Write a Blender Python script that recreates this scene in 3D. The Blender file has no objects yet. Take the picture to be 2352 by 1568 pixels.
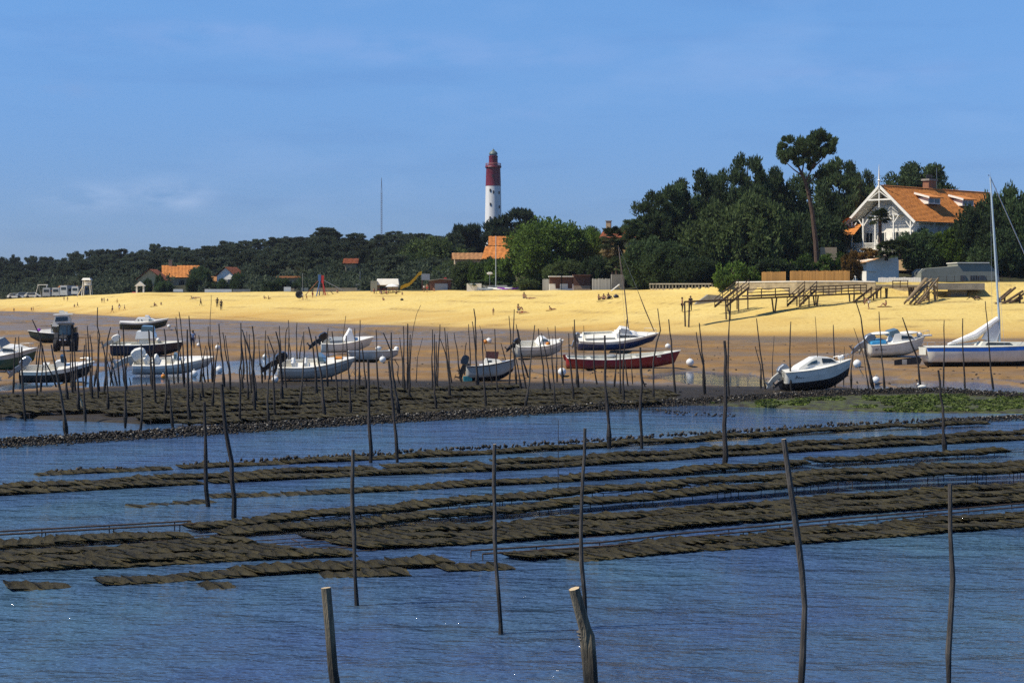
import bpy, math, random
import numpy as np
from mathutils import Vector, Matrix
R = math.radians
scene = bpy.context.scene
COL = scene.collection
RNG = random.Random(7)

# ------------------------------------------------------------------ camera, sky, sun, exposure
EYE = 6.0          # eye height above the water, m
F = 4000.0         # focal length in units of a 2352 x 1568 picture
HZ = 660.0         # row of the horizon in that picture
cam_data = bpy.data.cameras.new('camera')
cam = bpy.data.objects.new('camera', cam_data)
COL.objects.link(cam)
cam.location = (0, 0, EYE)
cam.rotation_euler = (R(90), 0, 0)
cam_data.sensor_width = 36
cam_data.lens = 36 * F / 2352
cam_data.shift_y = -(784 - HZ) / 2352
cam_data.clip_end = 20000
scene.camera = cam

SUN_EL, SUN_AZ = R(53), R(-103)      # azimuth measured from the view direction, negative = to the left
world = bpy.data.worlds.new('World')
scene.world = world
world.use_nodes = True
wn, wl = world.node_tree.nodes, world.node_tree.links
bg = wn['Background']
sky = wn.new('ShaderNodeTexSky')
sky.sky_type = 'NISHITA'
sky.sun_disc = False
sky.sun_elevation = SUN_EL
sky.sun_rotation = SUN_AZ
sky.altitude = 0
sky.air_density = 0.9
sky.dust_density = 0.0
sky.ozone_density = 3.0
tint = wn.new('ShaderNodeMix'); tint.data_type = 'RGBA'; tint.blend_type = 'MULTIPLY'
tint.inputs['Factor'].default_value = 1
tc = wn.new('ShaderNodeTexCoord')
sz = wn.new('ShaderNodeSeparateXYZ'); wl.new(tc.outputs['Generated'], sz.inputs[0])
el = wn.new('ShaderNodeMapRange'); el.interpolation_type = 'SMOOTHSTEP'
el.inputs['From Min'].default_value = -0.02; el.inputs['From Max'].default_value = 0.22
wl.new(sz.outputs[2], el.inputs['Value'])
tn = wn.new('ShaderNodeMix'); tn.data_type = 'RGBA'
tn.inputs['A'].default_value = (0.215, 0.30, 0.58, 1); tn.inputs['B'].default_value = (0.47, 0.67, 0.88, 1)
wl.new(el.outputs[0], tn.inputs['Factor']); wl.new(tn.outputs['Result'], tint.inputs['B'])
wl.new(sky.outputs[0], tint.inputs['A'])
# thin streaky cloud over the whole dome
mp = wn.new('ShaderNodeMapping'); mp.inputs['Scale'].default_value = (5, 5, 38)
mp.inputs['Rotation'].default_value = (R(1.5), R(-1.0), 0)
wl.new(tc.outputs['Generated'], mp.inputs['Vector'])
cn = wn.new('ShaderNodeTexNoise'); cn.inputs['Scale'].default_value = 1.6; cn.inputs['Detail'].default_value = 6; cn.inputs['Roughness'].default_value = 0.55
wl.new(mp.outputs[0], cn.inputs['Vector'])
cr = wn.new('ShaderNodeMapRange'); cr.inputs['From Min'].default_value = 0.52; cr.inputs['From Max'].default_value = 0.78
cr.inputs['To Max'].default_value = 0.30
wl.new(cn.outputs['Fac'], cr.inputs['Value'])
dk = wn.new('ShaderNodeMix'); dk.data_type = 'RGBA'; dk.blend_type = 'MULTIPLY'
dk.inputs['B'].default_value = (0.70, 0.74, 0.84, 1)
wl.new(cr.outputs[0], dk.inputs['Factor']); wl.new(tint.outputs['Result'], dk.inputs['A'])
cn2 = wn.new('ShaderNodeTexNoise'); cn2.inputs['Scale'].default_value = 0.9; cn2.inputs['Detail'].default_value = 8
mp2 = wn.new('ShaderNodeMapping'); mp2.inputs['Scale'].default_value = (9, 9, 30); mp2.inputs['Location'].default_value = (4.3, 1.7, 2.2)
wl.new(tc.outputs['Generated'], mp2.inputs['Vector']); wl.new(mp2.outputs[0], cn2.inputs['Vector'])
cr2 = wn.new('ShaderNodeMapRange'); cr2.inputs['From Min'].default_value = 0.58; cr2.inputs['From Max'].default_value = 0.85; cr2.inputs['To Max'].default_value = 0.16
wl.new(cn2.outputs['Fac'], cr2.inputs['Value'])
wt = wn.new('ShaderNodeMix'); wt.data_type = 'RGBA'
wt.inputs['B'].default_value = (3.4, 4.3, 6.2, 1)
wl.new(cr2.outputs[0], wt.inputs['Factor']); wl.new(dk.outputs['Result'], wt.inputs['A'])
# a few separate small clouds: bearing, elevation, half sizes, lightness
last = wt.outputs['Result']
nz = wn.new('ShaderNodeTexNoise'); nz.inputs['Scale'].default_value = 1.0; nz.inputs['Detail'].default_value = 6
mp3 = wn.new('ShaderNodeMapping'); mp3.inputs['Scale'].default_value = (38, 38, 110); wl.new(tc.outputs['Generated'], mp3.inputs['Vector']); wl.new(mp3.outputs[0], nz.inputs['Vector'])
def m2(op, a, b=0.0):
    q = wn.new('ShaderNodeMath'); q.operation = op
    for i, v in enumerate((a, b)):
        if isinstance(v, (int, float)): q.inputs[i].default_value = v
        else: wl.new(v, q.inputs[i])
    return q.outputs[0]
for bx, bz, sx_, szz, colr, amt in ((-.19, .052, .020, .0075, (5.4, 6.0, 7.4, 1), .27), (-.237, .050, .022, .007, (5.0, 5.7, 7.2, 1), .20), (-.248, .110, .022, .0055, (1.7, 2.4, 4.2, 1), .34), (-.10, .138, .16, .007, (1.9, 2.9, 5.2, 1), .30), (-.02, .130, .11, .005, (1.9, 2.9, 5.2, 1), .26), (.19, .118, .10, .008, (1.9, 2.9, 5.2, 1), .30), (.008, .098, .010, .003, (1.9, 2.8, 5.0, 1), .30), (-.16, .145, .05, .004, (1.9, 2.9, 5.2, 1), .26)):
    dx = m2('DIVIDE', m2('SUBTRACT', sz.outputs[0], bx), sx_); dz = m2('DIVIDE', m2('SUBTRACT', sz.outputs[2], bz), szz)
    r2 = m2('ADD', m2('MULTIPLY', dx, dx), m2('MULTIPLY', dz, dz))
    e = m2('POWER', 2.718, m2('MULTIPLY', r2, -1.0))
    e = m2('MULTIPLY', e, m2('MULTIPLY', m2('GREATER_THAN', sz.outputs[1], 0.0), amt))
    k_ = wn.new('ShaderNodeMapRange'); k_.inputs['From Min'].default_value = .34; k_.inputs['From Max'].default_value = .62; wl.new(nz.outputs['Fac'], k_.inputs['Value'])
    mm = wn.new('ShaderNodeMix'); mm.data_type = 'RGBA'; mm.inputs['B'].default_value = colr
    wl.new(m2('MULTIPLY', e, k_.outputs[0]), mm.inputs['Factor']); wl.new(last, mm.inputs['A']); last = mm.outputs['Result']
wl.new(last, bg.inputs['Color'])
bg.inputs['Strength'].default_value = 0.11

sun_dir = Vector((math.sin(SUN_AZ) * math.cos(SUN_EL), math.cos(SUN_AZ) * math.cos(SUN_EL), math.sin(SUN_EL)))
sd = bpy.data.lights.new('sun', 'SUN')
sd.energy = 4.2
sd.angle = R(0.53)
sd.color = (1.0, 0.93, 0.80)
sun = bpy.data.objects.new('sun', sd)
COL.objects.link(sun)
sun.rotation_euler = sun_dir.to_track_quat('Z', 'Y').to_euler()

scene.view_settings.view_transform = 'Standard'
scene.view_settings.look = 'None'
scene.view_settings.exposure = 0.5
scene.view_settings.gamma = 1.0
scene.view_settings.use_curve_mapping = False
scene.cycles.max_bounces = 5
scene.cycles.diffuse_bounces = 3
scene.cycles.glossy_bounces = 3
scene.cycles.transparent_max_bounces = 8
scene.cycles.sample_clamp_indirect = 4
scene.cycles.use_denoising = False

# ------------------------------------------------------------------ the lie of the land
def sm(a, b, v):
    t = np.clip((v - a) / (b - a), 0, 1)
    return t * t * (3 - 2 * t)
def U(x): return (x - 1176) / F
NX = np.array([-600, 0, 300, 600, 900, 1176, 1470, 1640, 1764, 2058, 2352, 2900], float)
NU = (NX - 1176) / F
SHORE_Y = np.array([600, 407, 316, 279, 249, 223, 202, 196, 193, 184, 183, 185], float)   # dry sand begins
CREST_Y = np.array([680, 460, 385, 350, 320, 290, 255, 238, 232, 226, 222, 222], float)   # top of the beach
CREST_Z = np.array([2.4, 2.8, 4.85, 5.1, 5.36, 5.45, 5.68, 5.3, 5.0, 4.9, 4.83, 4.8])
BACK_Z = np.array([1.0, 1.0, 1.2, 1.3, 1.2, 1.4, 1.6, 3.0, 3.8, 4.0, 4.0, 4.0])            # rise just behind the beach
WALLSTEP = np.array([0, 0, 0, 0, 0, 0, 0, .9, 1.7, 1.8, 1.8, 1.8])
HILL_Z = np.array([4, 4, 6, 11, 13, 9, 8, 8, 6, 6, 6, 6], float)                           # wooded dunes far behind
WALL_D = [(-500, 1062), (20, 1022), (400, 1000), (784, 974), (1176, 950), (1568, 926), (1960, 908), (2352, 902), (2900, 900)]
WU = np.array([U(a) for a, b in WALL_D]); WY = np.array([EYE * F / (b - HZ) for a, b in WALL_D])
APRON_D = [(-500, 1062), (1176, 951), (1500, 931), (1620, 931), (1800, 938), (2000, 946), (2352, 950), (2900, 950)]
AU = np.array([U(a) for a, b in APRON_D]); AY = np.array([EYE * F / (b - HZ) for a, b in APRON_D])
# pools left on the flats: picture centre, half width, top row, bottom row
POOLS_D = [(395, 180, 826, 893), (640, 110, 806, 862), (1640, 120, 848, 893), (2230, 170, 879, 903), (1990, 60, 882, 898), (1010, 60, 843, 850),
           (820, 180, 770, 782), (1000, 110, 764, 772), (120, 160, 716, 722), (60, 55, 872, 905)]
POOLS = []
for cx, hw, ya, yb in POOLS_D:
    y0, y1 = EYE * F / (yb - HZ), EYE * F / (ya - HZ)
    yc = (y0 + y1) / 2
    POOLS.append((U(cx) * yc, yc, hw * yc / F, (y1 - y0) / 2))
# left lagoon between the bank and the shell wall
LAG_D = [(-500, 950), (20, 957), (310, 972), (560, 972), (760, 966), (860, 962)]
LU = np.array([U(a) for a, b in LAG_D]); LY = np.array([EYE * F / (b - HZ) for a, b in LAG_D])

def vnoise(X, Y, s, seed=0):
    X = np.asarray(X) / s; Y = np.asarray(Y) / s
    xi, yi = np.floor(X).astype(np.int64), np.floor(Y).astype(np.int64)
    fx, fy = X - xi, Y - yi
    fx = fx * fx * (3 - 2 * fx); fy = fy * fy * (3 - 2 * fy)
    def hsh(a, b):
        n = (a * 374761393 + b * 668265263 + seed * 974711) & 0x7fffffff
        n = ((n ^ (n >> 13)) * 1274126177) & 0x7fffffff
        return ((n ^ (n >> 16)) & 0xffff) / 65535.0
    return (hsh(xi, yi) * (1 - fx) + hsh(xi + 1, yi) * fx) * (1 - fy) + (hsh(xi, yi + 1) * (1 - fx) + hsh(xi + 1, yi + 1) * fx) * fy

def pool_amount(X, Y):
    a = np.zeros_like(X)
    w = 0.35 * (vnoise(X, Y, 4, 3) - .5) + 0.3 * (vnoise(X, Y, 1.5, 4) - .5)
    for px, py, hx, hy in POOLS:
        r = np.sqrt(((X - px) / hx) ** 2 + ((Y - py) / hy) ** 2) + w
        a = np.maximum(a, 1 - sm(0.75, 1.05, r))
    return a

def height(X, Y):
    X = np.asarray(X, float); Y = np.maximum(np.asarray(Y, float), 1.0)
    u = np.clip(X / Y, -0.44, 0.43)
    ys, yc, zc = np.interp(u, NU, SHORE_Y), np.interp(u, NU, CREST_Y), np.interp(u, NU, CREST_Z)
    z = 0.12 + 0.58 * sm(0, 1, (Y - 95) / (ys - 95))
    z = z + 0.10 * (vnoise(X, Y, 9, 1) - .5) * sm(100, 120, Y) + 0.05 * (vnoise(X, Y, 2.5, 2) - .5) * sm(100, 115, Y)
    t = np.clip((Y - ys) / (yc - ys), 0, 1)
    beach = (zc - 0.7) * (0.82 * t + 0.18 * sm(0, 1, t))
    z = z + beach * (t > 0) + 0.22 * (vnoise(X, Y, 7, 5) - .5) * sm(0.1, 0.5, t) + 0.10 * (vnoise(X, Y, 2.2, 6) - .5) * sm(0.2, .6, t)
    z = z + np.interp(u, NU, WALLSTEP) * sm(0.6, 2.0, Y - yc)
    z = z + np.maximum(np.interp(u, NU, BACK_Z) - np.interp(u, NU, WALLSTEP), 0) * sm(18, 46, Y - yc)
    z = z + np.interp(u, NU, HILL_Z) * sm(30, 230, Y - yc) * (1 - 0.8 * sm(900, 1800, Y))
    # small puddles scattered over the flats
    pn = vnoise(X + .8 * Y, Y * .42, 3.6, 41) + .35 * vnoise(X, Y * .5, 1.1, 42)
    z = z - 0.55 * sm(.84, .95, pn) * sm(104, 116, Y) * (1 - sm(-26, -10, Y - ys))
    # pools
    z = z - 0.42 * pool_amount(X, Y) * (Y < ys + 5)
    # seaward side of the shell wall and the lagoon behind it
    yw = np.interp(u, WU, WY); ya = np.interp(u, AU, AY)
    edge = np.minimum(yw, ya)
    z = np.where(Y < yw + 1.5, np.minimum(z, 0.05 + 0.05 * (vnoise(X, Y, 1.2, 9) - .5)), z)
    z = z - 0.75 * (1 - sm(-1.6, 0.2, Y - edge))
    yl = np.interp(u, LU, LY) + 1.2 * (vnoise(X, Y, 3, 8) - .5)
    lag = (Y < yl) & (Y > yw) & (u < U(860))
    z = np.where(lag, np.minimum(z, 0.1 - 0.5 * sm(0, 1.2, yl - Y)), z)
    return z

def h1(X, Y): return float(height(np.array([X]), np.array([Y]))[0])
_YS = np.concatenate([np.linspace(18, 130, 1400), np.linspace(130.1, 900, 2200)])
def G(x, y, floor=0.0):
    """where the ray through picture point (x, y) meets the ground or the water"""
    u = U(x)
    zr = EYE - (y - HZ) * _YS / F
    g = np.maximum(height(u * _YS, _YS), floor)
    k = np.argmax(zr <= g)
    if k == 0: k = len(_YS) - 1
    a, b = zr[k - 1] - g[k - 1], zr[k] - g[k]
    t = a / (a - b) if a != b else 0
    Y = _YS[k - 1] + t * (_YS[k] - _YS[k - 1])
    return Vector((u * Y, Y, max(floor, h1(u * Y, Y))))
def P(x, y, Y):
    return Vector((U(x) * Y, Y, EYE - (y - HZ) * Y / F))

# ------------------------------------------------------------------ mesh helpers
class MB:
    def __init__(s): s.v = []; s.f = []; s.m = []
    def add(s, vs, fs, m=0):
        o = len(s.v); s.v += [tuple(a) for a in vs]
        s.f += [tuple(i + o for i in f) for f in fs]; s.m += [m] * len(fs); return s
    def box(s, c, d, rz=0, m=0, rx=0, ry=0, taper=1.0):
        hx, hy, hz = d[0] / 2, d[1] / 2, d[2] / 2
        M = Matrix.Rotation(rz, 3, 'Z') @ Matrix.Rotation(ry, 3, 'Y') @ Matrix.Rotation(rx, 3, 'X')
        vs = []
        for z in (-1, 1):
            k = taper if z > 0 else 1
            for a, b in ((-1, -1), (1, -1), (1, 1), (-1, 1)):
                vs.append(Vector(c) + M @ Vector((a * hx * k, b * hy * k, z * hz)))
        return s.add(vs, [(3, 2, 1, 0), (4, 5, 6, 7), (0, 1, 5, 4), (1, 2, 6, 5), (2, 3, 7, 6), (3, 0, 4, 7)], m)
    def bar(s, a, b, w, h=None, m=0):
        a, b = Vector(a), Vector(b); h = h or w
        d = (b - a); L = d.length
        if L < 1e-6: return s
        d /= L
        side = d.cross(Vector((0, 0, 1)))
        side = side.normalized() if side.length > 1e-4 else Vector((1, 0, 0))
        up = side.cross(d)
        vs = [p + side * (i * w / 2) + up * (j * h / 2) for p in (a, b) for i, j in ((-1, -1), (1, -1), (1, 1), (-1, 1))]
        return s.add(vs, [(0, 1, 2, 3), (7, 6, 5, 4), (0, 4, 5, 1), (1, 5, 6, 2), (2, 6, 7, 3), (3, 7, 4, 0)], m)
    def tube(s, pts, rad, n=6, m=0, cap=True):
        pts = [Vector(p) for p in pts]
        if not isinstance(rad, (list, tuple)): rad = [rad] * len(pts)
        vs = []; fs = []
        for i, p in enumerate(pts):
            d = (pts[min(i + 1, len(pts) - 1)] - pts[max(i - 1, 0)])
            d = d.normalized() if d.length > 1e-9 else Vector((0, 0, 1))
            a = d.cross(Vector((0.13, 1, 0.07)) if abs(d.y) < .8 else Vector((1, 0.1, 0))).normalized()
            b = d.cross(a)
            for k in range(n):
                t = 2 * math.pi * k / n
                vs.append(p + (a * math.cos(t) + b * math.sin(t)) * rad[i])
        for i in range(len(pts) - 1):
            for k in range(n):
                fs.append((i * n + k, i * n + (k + 1) % n, (i + 1) * n + (k + 1) % n, (i + 1) * n + k))
        if cap: fs += [tuple(range(n - 1, -1, -1)), tuple((len(pts) - 1) * n + k for k in range(n))]
        return s.add(vs, fs, m)
    def lathe(s, prof, n=20, c=(0, 0, 0), m=0):
        vs = []; fs = []
        for r, z in prof:
            for k in range(n):
                t = 2 * math.pi * k / n
                vs.append((c[0] + r * math.cos(t), c[1] + r * math.sin(t), c[2] + z))
        for i in range(len(prof) - 1):
            for k in range(n):
                fs.append((i * n + k, i * n + (k + 1) % n, (i + 1) * n + (k + 1) % n, (i + 1) * n + k))
        fs += [tuple(range(n - 1, -1, -1)), tuple((len(prof) - 1) * n + k for k in range(n))]
        return s.add(vs, fs, m)
    def ball(s, c, r, n=10, k=7, m=0):
        if not isinstance(r, (list, tuple)): r = (r, r, r)
        prof = [(max(1e-3, math.sin(math.pi * i / k)), -math.cos(math.pi * i / k)) for i in range(k + 1)]
        vs = []; fs = []
        for a, z in prof:
            for j in range(n):
                t = 2 * math.pi * j / n
                vs.append((c[0] + r[0] * a * math.cos(t), c[1] + r[1] * a * math.sin(t), c[2] + r[2] * z))
        for i in range(k):
            for j in range(n):
                fs.append((i * n + j, i * n + (j + 1) % n, (i + 1) * n + (j + 1) % n, (i + 1) * n + j))
        return s.add(vs, fs, m)
    def prof(s, pts, w0, w1=None, m=0, y=0):
        """side outline (x, z) extruded across y; half width goes from w0 at the lowest point to w1 at the highest"""
        w1 = w0 if w1 is None else w1
        za, zb = min(p[1] for p in pts), max(p[1] for p in pts)
        n = len(pts); vs = []
        for sgn in (-1, 1):
            for x, z in pts:
                k = (z - za) / (zb - za) if zb > za else 0
                vs.append((x, y + sgn * (w0 + (w1 - w0) * k), z))
        fs = [tuple(range(n)), tuple(range(2 * n - 1, n - 1, -1))]
        fs += [(i, i + n, (i + 1) % n + n, (i + 1) % n) for i in range(n)]
        return s.add(vs, fs, m)
    def sheet(s, rows, m=0):
        """grid of points"""
        n = len(rows[0]); vs = [p for r in rows for p in r]
        fs = [(i * n + k, i * n + k + 1, (i + 1) * n + k + 1, (i + 1) * n + k) for i in range(len(rows) - 1) for k in range(n - 1)]
        return s.add(vs, fs, m)
    def mesh(s, name, mats):
        me = bpy.data.meshes.new(name)
        me.from_pydata(s.v, [], s.f)
        if not isinstance(mats, (list, tuple)): mats = [mats]
        for a in mats: me.materials.append(a)
        me.polygons.foreach_set('material_index', s.m)
        me.update()
        return me
    def build(s, name, mats, parent=None, loc=(0, 0, 0), rot=(0, 0, 0), smooth=False, fix=True):
        me = s.mesh(name, mats)
        if fix:
            import bmesh
            bm = bmesh.new(); bm.from_mesh(me); bmesh.ops.recalc_face_normals(bm, faces=bm.faces); bm.to_mesh(me); bm.free()
        if smooth:
            me.polygons.foreach_set('use_smooth', [True] * len(me.polygons))
            try: me.set_sharp_from_angle(angle=R(40))
            except Exception: pass
        return link(name, me, parent, loc, rot)
def link(name, data, parent=None, loc=(0, 0, 0), rot=(0, 0, 0), scale=None):
    o = bpy.data.objects.new(name, data); COL.objects.link(o)
    o.parent = parent; o.location = loc; o.rotation_euler = rot
    if scale is not None: o.scale = scale if isinstance(scale, (list, tuple)) else (scale,) * 3
    return o
def tag(o, label=None, cat=None, group=None, kind=None):
    if label: o['label'] = label
    if cat: o['category'] = cat
    if group: o['group'] = group
    if kind: o['kind'] = kind
    return o
def thing(name, label, cat, loc=(0, 0, 0), rz=0, group=None, rot=None):
    o = link(name, None, None, loc, rot or (0, 0, rz)); o.empty_display_size = .3
    return tag(o, label, cat, group)
def arr_mesh(name, V, Fq, mats, smooth=False, k=4):
    V = np.asarray(V, np.float32); Fq = np.asarray(Fq, np.int32)
    me = bpy.data.meshes.new(name)
    me.vertices.add(len(V)); me.vertices.foreach_set('co', V.ravel())
    me.loops.add(Fq.size); me.loops.foreach_set('vertex_index', Fq.ravel())
    me.polygons.add(len(Fq)); me.polygons.foreach_set('loop_start', np.arange(0, Fq.size, k, dtype=np.int32))
    for a in (mats if isinstance(mats, (list, tuple)) else [mats]): me.materials.append(a)
    me.update(calc_edges=True)
    if smooth: me.polygons.foreach_set('use_smooth', np.ones(len(Fq), bool))
    return me

# ------------------------------------------------------------------ materials
MATS = {}
def mat(name, col, rough=0.6, var=0.25, scale=3.0, bump=0.0, bscale=None, metal=0.0, stretch=(1, 1, 1), col2=None, spec=0.4, rnd=0.0, coords='Object', detail=5, coat=0.0):
    if name in MATS: return MATS[name]
    m = bpy.data.materials.new(name); m.use_nodes = True
    n, l = m.node_tree.nodes, m.node_tree.links
    b = n['Principled BSDF']
    b.inputs['Roughness'].default_value = rough; b.inputs['Metallic'].default_value = metal
    b.inputs['Specular IOR Level'].default_value = spec
    if coat: b.inputs['Coat Weight'].default_value = coat; b.inputs['Coat Roughness'].default_value = 0.1
    t = n.new('ShaderNodeTexCoord'); p = n.new('ShaderNodeMapping'); p.inputs['Scale'].default_value = stretch
    l.new(t.outputs[coords], p.inputs['Vector'])
    z = n.new('ShaderNodeTexNoise'); z.inputs['Scale'].default_value = scale; z.inputs['Detail'].default_value = detail; z.inputs['Roughness'].default_value = .6
    l.new(p.outputs[0], z.inputs['Vector'])
    r = n.new('ShaderNodeValToRGB')
    c2 = col2 or tuple(c * (1 - var) for c in col)
    c1 = col if col2 else tuple(min(1, c * (1 + var * .6)) for c in col)
    r.color_ramp.elements[0].position = 0.32; r.color_ramp.elements[1].position = 0.68
    r.color_ramp.elements[0].color = (*c2, 1); r.color_ramp.elements[1].color = (*c1, 1)
    l.new(z.outputs['Fac'], r.inputs['Fac'])
    out = r.outputs['Color']
    if rnd:
        oi = n.new('ShaderNodeObjectInfo'); mr = n.new('ShaderNodeMapRange')
        mr.inputs['To Min'].default_value = 1 - rnd; mr.inputs['To Max'].default_value = 1 + rnd
        l.new(oi.outputs['Random'], mr.inputs['Value'])
        mx = n.new('ShaderNodeMix'); mx.data_type = 'RGBA'; mx.blend_type = 'MULTIPLY'; mx.inputs['Factor'].default_value = 1
        l.new(out, mx.inputs['A']); l.new(mr.outputs[0], mx.inputs['B']); out = mx.outputs['Result']
    l.new(out, b.inputs['Base Color'])
    if bump:
        z2 = n.new('ShaderNodeTexNoise'); z2.inputs['Scale'].default_value = bscale or scale * 4; z2.inputs['Detail'].default_value = 4
        l.new(p.outputs[0], z2.inputs['Vector'])
        bp = n.new('ShaderNodeBump'); bp.inputs['Strength'].default_value = 1; bp.inputs['Distance'].default_value = bump
        l.new(z2.outputs['Fac'], bp.inputs['Height']); l.new(bp.outputs[0], b.inputs['Normal'])
    MATS[name] = m
    return m
def glass_mat():
    m = mat('dark_glass', (0.02, 0.03, 0.035), 0.06, .3, 2, spec=.6); return m
M_WHITE = mat('white_gelcoat', (0.83, 0.80, 0.71), 0.3, .10, 1.5, coat=.3, col2=(0.70, 0.66, 0.55))
M_WHITE2 = mat('old_white_gelcoat', (0.72, 0.69, 0.59), 0.42, .15, 1.2)
M_GREYSHADEHULL = mat('grey_and_shaded_hull', (0.43, 0.415, 0.365), 0.4, .15, 1.3)  # barge grey; on white boats it puts the shade of their sides into colour
M_NAVY = mat('navy_hull', (0.012, 0.012, 0.03), 0.3, .3, 1.3, coat=.3)
M_BLUE = mat('blue_hull', (0.012, 0.035, 0.13), 0.3, .25, 1.3, coat=.3)
M_STRIPE = mat('blue_stripe', (0.03, 0.24, 0.78), 0.35, .15, 1.3)
M_GREEN = mat('green_hull', (0.02, 0.075, 0.05), 0.35, .25, 1.3, coat=.2)
M_DKGREEN = mat('dark_green_hull', (0.018, 0.028, 0.018), 0.35, .3, 1.3, coat=.2)
M_RED = mat('red_hull', (0.27, 0.012, 0.018), 0.35, .22, 1.3, coat=.2)
M_BLACK = mat('black_antifouling', (0.012, 0.012, 0.014), 0.6, .35, 2.0)
M_TEAL = mat('teal_antifouling', (0.02, 0.20, 0.24), 0.6, .3, 2)
M_RUBBER = mat('black_rubber', (0.015, 0.015, 0.016), 0.75, .3, 3)
M_BLACKGLOSS = mat('black_cowl', (0.012, 0.012, 0.014), 0.25, .2, 3, coat=.4)
M_GREYMETAL = mat('grey_metal', (0.30, 0.32, 0.34), 0.35, .15, 3, metal=.6)
M_STEEL = mat('steel_rail', (0.55, 0.56, 0.57), 0.3, .1, 3, metal=.8)
M_GLASS = glass_mat()
M_CLEAR = mat('tinted_screen', (0.10, 0.15, 0.16), 0.08, .2, 2, spec=.6)
M_BROWNSCREEN = mat('brown_screen', (0.10, 0.035, 0.02), 0.2, .2, 2)
M_CANVAS = mat('white_canvas', (0.72, 0.71, 0.68), 0.8, .15, 4, bump=.01)
M_GREYCANVAS = mat('grey_canvas', (0.22, 0.24, 0.25), 0.8, .2, 4)
M_SEATBLUE = mat('blue_cover', (0.03, 0.22, 0.42), 0.7, .2, 4)
M_CREAM = mat('cream_deck', (0.62, 0.60, 0.50), 0.5, .15, 2)
M_WOODV = mat('varnished_wood', (0.24, 0.10, 0.04), 0.35, .3, 3, stretch=(.3, 3, 3))
M_WOOD = mat('weathered_wood', (0.092, 0.058, 0.030), 0.8, .4, 3, stretch=(1, 1, 1), bump=.01, rnd=.2)
M_WOODDARK = mat('dark_wet_wood', (0.05, 0.036, 0.026), 0.75, .4, 4, bump=.01)
M_WOODFENCE = mat('honey_wood', (0.42, 0.215, 0.055), 0.7, .3, 6, stretch=(1, 1, .12), rnd=.18)
M_WOODBROWN = mat('brown_paint', (0.13, 0.055, 0.033), 0.7, .25, 3)
M_WOODGREY = mat('grey_wood', (0.27, 0.26, 0.23), 0.8, .25, 5, stretch=(1, 1, .15), rnd=.15)
M_PLASTER = mat('white_plaster', (0.82, 0.775, 0.67), 0.8, .10, 1.0, bump=.004)
M_PLASTERGREY = mat('grey_plaster', (0.235, 0.24, 0.195), 0.85, .12, .8)
M_PLASTERTAN = mat('tan_plaster', (0.40, 0.30, 0.18), 0.85, .2, .8)
M_STONE = mat('beach_wall_stone', (0.40, 0.32, 0.19), 0.9, .3, 1.6, bump=.03)
M_CONCRETE = mat('concrete', (0.26, 0.24, 0.20), 0.9, .25, 1.2, bump=.02)
M_REDPAINT = mat('lighthouse_red', (0.165, 0.010, 0.026), 0.5, .25, .35)
M_LHWHITE = mat('lighthouse_white', (0.72, 0.71, 0.68), 0.7, .12, .25, stretch=(3, 3, .25), col2=(0.52, 0.51, 0.48))
M_DOME = mat('lantern_green', (0.10, 0.135, 0.12), 0.5, .2, 1)
M_DARK = mat('dark_opening', (0.014, 0.014, 0.016), 0.7, .3, 2)
M_PLASTICY = mat('yellow_plastic', (0.55, 0.33, 0.012), 0.35, .15, 2)
M_PLASTICR = mat('red_plastic', (0.45, 0.03, 0.025), 0.45, .2, 2)
M_PLASTICB = mat('blue_plastic', (0.05, 0.13, 0.33), 0.45, .2, 2)
M_ORANGE = mat('orange_float', (0.62, 0.22, 0.02), 0.5, .2, 4)
M_PURPLE = mat('purple_cover', (0.22, 0.03, 0.33), 0.7, .2, 4)
M_BUOY = mat('white_buoy', (0.72, 0.71, 0.66), 0.5, .14, 3)
M_TRUNK = mat('pine_bark', (0.085, 0.05, 0.033), 0.9, .4, 4, bump=.03, stretch=(1, 1, .35))
M_LINE = mat('rope', (0.10, 0.09, 0.075), 0.9, .2, 5)

def ramp_mix(n, l, fac, a, b):
    mx = n.new('ShaderNodeMix'); mx.data_type = 'RGBA'
    l.new(fac, mx.inputs['Factor'])
    for s, v in (('A', a), ('B', b)):
        if isinstance(v, tuple): mx.inputs[s].default_value = (*v, 1)
        else: l.new(v, mx.inputs[s])
    return mx.outputs['Result']
def noise(n, l, scale, detail=4, stretch=(1, 1, 1), rough=.55, rot=0):
    t = n.new('ShaderNodeTexCoord'); p = n.new('ShaderNodeMapping'); p.inputs['Scale'].default_value = stretch
    p.inputs['Rotation'].default_value = (0, 0, rot)
    z = n.new('ShaderNodeTexNoise'); z.inputs['Scale'].default_value = scale; z.inputs['Detail'].default_value = detail; z.inputs['Roughness'].default_value = rough
    l.new(t.outputs['Object'], p.inputs['Vector']); l.new(p.outputs[0], z.inputs['Vector'])
    return z.outputs['Fac']
def rng(n, l, v, a, b, c=0.0, d=1.0):
    m = n.new('ShaderNodeMapRange'); l.new(v, m.inputs['Value'])
    for k, q in zip(('From Min', 'From Max', 'To Min', 'To Max'), (a, b, c, d)): m.inputs[k].default_value = q
    return m.outputs[0]
def mathn(n, l, op, a, b):
    m = n.new('ShaderNodeMath'); m.operation = op
    for i, v in enumerate((a, b)):
        if isinstance(v, (int, float)): m.inputs[i].default_value = v
        else: l.new(v, m.inputs[i])
    return m.outputs[0]
def attr(n, name):
    a = n.new('ShaderNodeAttribute'); a.attribute_name = name; return a.outputs['Fac']
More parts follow.
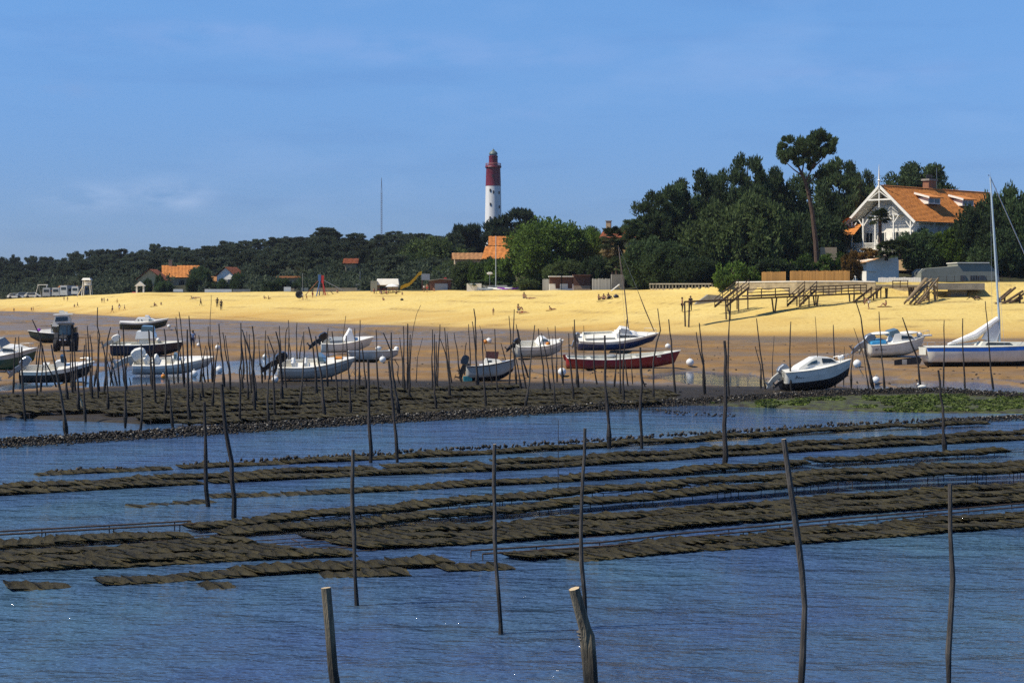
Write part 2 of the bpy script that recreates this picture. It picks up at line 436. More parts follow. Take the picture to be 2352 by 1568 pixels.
# ------------------------------------------------------------------ ground sheet
def make_ground():
    ys = [4.0]
    while ys[-1] < 560: ys.append(ys[-1] + max(0.22, min(1.6, ys[-1] * 0.0075)))
    while ys[-1] < 9000: ys.append(ys[-1] * 1.06)
    ys = np.array(ys)
    us = np.concatenate([np.linspace(-1.6, -0.36, 22), np.linspace(-0.35, 0.35, 280), np.linspace(0.36, 1.6, 22)])
    Yg, Ug = np.meshgrid(ys, us, indexing='ij')
    X = Ug * Yg
    Z = height(X, Yg)
    V = np.stack([X, Yg, Z], -1).reshape(-1, 3)
    nr, nc = Yg.shape
    i = np.arange(nr - 1)[:, None] * nc + np.arange(nc - 1)[None, :]
    Fq = np.stack([i, i + 1, i + nc + 1, i + nc], -1).reshape(-1, 4)
    me = arr_mesh('ground', V, Fq, ground_mat(), smooth=True)
    u = np.clip(X / Yg, -.44, .43)
    ysh, ycr = np.interp(u, NU, SHORE_Y), np.interp(u, NU, CREST_Y)
    yw, ya = np.interp(u, WU, WY), np.interp(u, AU, AY)
    bank_top = np.interp(u, BU, BY) + 3 * (vnoise(X, Yg, 5, 21) - .5)
    t = (Yg - ysh) / (ycr - ysh)
    A = {}
    A['dry'] = sm(-0.20, 0.10, t + 0.16 * (vnoise(X, Yg, 12, 22) - .5) + .06 * (vnoise(X, Yg, 3, 24) - .5))
    ylo = np.interp(u, NU, SHLOW)
    A['shore'] = sm(-8, 14, Yg - ylo + 26 * (vnoise(X, Yg * .5, 16, 31) - .5) + 12 * (vnoise(X, Yg * .4, 5, 33) - .5)) * (1 - A['dry'])
    A['tan'] = 1 - sm(0.02, 0.55, t + 0.18 * (vnoise(X, Yg, 15, 27) - .5))
    wl_ = 0 * Z
    for t0, w_, sd_ in ((.07, .012, 61), (.22, .010, 62), (.40, .016, 63), (.63, .012, 64), (.82, .02, 65)):
        q = t + .07 * (vnoise(X, Yg, 14, sd_) - .5) + .02 * (vnoise(X, Yg, 3.5, sd_ + 9) - .5) - t0
        wl_ = np.maximum(wl_, np.exp(-(q / w_) ** 2) * sm(.40, .72, vnoise(X, Yg, 5.5, sd_ + 20)))
    A['wrack'] = wl_
    A['soil'] = sm(1.2, 6, Yg - ycr + 3 * (vnoise(X, Yg, 4, 23) - .5))
    A['mud'] = 1 - sm(-1.5, 3.0, Yg - bank_top)
    A['algae'] = sm(-2, 0.5, Yg - ya) * (1 - sm(-.8, .3, Yg - yw)) * sm(0.08, 0.16, u)
    A['damp'] = np.clip(1 - (Z - 0.02) / 0.12, 0, 1) * (Yg < ysh) + 0 * Z
    for k, a in A.items():
        at = me.attributes.new(k, 'FLOAT', 'POINT'); at.data.foreach_set('value', a.ravel().astype(np.float32))
    tag(link('ground', me), kind='structure')

# lower edge of the grey wet strip below the dry sand, picture rows
SHLOW = np.array([EYE * F / (b - HZ) for b in (790, 772, 788, 800, 806, 796, 790, 794, 800, 802, 802, 802)])
# upper edge of the dark oyster bank, picture rows
BANK_D = [(-500, 905), (20, 904), (240, 892), (480, 884), (700, 880), (1000, 878), (1250, 882), (1470, 890), (1560, 890), (1700, 892), (1900, 896), (2352, 899), (2900, 899)]
BU = np.array([U(a) for a, b in BANK_D]); BY = np.array([EYE * F / (b - HZ) for a, b in BANK_D])

def ground_mat():
    m = bpy.data.materials.new('beach_ground'); m.use_nodes = True
    n, l = m.node_tree.nodes, m.node_tree.links; b = n['Principled BSDF']
    n1 = noise(n, l, 0.35, 6, (1, .45, 1)); n2 = noise(n, l, 2.2, 5); n3 = noise(n, l, 0.10, 5, (1, .8, 1), .6, R(-32))
    n4 = noise(n, l, 9, 4)
    nb = noise(n, l, 0.055, 5, (1, 2.0, 1), .6, R(-32))     # long bands lying along the shore
    dry = ramp_mix(n, l, rng(n, l, n2, .3, .7), (0.51, 0.355, 0.095), (0.64, 0.475, 0.155))
    dry = ramp_mix(n, l, rng(n, l, n1, .58, .75, 0, .45), dry, (0.40, 0.25, 0.085))
    weed = rng(n, l, noise(n, l, 0.5, 7, (.35, 1.6, 1), .7, R(-38)), .60, .70, 0, .55)
    dry = ramp_mix(n, l, weed, dry, (0.16, 0.09, 0.03))
    wetA = ramp_mix(n, l, rng(n, l, n1, .35, .65), (0.17, 0.098, 0.040), (0.255, 0.145, 0.050))
    wetB = ramp_mix(n, l, rng(n, l, n2, .35, .65), (0.120, 0.089, 0.052), (0.185, 0.136, 0.076))
    band = mathn(n, l, 'MAXIMUM', rng(n, l, nb, .40, .64, 0, .85), mathn(n, l, 'MULTIPLY', attr(n, 'shore'), rng(n, l, noise(n, l, 0.16, 6, (.6, 1.5, 1), .65, R(-30)), .36, .58, .35, 1)))
    band2 = mathn(n, l, 'MAXIMUM', band, attr(n, 'damp'))
    wet = ramp_mix(n, l, band2, wetA, wetB)
    spots = rng(n, l, noise(n, l, 1.1, 6, (.6, 1.4, 1), .7), .60, .68, 0, .75)
    wet = ramp_mix(n, l, spots, wet, (0.075, 0.05, 0.028))
    dry = ramp_mix(n, l, mathn(n, l, 'MULTIPLY', attr(n, 'tan'), .8), dry, (0.40, 0.225, 0.055))
    pale = rng(n, l, noise(n, l, 0.045, 6, (1, 1.6, 1), .65, R(-35)), .40, .66, 0, .55)
    dry = ramp_mix(n, l, pale, dry, (0.62, 0.49, 0.185))
    feet = rng(n, l, noise(n, l, 1.7, 3, (1, .55, 1), .5), .58, .68, 0, .5)
    dry = ramp_mix(n, l, feet, dry, (0.40, 0.265, 0.075))
    dry = ramp_mix(n, l, mathn(n, l, 'MULTIPLY', attr(n, 'wrack'), rng(n, l, n2, .38, .58, .15, .85)), dry, (0.17, 0.10, 0.04))
    c = ramp_mix(n, l, attr(n, 'dry'), wet, dry)
    mud = ramp_mix(n, l, rng(n, l, n2, .3, .7), (0.014, 0.011, 0.007), (0.038, 0.029, 0.017))
    c = ramp_mix(n, l, attr(n, 'mud'), c, mud)
    alg = ramp_mix(n, l, rng(n, l, n2, .42, .6), (0.03, 0.024, 0.014), (0.075, 0.088, 0.014))
    c = ramp_mix(n, l, mathn(n, l, 'MULTIPLY', attr(n, 'algae'), rng(n, l, n1, .25, .42)), c, alg)
    soil = ramp_mix(n, l, rng(n, l, n2, .35, .65), (0.022, 0.022, 0.012), (0.04, 0.042, 0.018))
    c = ramp_mix(n, l, attr(n, 'soil'), c, soil)
    l.new(c, b.inputs['Base Color'])
    # wet sand is glossy
    g = mathn(n, l, 'MULTIPLY', band2, mathn(n, l, 'SUBTRACT', 1.0, attr(n, 'dry')))
    ro = rng(n, l, g, 0, 1, .85, .30)
    rmx = n.new('ShaderNodeMix'); rmx.data_type = 'FLOAT'; l.new(attr(n, 'mud'), rmx.inputs['Factor']); l.new(ro, rmx.inputs['A']); rmx.inputs['B'].default_value = .7
    l.new(rmx.outputs['Result'], b.inputs['Roughness'])
    l.new(rng(n, l, g, 0, 1, .12, .30), b.inputs['Specular IOR Level'])
    bp = n.new('ShaderNodeBump'); bp.inputs['Distance'].default_value = .10; bp.inputs['Strength'].default_value = .8
    hh = mathn(n, l, 'ADD', mathn(n, l, 'MULTIPLY', n2, 1.0), mathn(n, l, 'MULTIPLY', n4, .35))
    l.new(mathn(n, l, 'MULTIPLY', hh, rng(n, l, g, 0, 1, 1, .12)), bp.inputs['Height']); l.new(bp.outputs[0], b.inputs['Normal'])
    return m

def water_mat():
    m = bpy.data.materials.new('sea_water'); m.use_nodes = True
    n, l = m.node_tree.nodes, m.node_tree.links; b = n['Principled BSDF']
    big = noise(n, l, 0.14, 4, (1, .55, 1), .6)
    c = ramp_mix(n, l, rng(n, l, big, .38, .66), (0.043, 0.076, 0.160), (0.054, 0.108, 0.158))
    l.new(c, b.inputs['Base Color'])
    b.inputs['IOR'].default_value = 1.33; b.inputs['Roughness'].default_value = .05
    geo = n.new('ShaderNodeNewGeometry'); sx = n.new('ShaderNodeSeparateXYZ'); l.new(geo.outputs['Position'], sx.inputs[0])
    # sheltered water lies behind the outermost rows: d = y - 0.46 x
    d = mathn(n, l, 'SUBTRACT', sx.outputs[1], mathn(n, l, 'MULTIPLY', sx.outputs[0], 0.46))
    calm = rng(n, l, d, 40, 66, 1.0, .42)
    calm2 = rng(n, l, sx.outputs[1], 78, 86, 1.0, .10)
    amp = mathn(n, l, 'MULTIPLY', calm, calm2)
    amp = mathn(n, l, 'MULTIPLY', amp, rng(n, l, noise(n, l, 0.11, 3, (1, .5, 1)), .35, .65, .55, 1.25))
    w1 = noise(n, l, .72, 5, (.5, 1.0, 1), .60, R(12)); w2 = noise(n, l, 3.0, 3, (.55, 1.0, 1), .6, R(-8))
    hgt = mathn(n, l, 'ADD', mathn(n, l, 'MULTIPLY', w1, 1.0), mathn(n, l, 'MULTIPLY', w2, .22))
    bp = n.new('ShaderNodeBump'); bp.inputs['Distance'].default_value = .75; bp.inputs['Strength'].default_value = 1
    l.new(mathn(n, l, 'MULTIPLY', hgt, amp), bp.inputs['Height']); l.new(bp.outputs[0], b.inputs['Normal'])
    return m
def make_water():
    b = MB(); b.sheet([[(x, y, 0) for x in (-900, -200, -60, 0, 60, 200, 900)] for y in (-300, 0, 40, 90, 140, 230, 420)])
    tag(b.build('water', water_mat(), fix=False), kind='structure')
make_ground(); make_water()

# ------------------------------------------------------------------ shell wall (uncountable shells)
M_SHELL = mat('mussel_shells', (0.013, 0.011, 0.009), 0.7, .5, 5)
M_SHELLW = mat('oyster_shells', (0.25, 0.225, 0.18), 0.7, .4, 5)
M_SHELLB = mat('brown_shells', (0.05, 0.036, 0.02), 0.7, .4, 5)
def lumps(name, pts, sizes, mats, mi):
    ico_v = np.array([(0, 0, 1), (.89, 0, .45), (.28, .85, .45), (-.72, .53, .45), (-.72, -.53, .45), (.28, -.85, .45), (.72, .53, -.45), (-.28, .85, -.45), (-.89, 0, -.45), (-.28, -.85, -.45), (.72, -.53, -.45), (0, 0, -1)])
    ico_f = np.array([(0, 1, 2), (0, 2, 3), (0, 3, 4), (0, 4, 5), (0, 5, 1), (1, 6, 2), (2, 7, 3), (3, 8, 4), (4, 9, 5), (5, 10, 1), (1, 10, 6), (2, 6, 7), (3, 7, 8), (4, 8, 9), (5, 9, 10), (11, 7, 6), (11, 8, 7), (11, 9, 8), (11, 10, 9), (11, 6, 10)])
    N = len(pts); rg = np.random.default_rng(len(pts))
    q = rg.normal(size=(N, 12, 1)) * .18 + 1
    V = pts[:, None, :] + ico_v[None] * q * sizes[:, None, :]
    Fq = (ico_f[None] + (np.arange(N) * 12)[:, None, None]).reshape(-1, 3)
    me = arr_mesh(name, V.reshape(-1, 3), Fq, mats, k=3)
    me.polygons.foreach_set('material_index', np.repeat(mi, 20).astype(np.int32))
    return me
def heap(name, line_d, per_m, width, hgt, seed, label, white=.10, floor=0.0):
    rg = np.random.default_rng(seed)
    pts = [G(x, y, 0.0) for x, y in line_d]
    P_, S_, M_ = [], [], []
    for a, b in zip(pts[:-1], pts[1:]):
        L = (b - a).length; d = (b - a) / L; nrm = Vector((-d.y, d.x, 0))
        k = max(1, int(L * per_m))
        t = rg.random(k); o = rg.normal(size=k) * width * .42
        top = hgt * np.exp(-(o / (width * .55)) ** 2) * (.8 + .4 * rg.random(k))
        s = .022 + .036 * rg.random(k) ** 1.6
        for j in range(k):
            p = a + d * (L * t[j]) + nrm * o[j]
            P_.append((p.x, p.y, floor + max(.02, top[j] * (rg.random() ** .5)))); S_.append((s[j] * 1.3, s[j], s[j] * .8))
            M_.append(1 if rg.random() < white and top[j] > hgt * .55 else (2 if rg.random() < .28 else 0))
    o = link(name, lumps(name, np.array(P_), np.array(S_), [M_SHELL, M_SHELLW, M_SHELLB], np.array(M_)))
    return tag(o, label, 'shell bank', kind='stuff')
heap('shell_bank', [(-60, 1028), (20, 1022), (400, 1000), (784, 974), (1176, 950), (1568, 926)], 380, .95, .30, 1, 'long dark bank of mussel and oyster shells with white flecks along the water')
heap('shell_bank', [(1568, 926), (1760, 914), (1960, 904), (2150, 899), (2260, 908), (2352, 912), (2420, 914)], 240, 1.5, .32, 2, 'dark shell bank below the tilted white cabin boat and above the green weed', white=.05)
heap('shell_bank', [(2130, 972), (2230, 967), (2352, 961), (2420, 958)], 140, .8, .18, 3, 'short dark shell ridge standing out of the pool in front of the green weed', white=.05)
heap('shell_bank', [(1480, 940), (1560, 950), (1700, 957)], 14, .6, .12, 4, 'sparse line of dark mussel lumps poking from the calm pool', white=.0)
# green weed tufts on the apron
def weed_tufts():
    rg = np.random.default_rng(5); V = []; Fq = []
    Pn = []
    for k in range(9000):
        x = rg.uniform(1560, 2440); y = rg.uniform(905, 947)
        if vnoise(np.array([x / 40.]), np.array([y / 9.]), 1, 3)[0] < .62 - .34 * (x > 2030): continue
        Y = EYE * F / (y - HZ); X = U(x) * Y
        u = U(x)
        if Y > np.interp(u, WU, WY) - 1.3 or Y < np.interp(u, AU, AY): continue
        Pn.append((X, Y, .03))
    for k, p in enumerate(Pn):
        for q in range(3):
            a = rg.uniform(0, 6.28); s = rg.uniform(.05, .13); hh = rg.uniform(.03, .11)
            c, sn = math.cos(a) * s, math.sin(a) * s
            i = len(V)
            V += [(p[0] - c, p[1] - sn, p[2] - .01), (p[0] + c, p[1] + sn, p[2] - .01), (p[0] + c * .6 + rg.normal() * .04, p[1] + sn * .6 + rg.normal() * .04, p[2] + hh), (p[0] - c * .6, p[1] - sn * .6 + rg.normal() * .04, p[2] + hh * .8)]
            Fq.append((i, i + 1, i + 2, i + 3))
    me = arr_mesh('green_weed', V, Fq, mat('green_weed', (0.105, 0.150, 0.014), .7, .5, .8, col2=(0.035, 0.045, 0.012)))
    tag(link('green_weed', me), 'bright green weed growing on the mud below the shell bank', 'seaweed', kind='stuff')
weed_tufts()
# ------------------------------------------------------------------ oyster rows
M_BAG = mat('oyster_bag_mesh', (0.062, 0.051, 0.021), 0.85, .5, 1.3, bump=.05, bscale=14, rnd=.22, col2=(0.022, 0.018, 0.009), spec=.2)
M_IRON = mat('rusty_iron', (0.05, 0.032, 0.022), 0.8, .4, 6)
def bag_mesh(seed):
    rg = np.random.default_rng(seed)
    V = []; Fq = []
    nx, ny = 4, 3
    for side in (1, -1):
        for i in range(nx + 1):
            for j in range(ny + 1):
                a, b = i / nx * 2 - 1, j / ny * 2 - 1
                e = (1 - abs(a) ** 4) * (1 - abs(b) ** 4)
                V.append((a * .41 + rg.normal() * .012, b * .23 + rg.normal() * .01, side * (.016 + .056 * e * (1 + .5 * rg.normal() * .5)) + (.02 * rg.normal() if side > 0 else 0)))
    o = (nx + 1) * (ny + 1)
    for i in range(nx):
        for j in range(ny):
            p = i * (ny + 1) + j
            Fq.append((p, p + ny + 1, p + ny + 2, p + 1)); Fq.append((o + p, o + p + 1, o + p + ny + 2, o + p + ny + 1))
    rim = [i * (ny + 1) for i in range(nx + 1)] + [nx * (ny + 1) + j for j in range(1, ny + 1)] + [i * (ny + 1) + ny for i in range(nx - 1, -1, -1)] + [j for j in range(ny - 1, 0, -1)]
    for k in range(len(rim)):
        a, b = rim[k], rim[(k + 1) % len(rim)]
        Fq.append((a, b, o + b, o + a))
    return np.array(V), np.array(Fq)
BAGS = [bag_mesh(i) for i in range(7)]
BAGME = [arr_mesh('oyster_bag', v, f, M_BAG, smooth=True) for v, f in BAGS]
def tre_mesh():
    b = MB()
    for y in (-.30, .30):
        b.tube([(-1.45, y, 0), (1.45, y, 0)], .012, 5)
        for x in (-1.35, 0, 1.35): b.tube([(x, y, 0), (x, y * 1.15, -.95)], .011, 5)
    for x in (-1.35, 0, 1.35): b.tube([(x, -.30, -.012), (x, .30, -.012)], .011, 5)
    return b.mesh('trestle_table', M_IRON)
TREME = tre_mesh()
def plane_pt(x, y, z):
    Y = (EYE - z) * F / (y - HZ); return Vector((U(x) * Y, Y, z))
# (what it is called, picture line, height left, height right, has trestles, skew)
STRIPS = [
 ('thin far row topped with mussel lumps', [(100, 1088), (640, 1060), (1176, 1032), (1568, 1006), (1960, 980), (2260, 968)], .02, .20, 0, .1),
 ('back strip of the far double row', [(-80, 1122), (300, 1099), (784, 1074), (1176, 1058), (1568, 1034), (1960, 1010), (2430, 985)], .09, .11, 0, .1),
 ('front strip of the far double row', [(-80, 1133), (300, 1111), (784, 1086), (1176, 1071), (1568, 1046), (1960, 1022), (2430, 998)], .08, .11, 0, .1),
 ('low sinking row in mid water', [(500, 1140), (784, 1127), (1176, 1103), (1568, 1078), (1960, 1051), (2310, 1030)], .0, .26, 1, .15),
 ('back strip of the grey trestle row', [(450, 1205), (784, 1172), (1176, 1137), (1568, 1106), (1960, 1079), (2430, 1059)], .16, .46, 1, .1),
 ('front strip of the grey trestle row', [(520, 1218), (784, 1199), (1176, 1164), (1568, 1129), (1960, 1093), (2430, 1071)], .12, .44, 1, .1),
 ('short row under the iron rail', [(-80, 1249), (20, 1243), (230, 1234), (425, 1221)], .12, .12, 1, -.2),
 ('back strip of the broad end block', [(-80, 1279), (20, 1272), (300, 1254), (555, 1238)], .11, .13, 1, .75),
 ('middle strip of the broad end block', [(-80, 1292), (20, 1285), (300, 1267), (640, 1248)], .11, .13, 1, .75),
 ('front strip of the broad end block', [(-80, 1306), (20, 1299), (300, 1281), (690, 1258)], .10, .12, 1, .75),
 ('flat line before the broad block', [(230, 1297), (520, 1277), (790, 1264)], .03, .09, 0, .4),
 ('back strip of the wide triple row', [(725, 1228), (1176, 1201), (1568, 1170), (1960, 1137), (2430, 1106)], .09, .13, 1, .75),
 ('middle strip of the wide triple row', [(790, 1241), (1176, 1217), (1568, 1187), (1960, 1153), (2430, 1120)], .09, .13, 1, .75),
 ('front strip of the wide triple row', [(835, 1250), (1176, 1230), (1568, 1200), (1960, 1166), (2430, 1135)], .09, .13, 1, .75),
 ('back strip of the nearest slatted row', [(1195, 1274), (1568, 1243), (1960, 1210), (2430, 1172)], .09, .12, 1, .95),
 ('front strip of the nearest slatted row', [(1330, 1279), (1568, 1258), (1960, 1228), (2430, 1191)], .04, .08, 0, .5),
 ('single low row nearest the viewer', [(250, 1335), (400, 1324), (620, 1306), (800, 1294), (1015, 1281)], .02, .14, 0, .3),
 ('loose end beyond the single low row', [(1035, 1303), (1165, 1296)], .03, .05, 0, .3),
 ('drowned bags past the low row', [(760, 1318), (920, 1314)], .01, .02, 0, .2),
 ('drowned bags by the photo edge', [(40, 1347), (140, 1343)], .02, .01, 0, .3),
 ('lone half drowned bags', [(490, 1344), (550, 1341)], .01, .01, 0, .3),
 ('drowned bags left of the low row', [(320, 1162), (480, 1150)], .0, .01, 0, .2),
]
def walk(line, za, zb, step):
    pts = []
    n = len(line)
    x0, x1 = line[0][0], line[-1][0]
    for x, y in line:
        pts.append(plane_pt(x, y, za + (zb - za) * (x - x0) / (x1 - x0)))
    out = []; rem = 0.0
    for a, b in zip(pts[:-1], pts[1:]):
        L = (b - a).length; d = (b - a) / L; s = rem
        while s < L:
            out.append((a + d * s, d)); s += step
        rem = s - L
    return out
bags = []
rb = random.Random(11)
for si, (nm, line, za, zb, tr, skew) in enumerate(STRIPS):
    for p, d in walk(line, za, zb, .28 if line[0][1] > 1150 else .36):
        if rb.random() < .01: continue
        ang = math.atan2(d.y, d.x) + R(90) + skew * .50 + rb.gauss(0, .025)
        q = Vector((p.x + rb.gauss(0, .015), p.y + rb.gauss(0, .022), p.z - .03 + rb.gauss(0, .008) + .03 * math.sin(p.x * 1.7 + si)))
        bags.append((q.length, si, q, ang, R(10) + rb.gauss(0, .025), rb.randrange(7), rb.uniform(.97, 1.06)))
    if tr:
        for p, d in walk(line, za, zb, 3.0):
            c = p + d * 1.5
            o = link('trestle_table', TREME, None, (c.x, c.y, c.z - .10), (0, -math.asin(d.z), math.atan2(d.y, d.x)))
            tag(o, 'rusty iron trestle carrying bags in the ' + nm, 'trestle', 'trestles of the ' + nm)
# bare iron rails
for line, z, lab in (([(-60, 1227), (445, 1199)], .22, 'bare rusty iron rail frame left of the grey trestle row'), ([(1095, 1268), (1400, 1248), (1568, 1229)], .14, 'bare iron rail frame at the open end of the nearest slatted row'),
                     ([(1568, 1229), (1960, 1193), (2430, 1152)], .14, 'long iron rail frame running behind the nearest slatted row')):
    pts = [plane_pt(x, y, z) for x, y in line]
    b = MB(); d = (pts[-1] - pts[0]).normalized(); nrm = Vector((-d.y, d.x, 0)) * .28
    b.tube([p + nrm for p in pts], .022, 5); b.tube([p - nrm for p in pts], .022, 5)
    t = thing('rail_frame', lab, 'trestle', pts[0]); 
    b.build('rail', M_IRON, t, -pts[0])
    for p, dd in walk(line, z, z, 1.6):
        for sg in (1, -1):
            MB().tube([(0, 0, 0), (0, 0, -.9)], .014, 5).build('leg', M_IRON, t, p + nrm * sg - pts[0])
# a second row of racks tops on the bank behind the shell wall
BANK = [([(-80, 913), (240, 903), (560, 893)], .22), ([(-80, 922), (400, 905), (860, 888)], .25), ([(-80, 931), (500, 910), (1180, 887)], .28), ([(-80, 940), (600, 914), (1420, 893)], .3),
        ([(-80, 949), (600, 923), (1200, 904), (1540, 897)], .3), ([(250, 946), (784, 930), (1200, 915), (1540, 905)], .28), ([(330, 958), (784, 942), (1200, 925), (1540, 912)], .25), ([(420, 969), (784, 953), (1176, 936), (1500, 921)], .22)]
for line, z in BANK:
    for off in (-.46, .46):
        for p, d in walk(line, z, z, .38):
            if rb.random() < .03: continue
            nrm = Vector((-d.y, d.x, 0))
            q = p + nrm * (off + rb.gauss(0, .04)); q.z += rb.gauss(0, .02)
            bags.append((q.length + 200, -1, q, math.atan2(d.y, d.x) + R(90) + rb.gauss(0, .08), R(10) + rb.gauss(0, .05), rb.randrange(7), 1.06))
bags.sort(key=lambda a: a[0])
for r, si, q, ang, tilt, k, s in bags[:300]:
    o = link('oyster_bag', BAGME[k], None, q, (0, 0, 0), s)
    o.rotation_euler = (Matrix.Rotation(ang, 3, 'Z') @ Matrix.Rotation(tilt, 3, 'X')).to_euler()
    px_ = 1176 + q.x / q.y * F
    seg = next(n_ for lim, n_ in ((440, 'by the photo edge'), (660, 'near the paired poles'), (970, 'near the slim pole'), (1240, 'near the swollen pole'), (1580, 'near the kinked pole'), (2000, 'near the curved pole'), (9e9, 'near the knotted pole')) if px_ < lim)
    tag(o, 'dark oyster bag in the %s, %s' % (STRIPS[si][0], seg), 'oyster bag', 'oyster bags in the %s, %s' % (STRIPS[si][0], seg))
V, Fq, o = [], [], 0
for r, si, q, ang, tilt, k, s in bags[300:]:
    M = np.array(Matrix.Rotation(ang, 3, 'Z') @ Matrix.Rotation(tilt, 3, 'X')) * s
    v, f = BAGS[k]
    V.append(v @ M.T + np.array(q)); Fq.append(f + o); o += len(v)
tag(link('oyster_bag_rows', arr_mesh('oyster_bag_rows', np.concatenate(V), np.concatenate(Fq), M_BAG)), 'far rows of dark oyster bags on the mud bank and behind the nearer rows', 'oyster bags', kind='stuff')
# iron legs and dark undersides on the bank rows
b = MB()
for line, z in BANK:
    for p, d in walk(line, z, z, 1.3):
        nrm = Vector((-d.y, d.x, 0))
        for s_ in (-1.1, .0, 1.1):
            b.bar(p + nrm * s_ + Vector((0, 0, -.03)), p + nrm * s_ + Vector((0, 0, -.6)), .04)
tag(b.build('trestle_legs', M_IRON, fix=False), 'rusty legs under the rows of bags on the mud bank', 'trestles', kind='stuff')
# mussel lumps along the thin far row
rg = np.random.default_rng(17)
Q = []
for p, d in walk([(560, 1063), (784, 1050), (1176, 1027), (1568, 1001), (1960, 976), (2260, 964)], .05, .2, .11):
    for k in range(2):
        if rg.random() < .75: Q.append((p.x + rg.normal() * .12, p.y + rg.normal() * .1, p.z + .03 + abs(rg.normal()) * .05))
for x, y in ((140, 1085), (185, 1083), (230, 1081), (265, 1080), (434, 1069), (478, 1069), (520, 1066)):
    p = plane_pt(x, y, 0)
    for k in range(6): Q.append((p.x + rg.normal() * .14, p.y + rg.normal() * .1, .03 + abs(rg.normal()) * .05))
Q = np.array(Q)
tag(link('mussel_lumps', lumps('mussel_lumps', Q, .03 + .055 * rg.random((len(Q), 3)), [M_SHELL, M_SHELLW, M_SHELLB], (rg.random(len(Q)) < .2) * 2)), 'dark mussel lumps heaped along the thin far row of bags', 'mussels', kind='stuff')

# ------------------------------------------------------------------ stakes
M_STAKE = mat('stake_wood', (0.060, 0.048, 0.040), 0.8, .5, 2.5, stretch=(6, 6, 1), bump=.01, rnd=.3, col2=(0.020, 0.016, 0.014))
M_STAKEG = mat('grey_stake_wood', (0.10, 0.085, 0.068), 0.8, .5, 2.2, stretch=(6, 6, 1), bump=.012, col2=(0.028, 0.023, 0.019))
M_STAKEW = mat('bleached_stake_wood', (0.42, 0.36, 0.23), 0.8, .3, 3, stretch=(5, 5, 1))
M_POST = mat('sunlit_tone_post', (0.20, 0.165, 0.105), 0.85, .4, 2.2, stretch=(7, 7, .8), bump=.02, bscale=9, col2=(0.06, 0.048, 0.033))  # post wood coloured lighter to carry the sunlight on its side
def tide_line(m, z0=.55, dark=(.010, .009, .008)):
    n, l = m.node_tree.nodes, m.node_tree.links; bs = n['Principled BSDF']; src = bs.inputs['Base Color'].links[0].from_socket
    t = n.new('ShaderNodeTexCoord'); sp = n.new('ShaderNodeSeparateXYZ'); l.new(t.outputs['Object'], sp.inputs[0])
    nz = noise(n, l, 2.0, 4)
    k = rng(n, l, mathn(n, l, 'ADD', sp.outputs[2], mathn(n, l, 'MULTIPLY', nz, .9)), z0 + .3, z0 + .75, .9, 0)
    l.new(ramp_mix(n, l, k, src, dark), bs.inputs['Base Color'])
for m_ in (M_STAKE, M_STAKEG, M_POST): tide_line(m_)
M_CUT = mat('sawn_end', (0.45, 0.34, 0.2), 0.8, .3, 8)
PAN = [(0, 694.2), (392, 694.2), (784, 694.2), (1176, 694.2), (1568, 620.7), (1960, 620.7)]
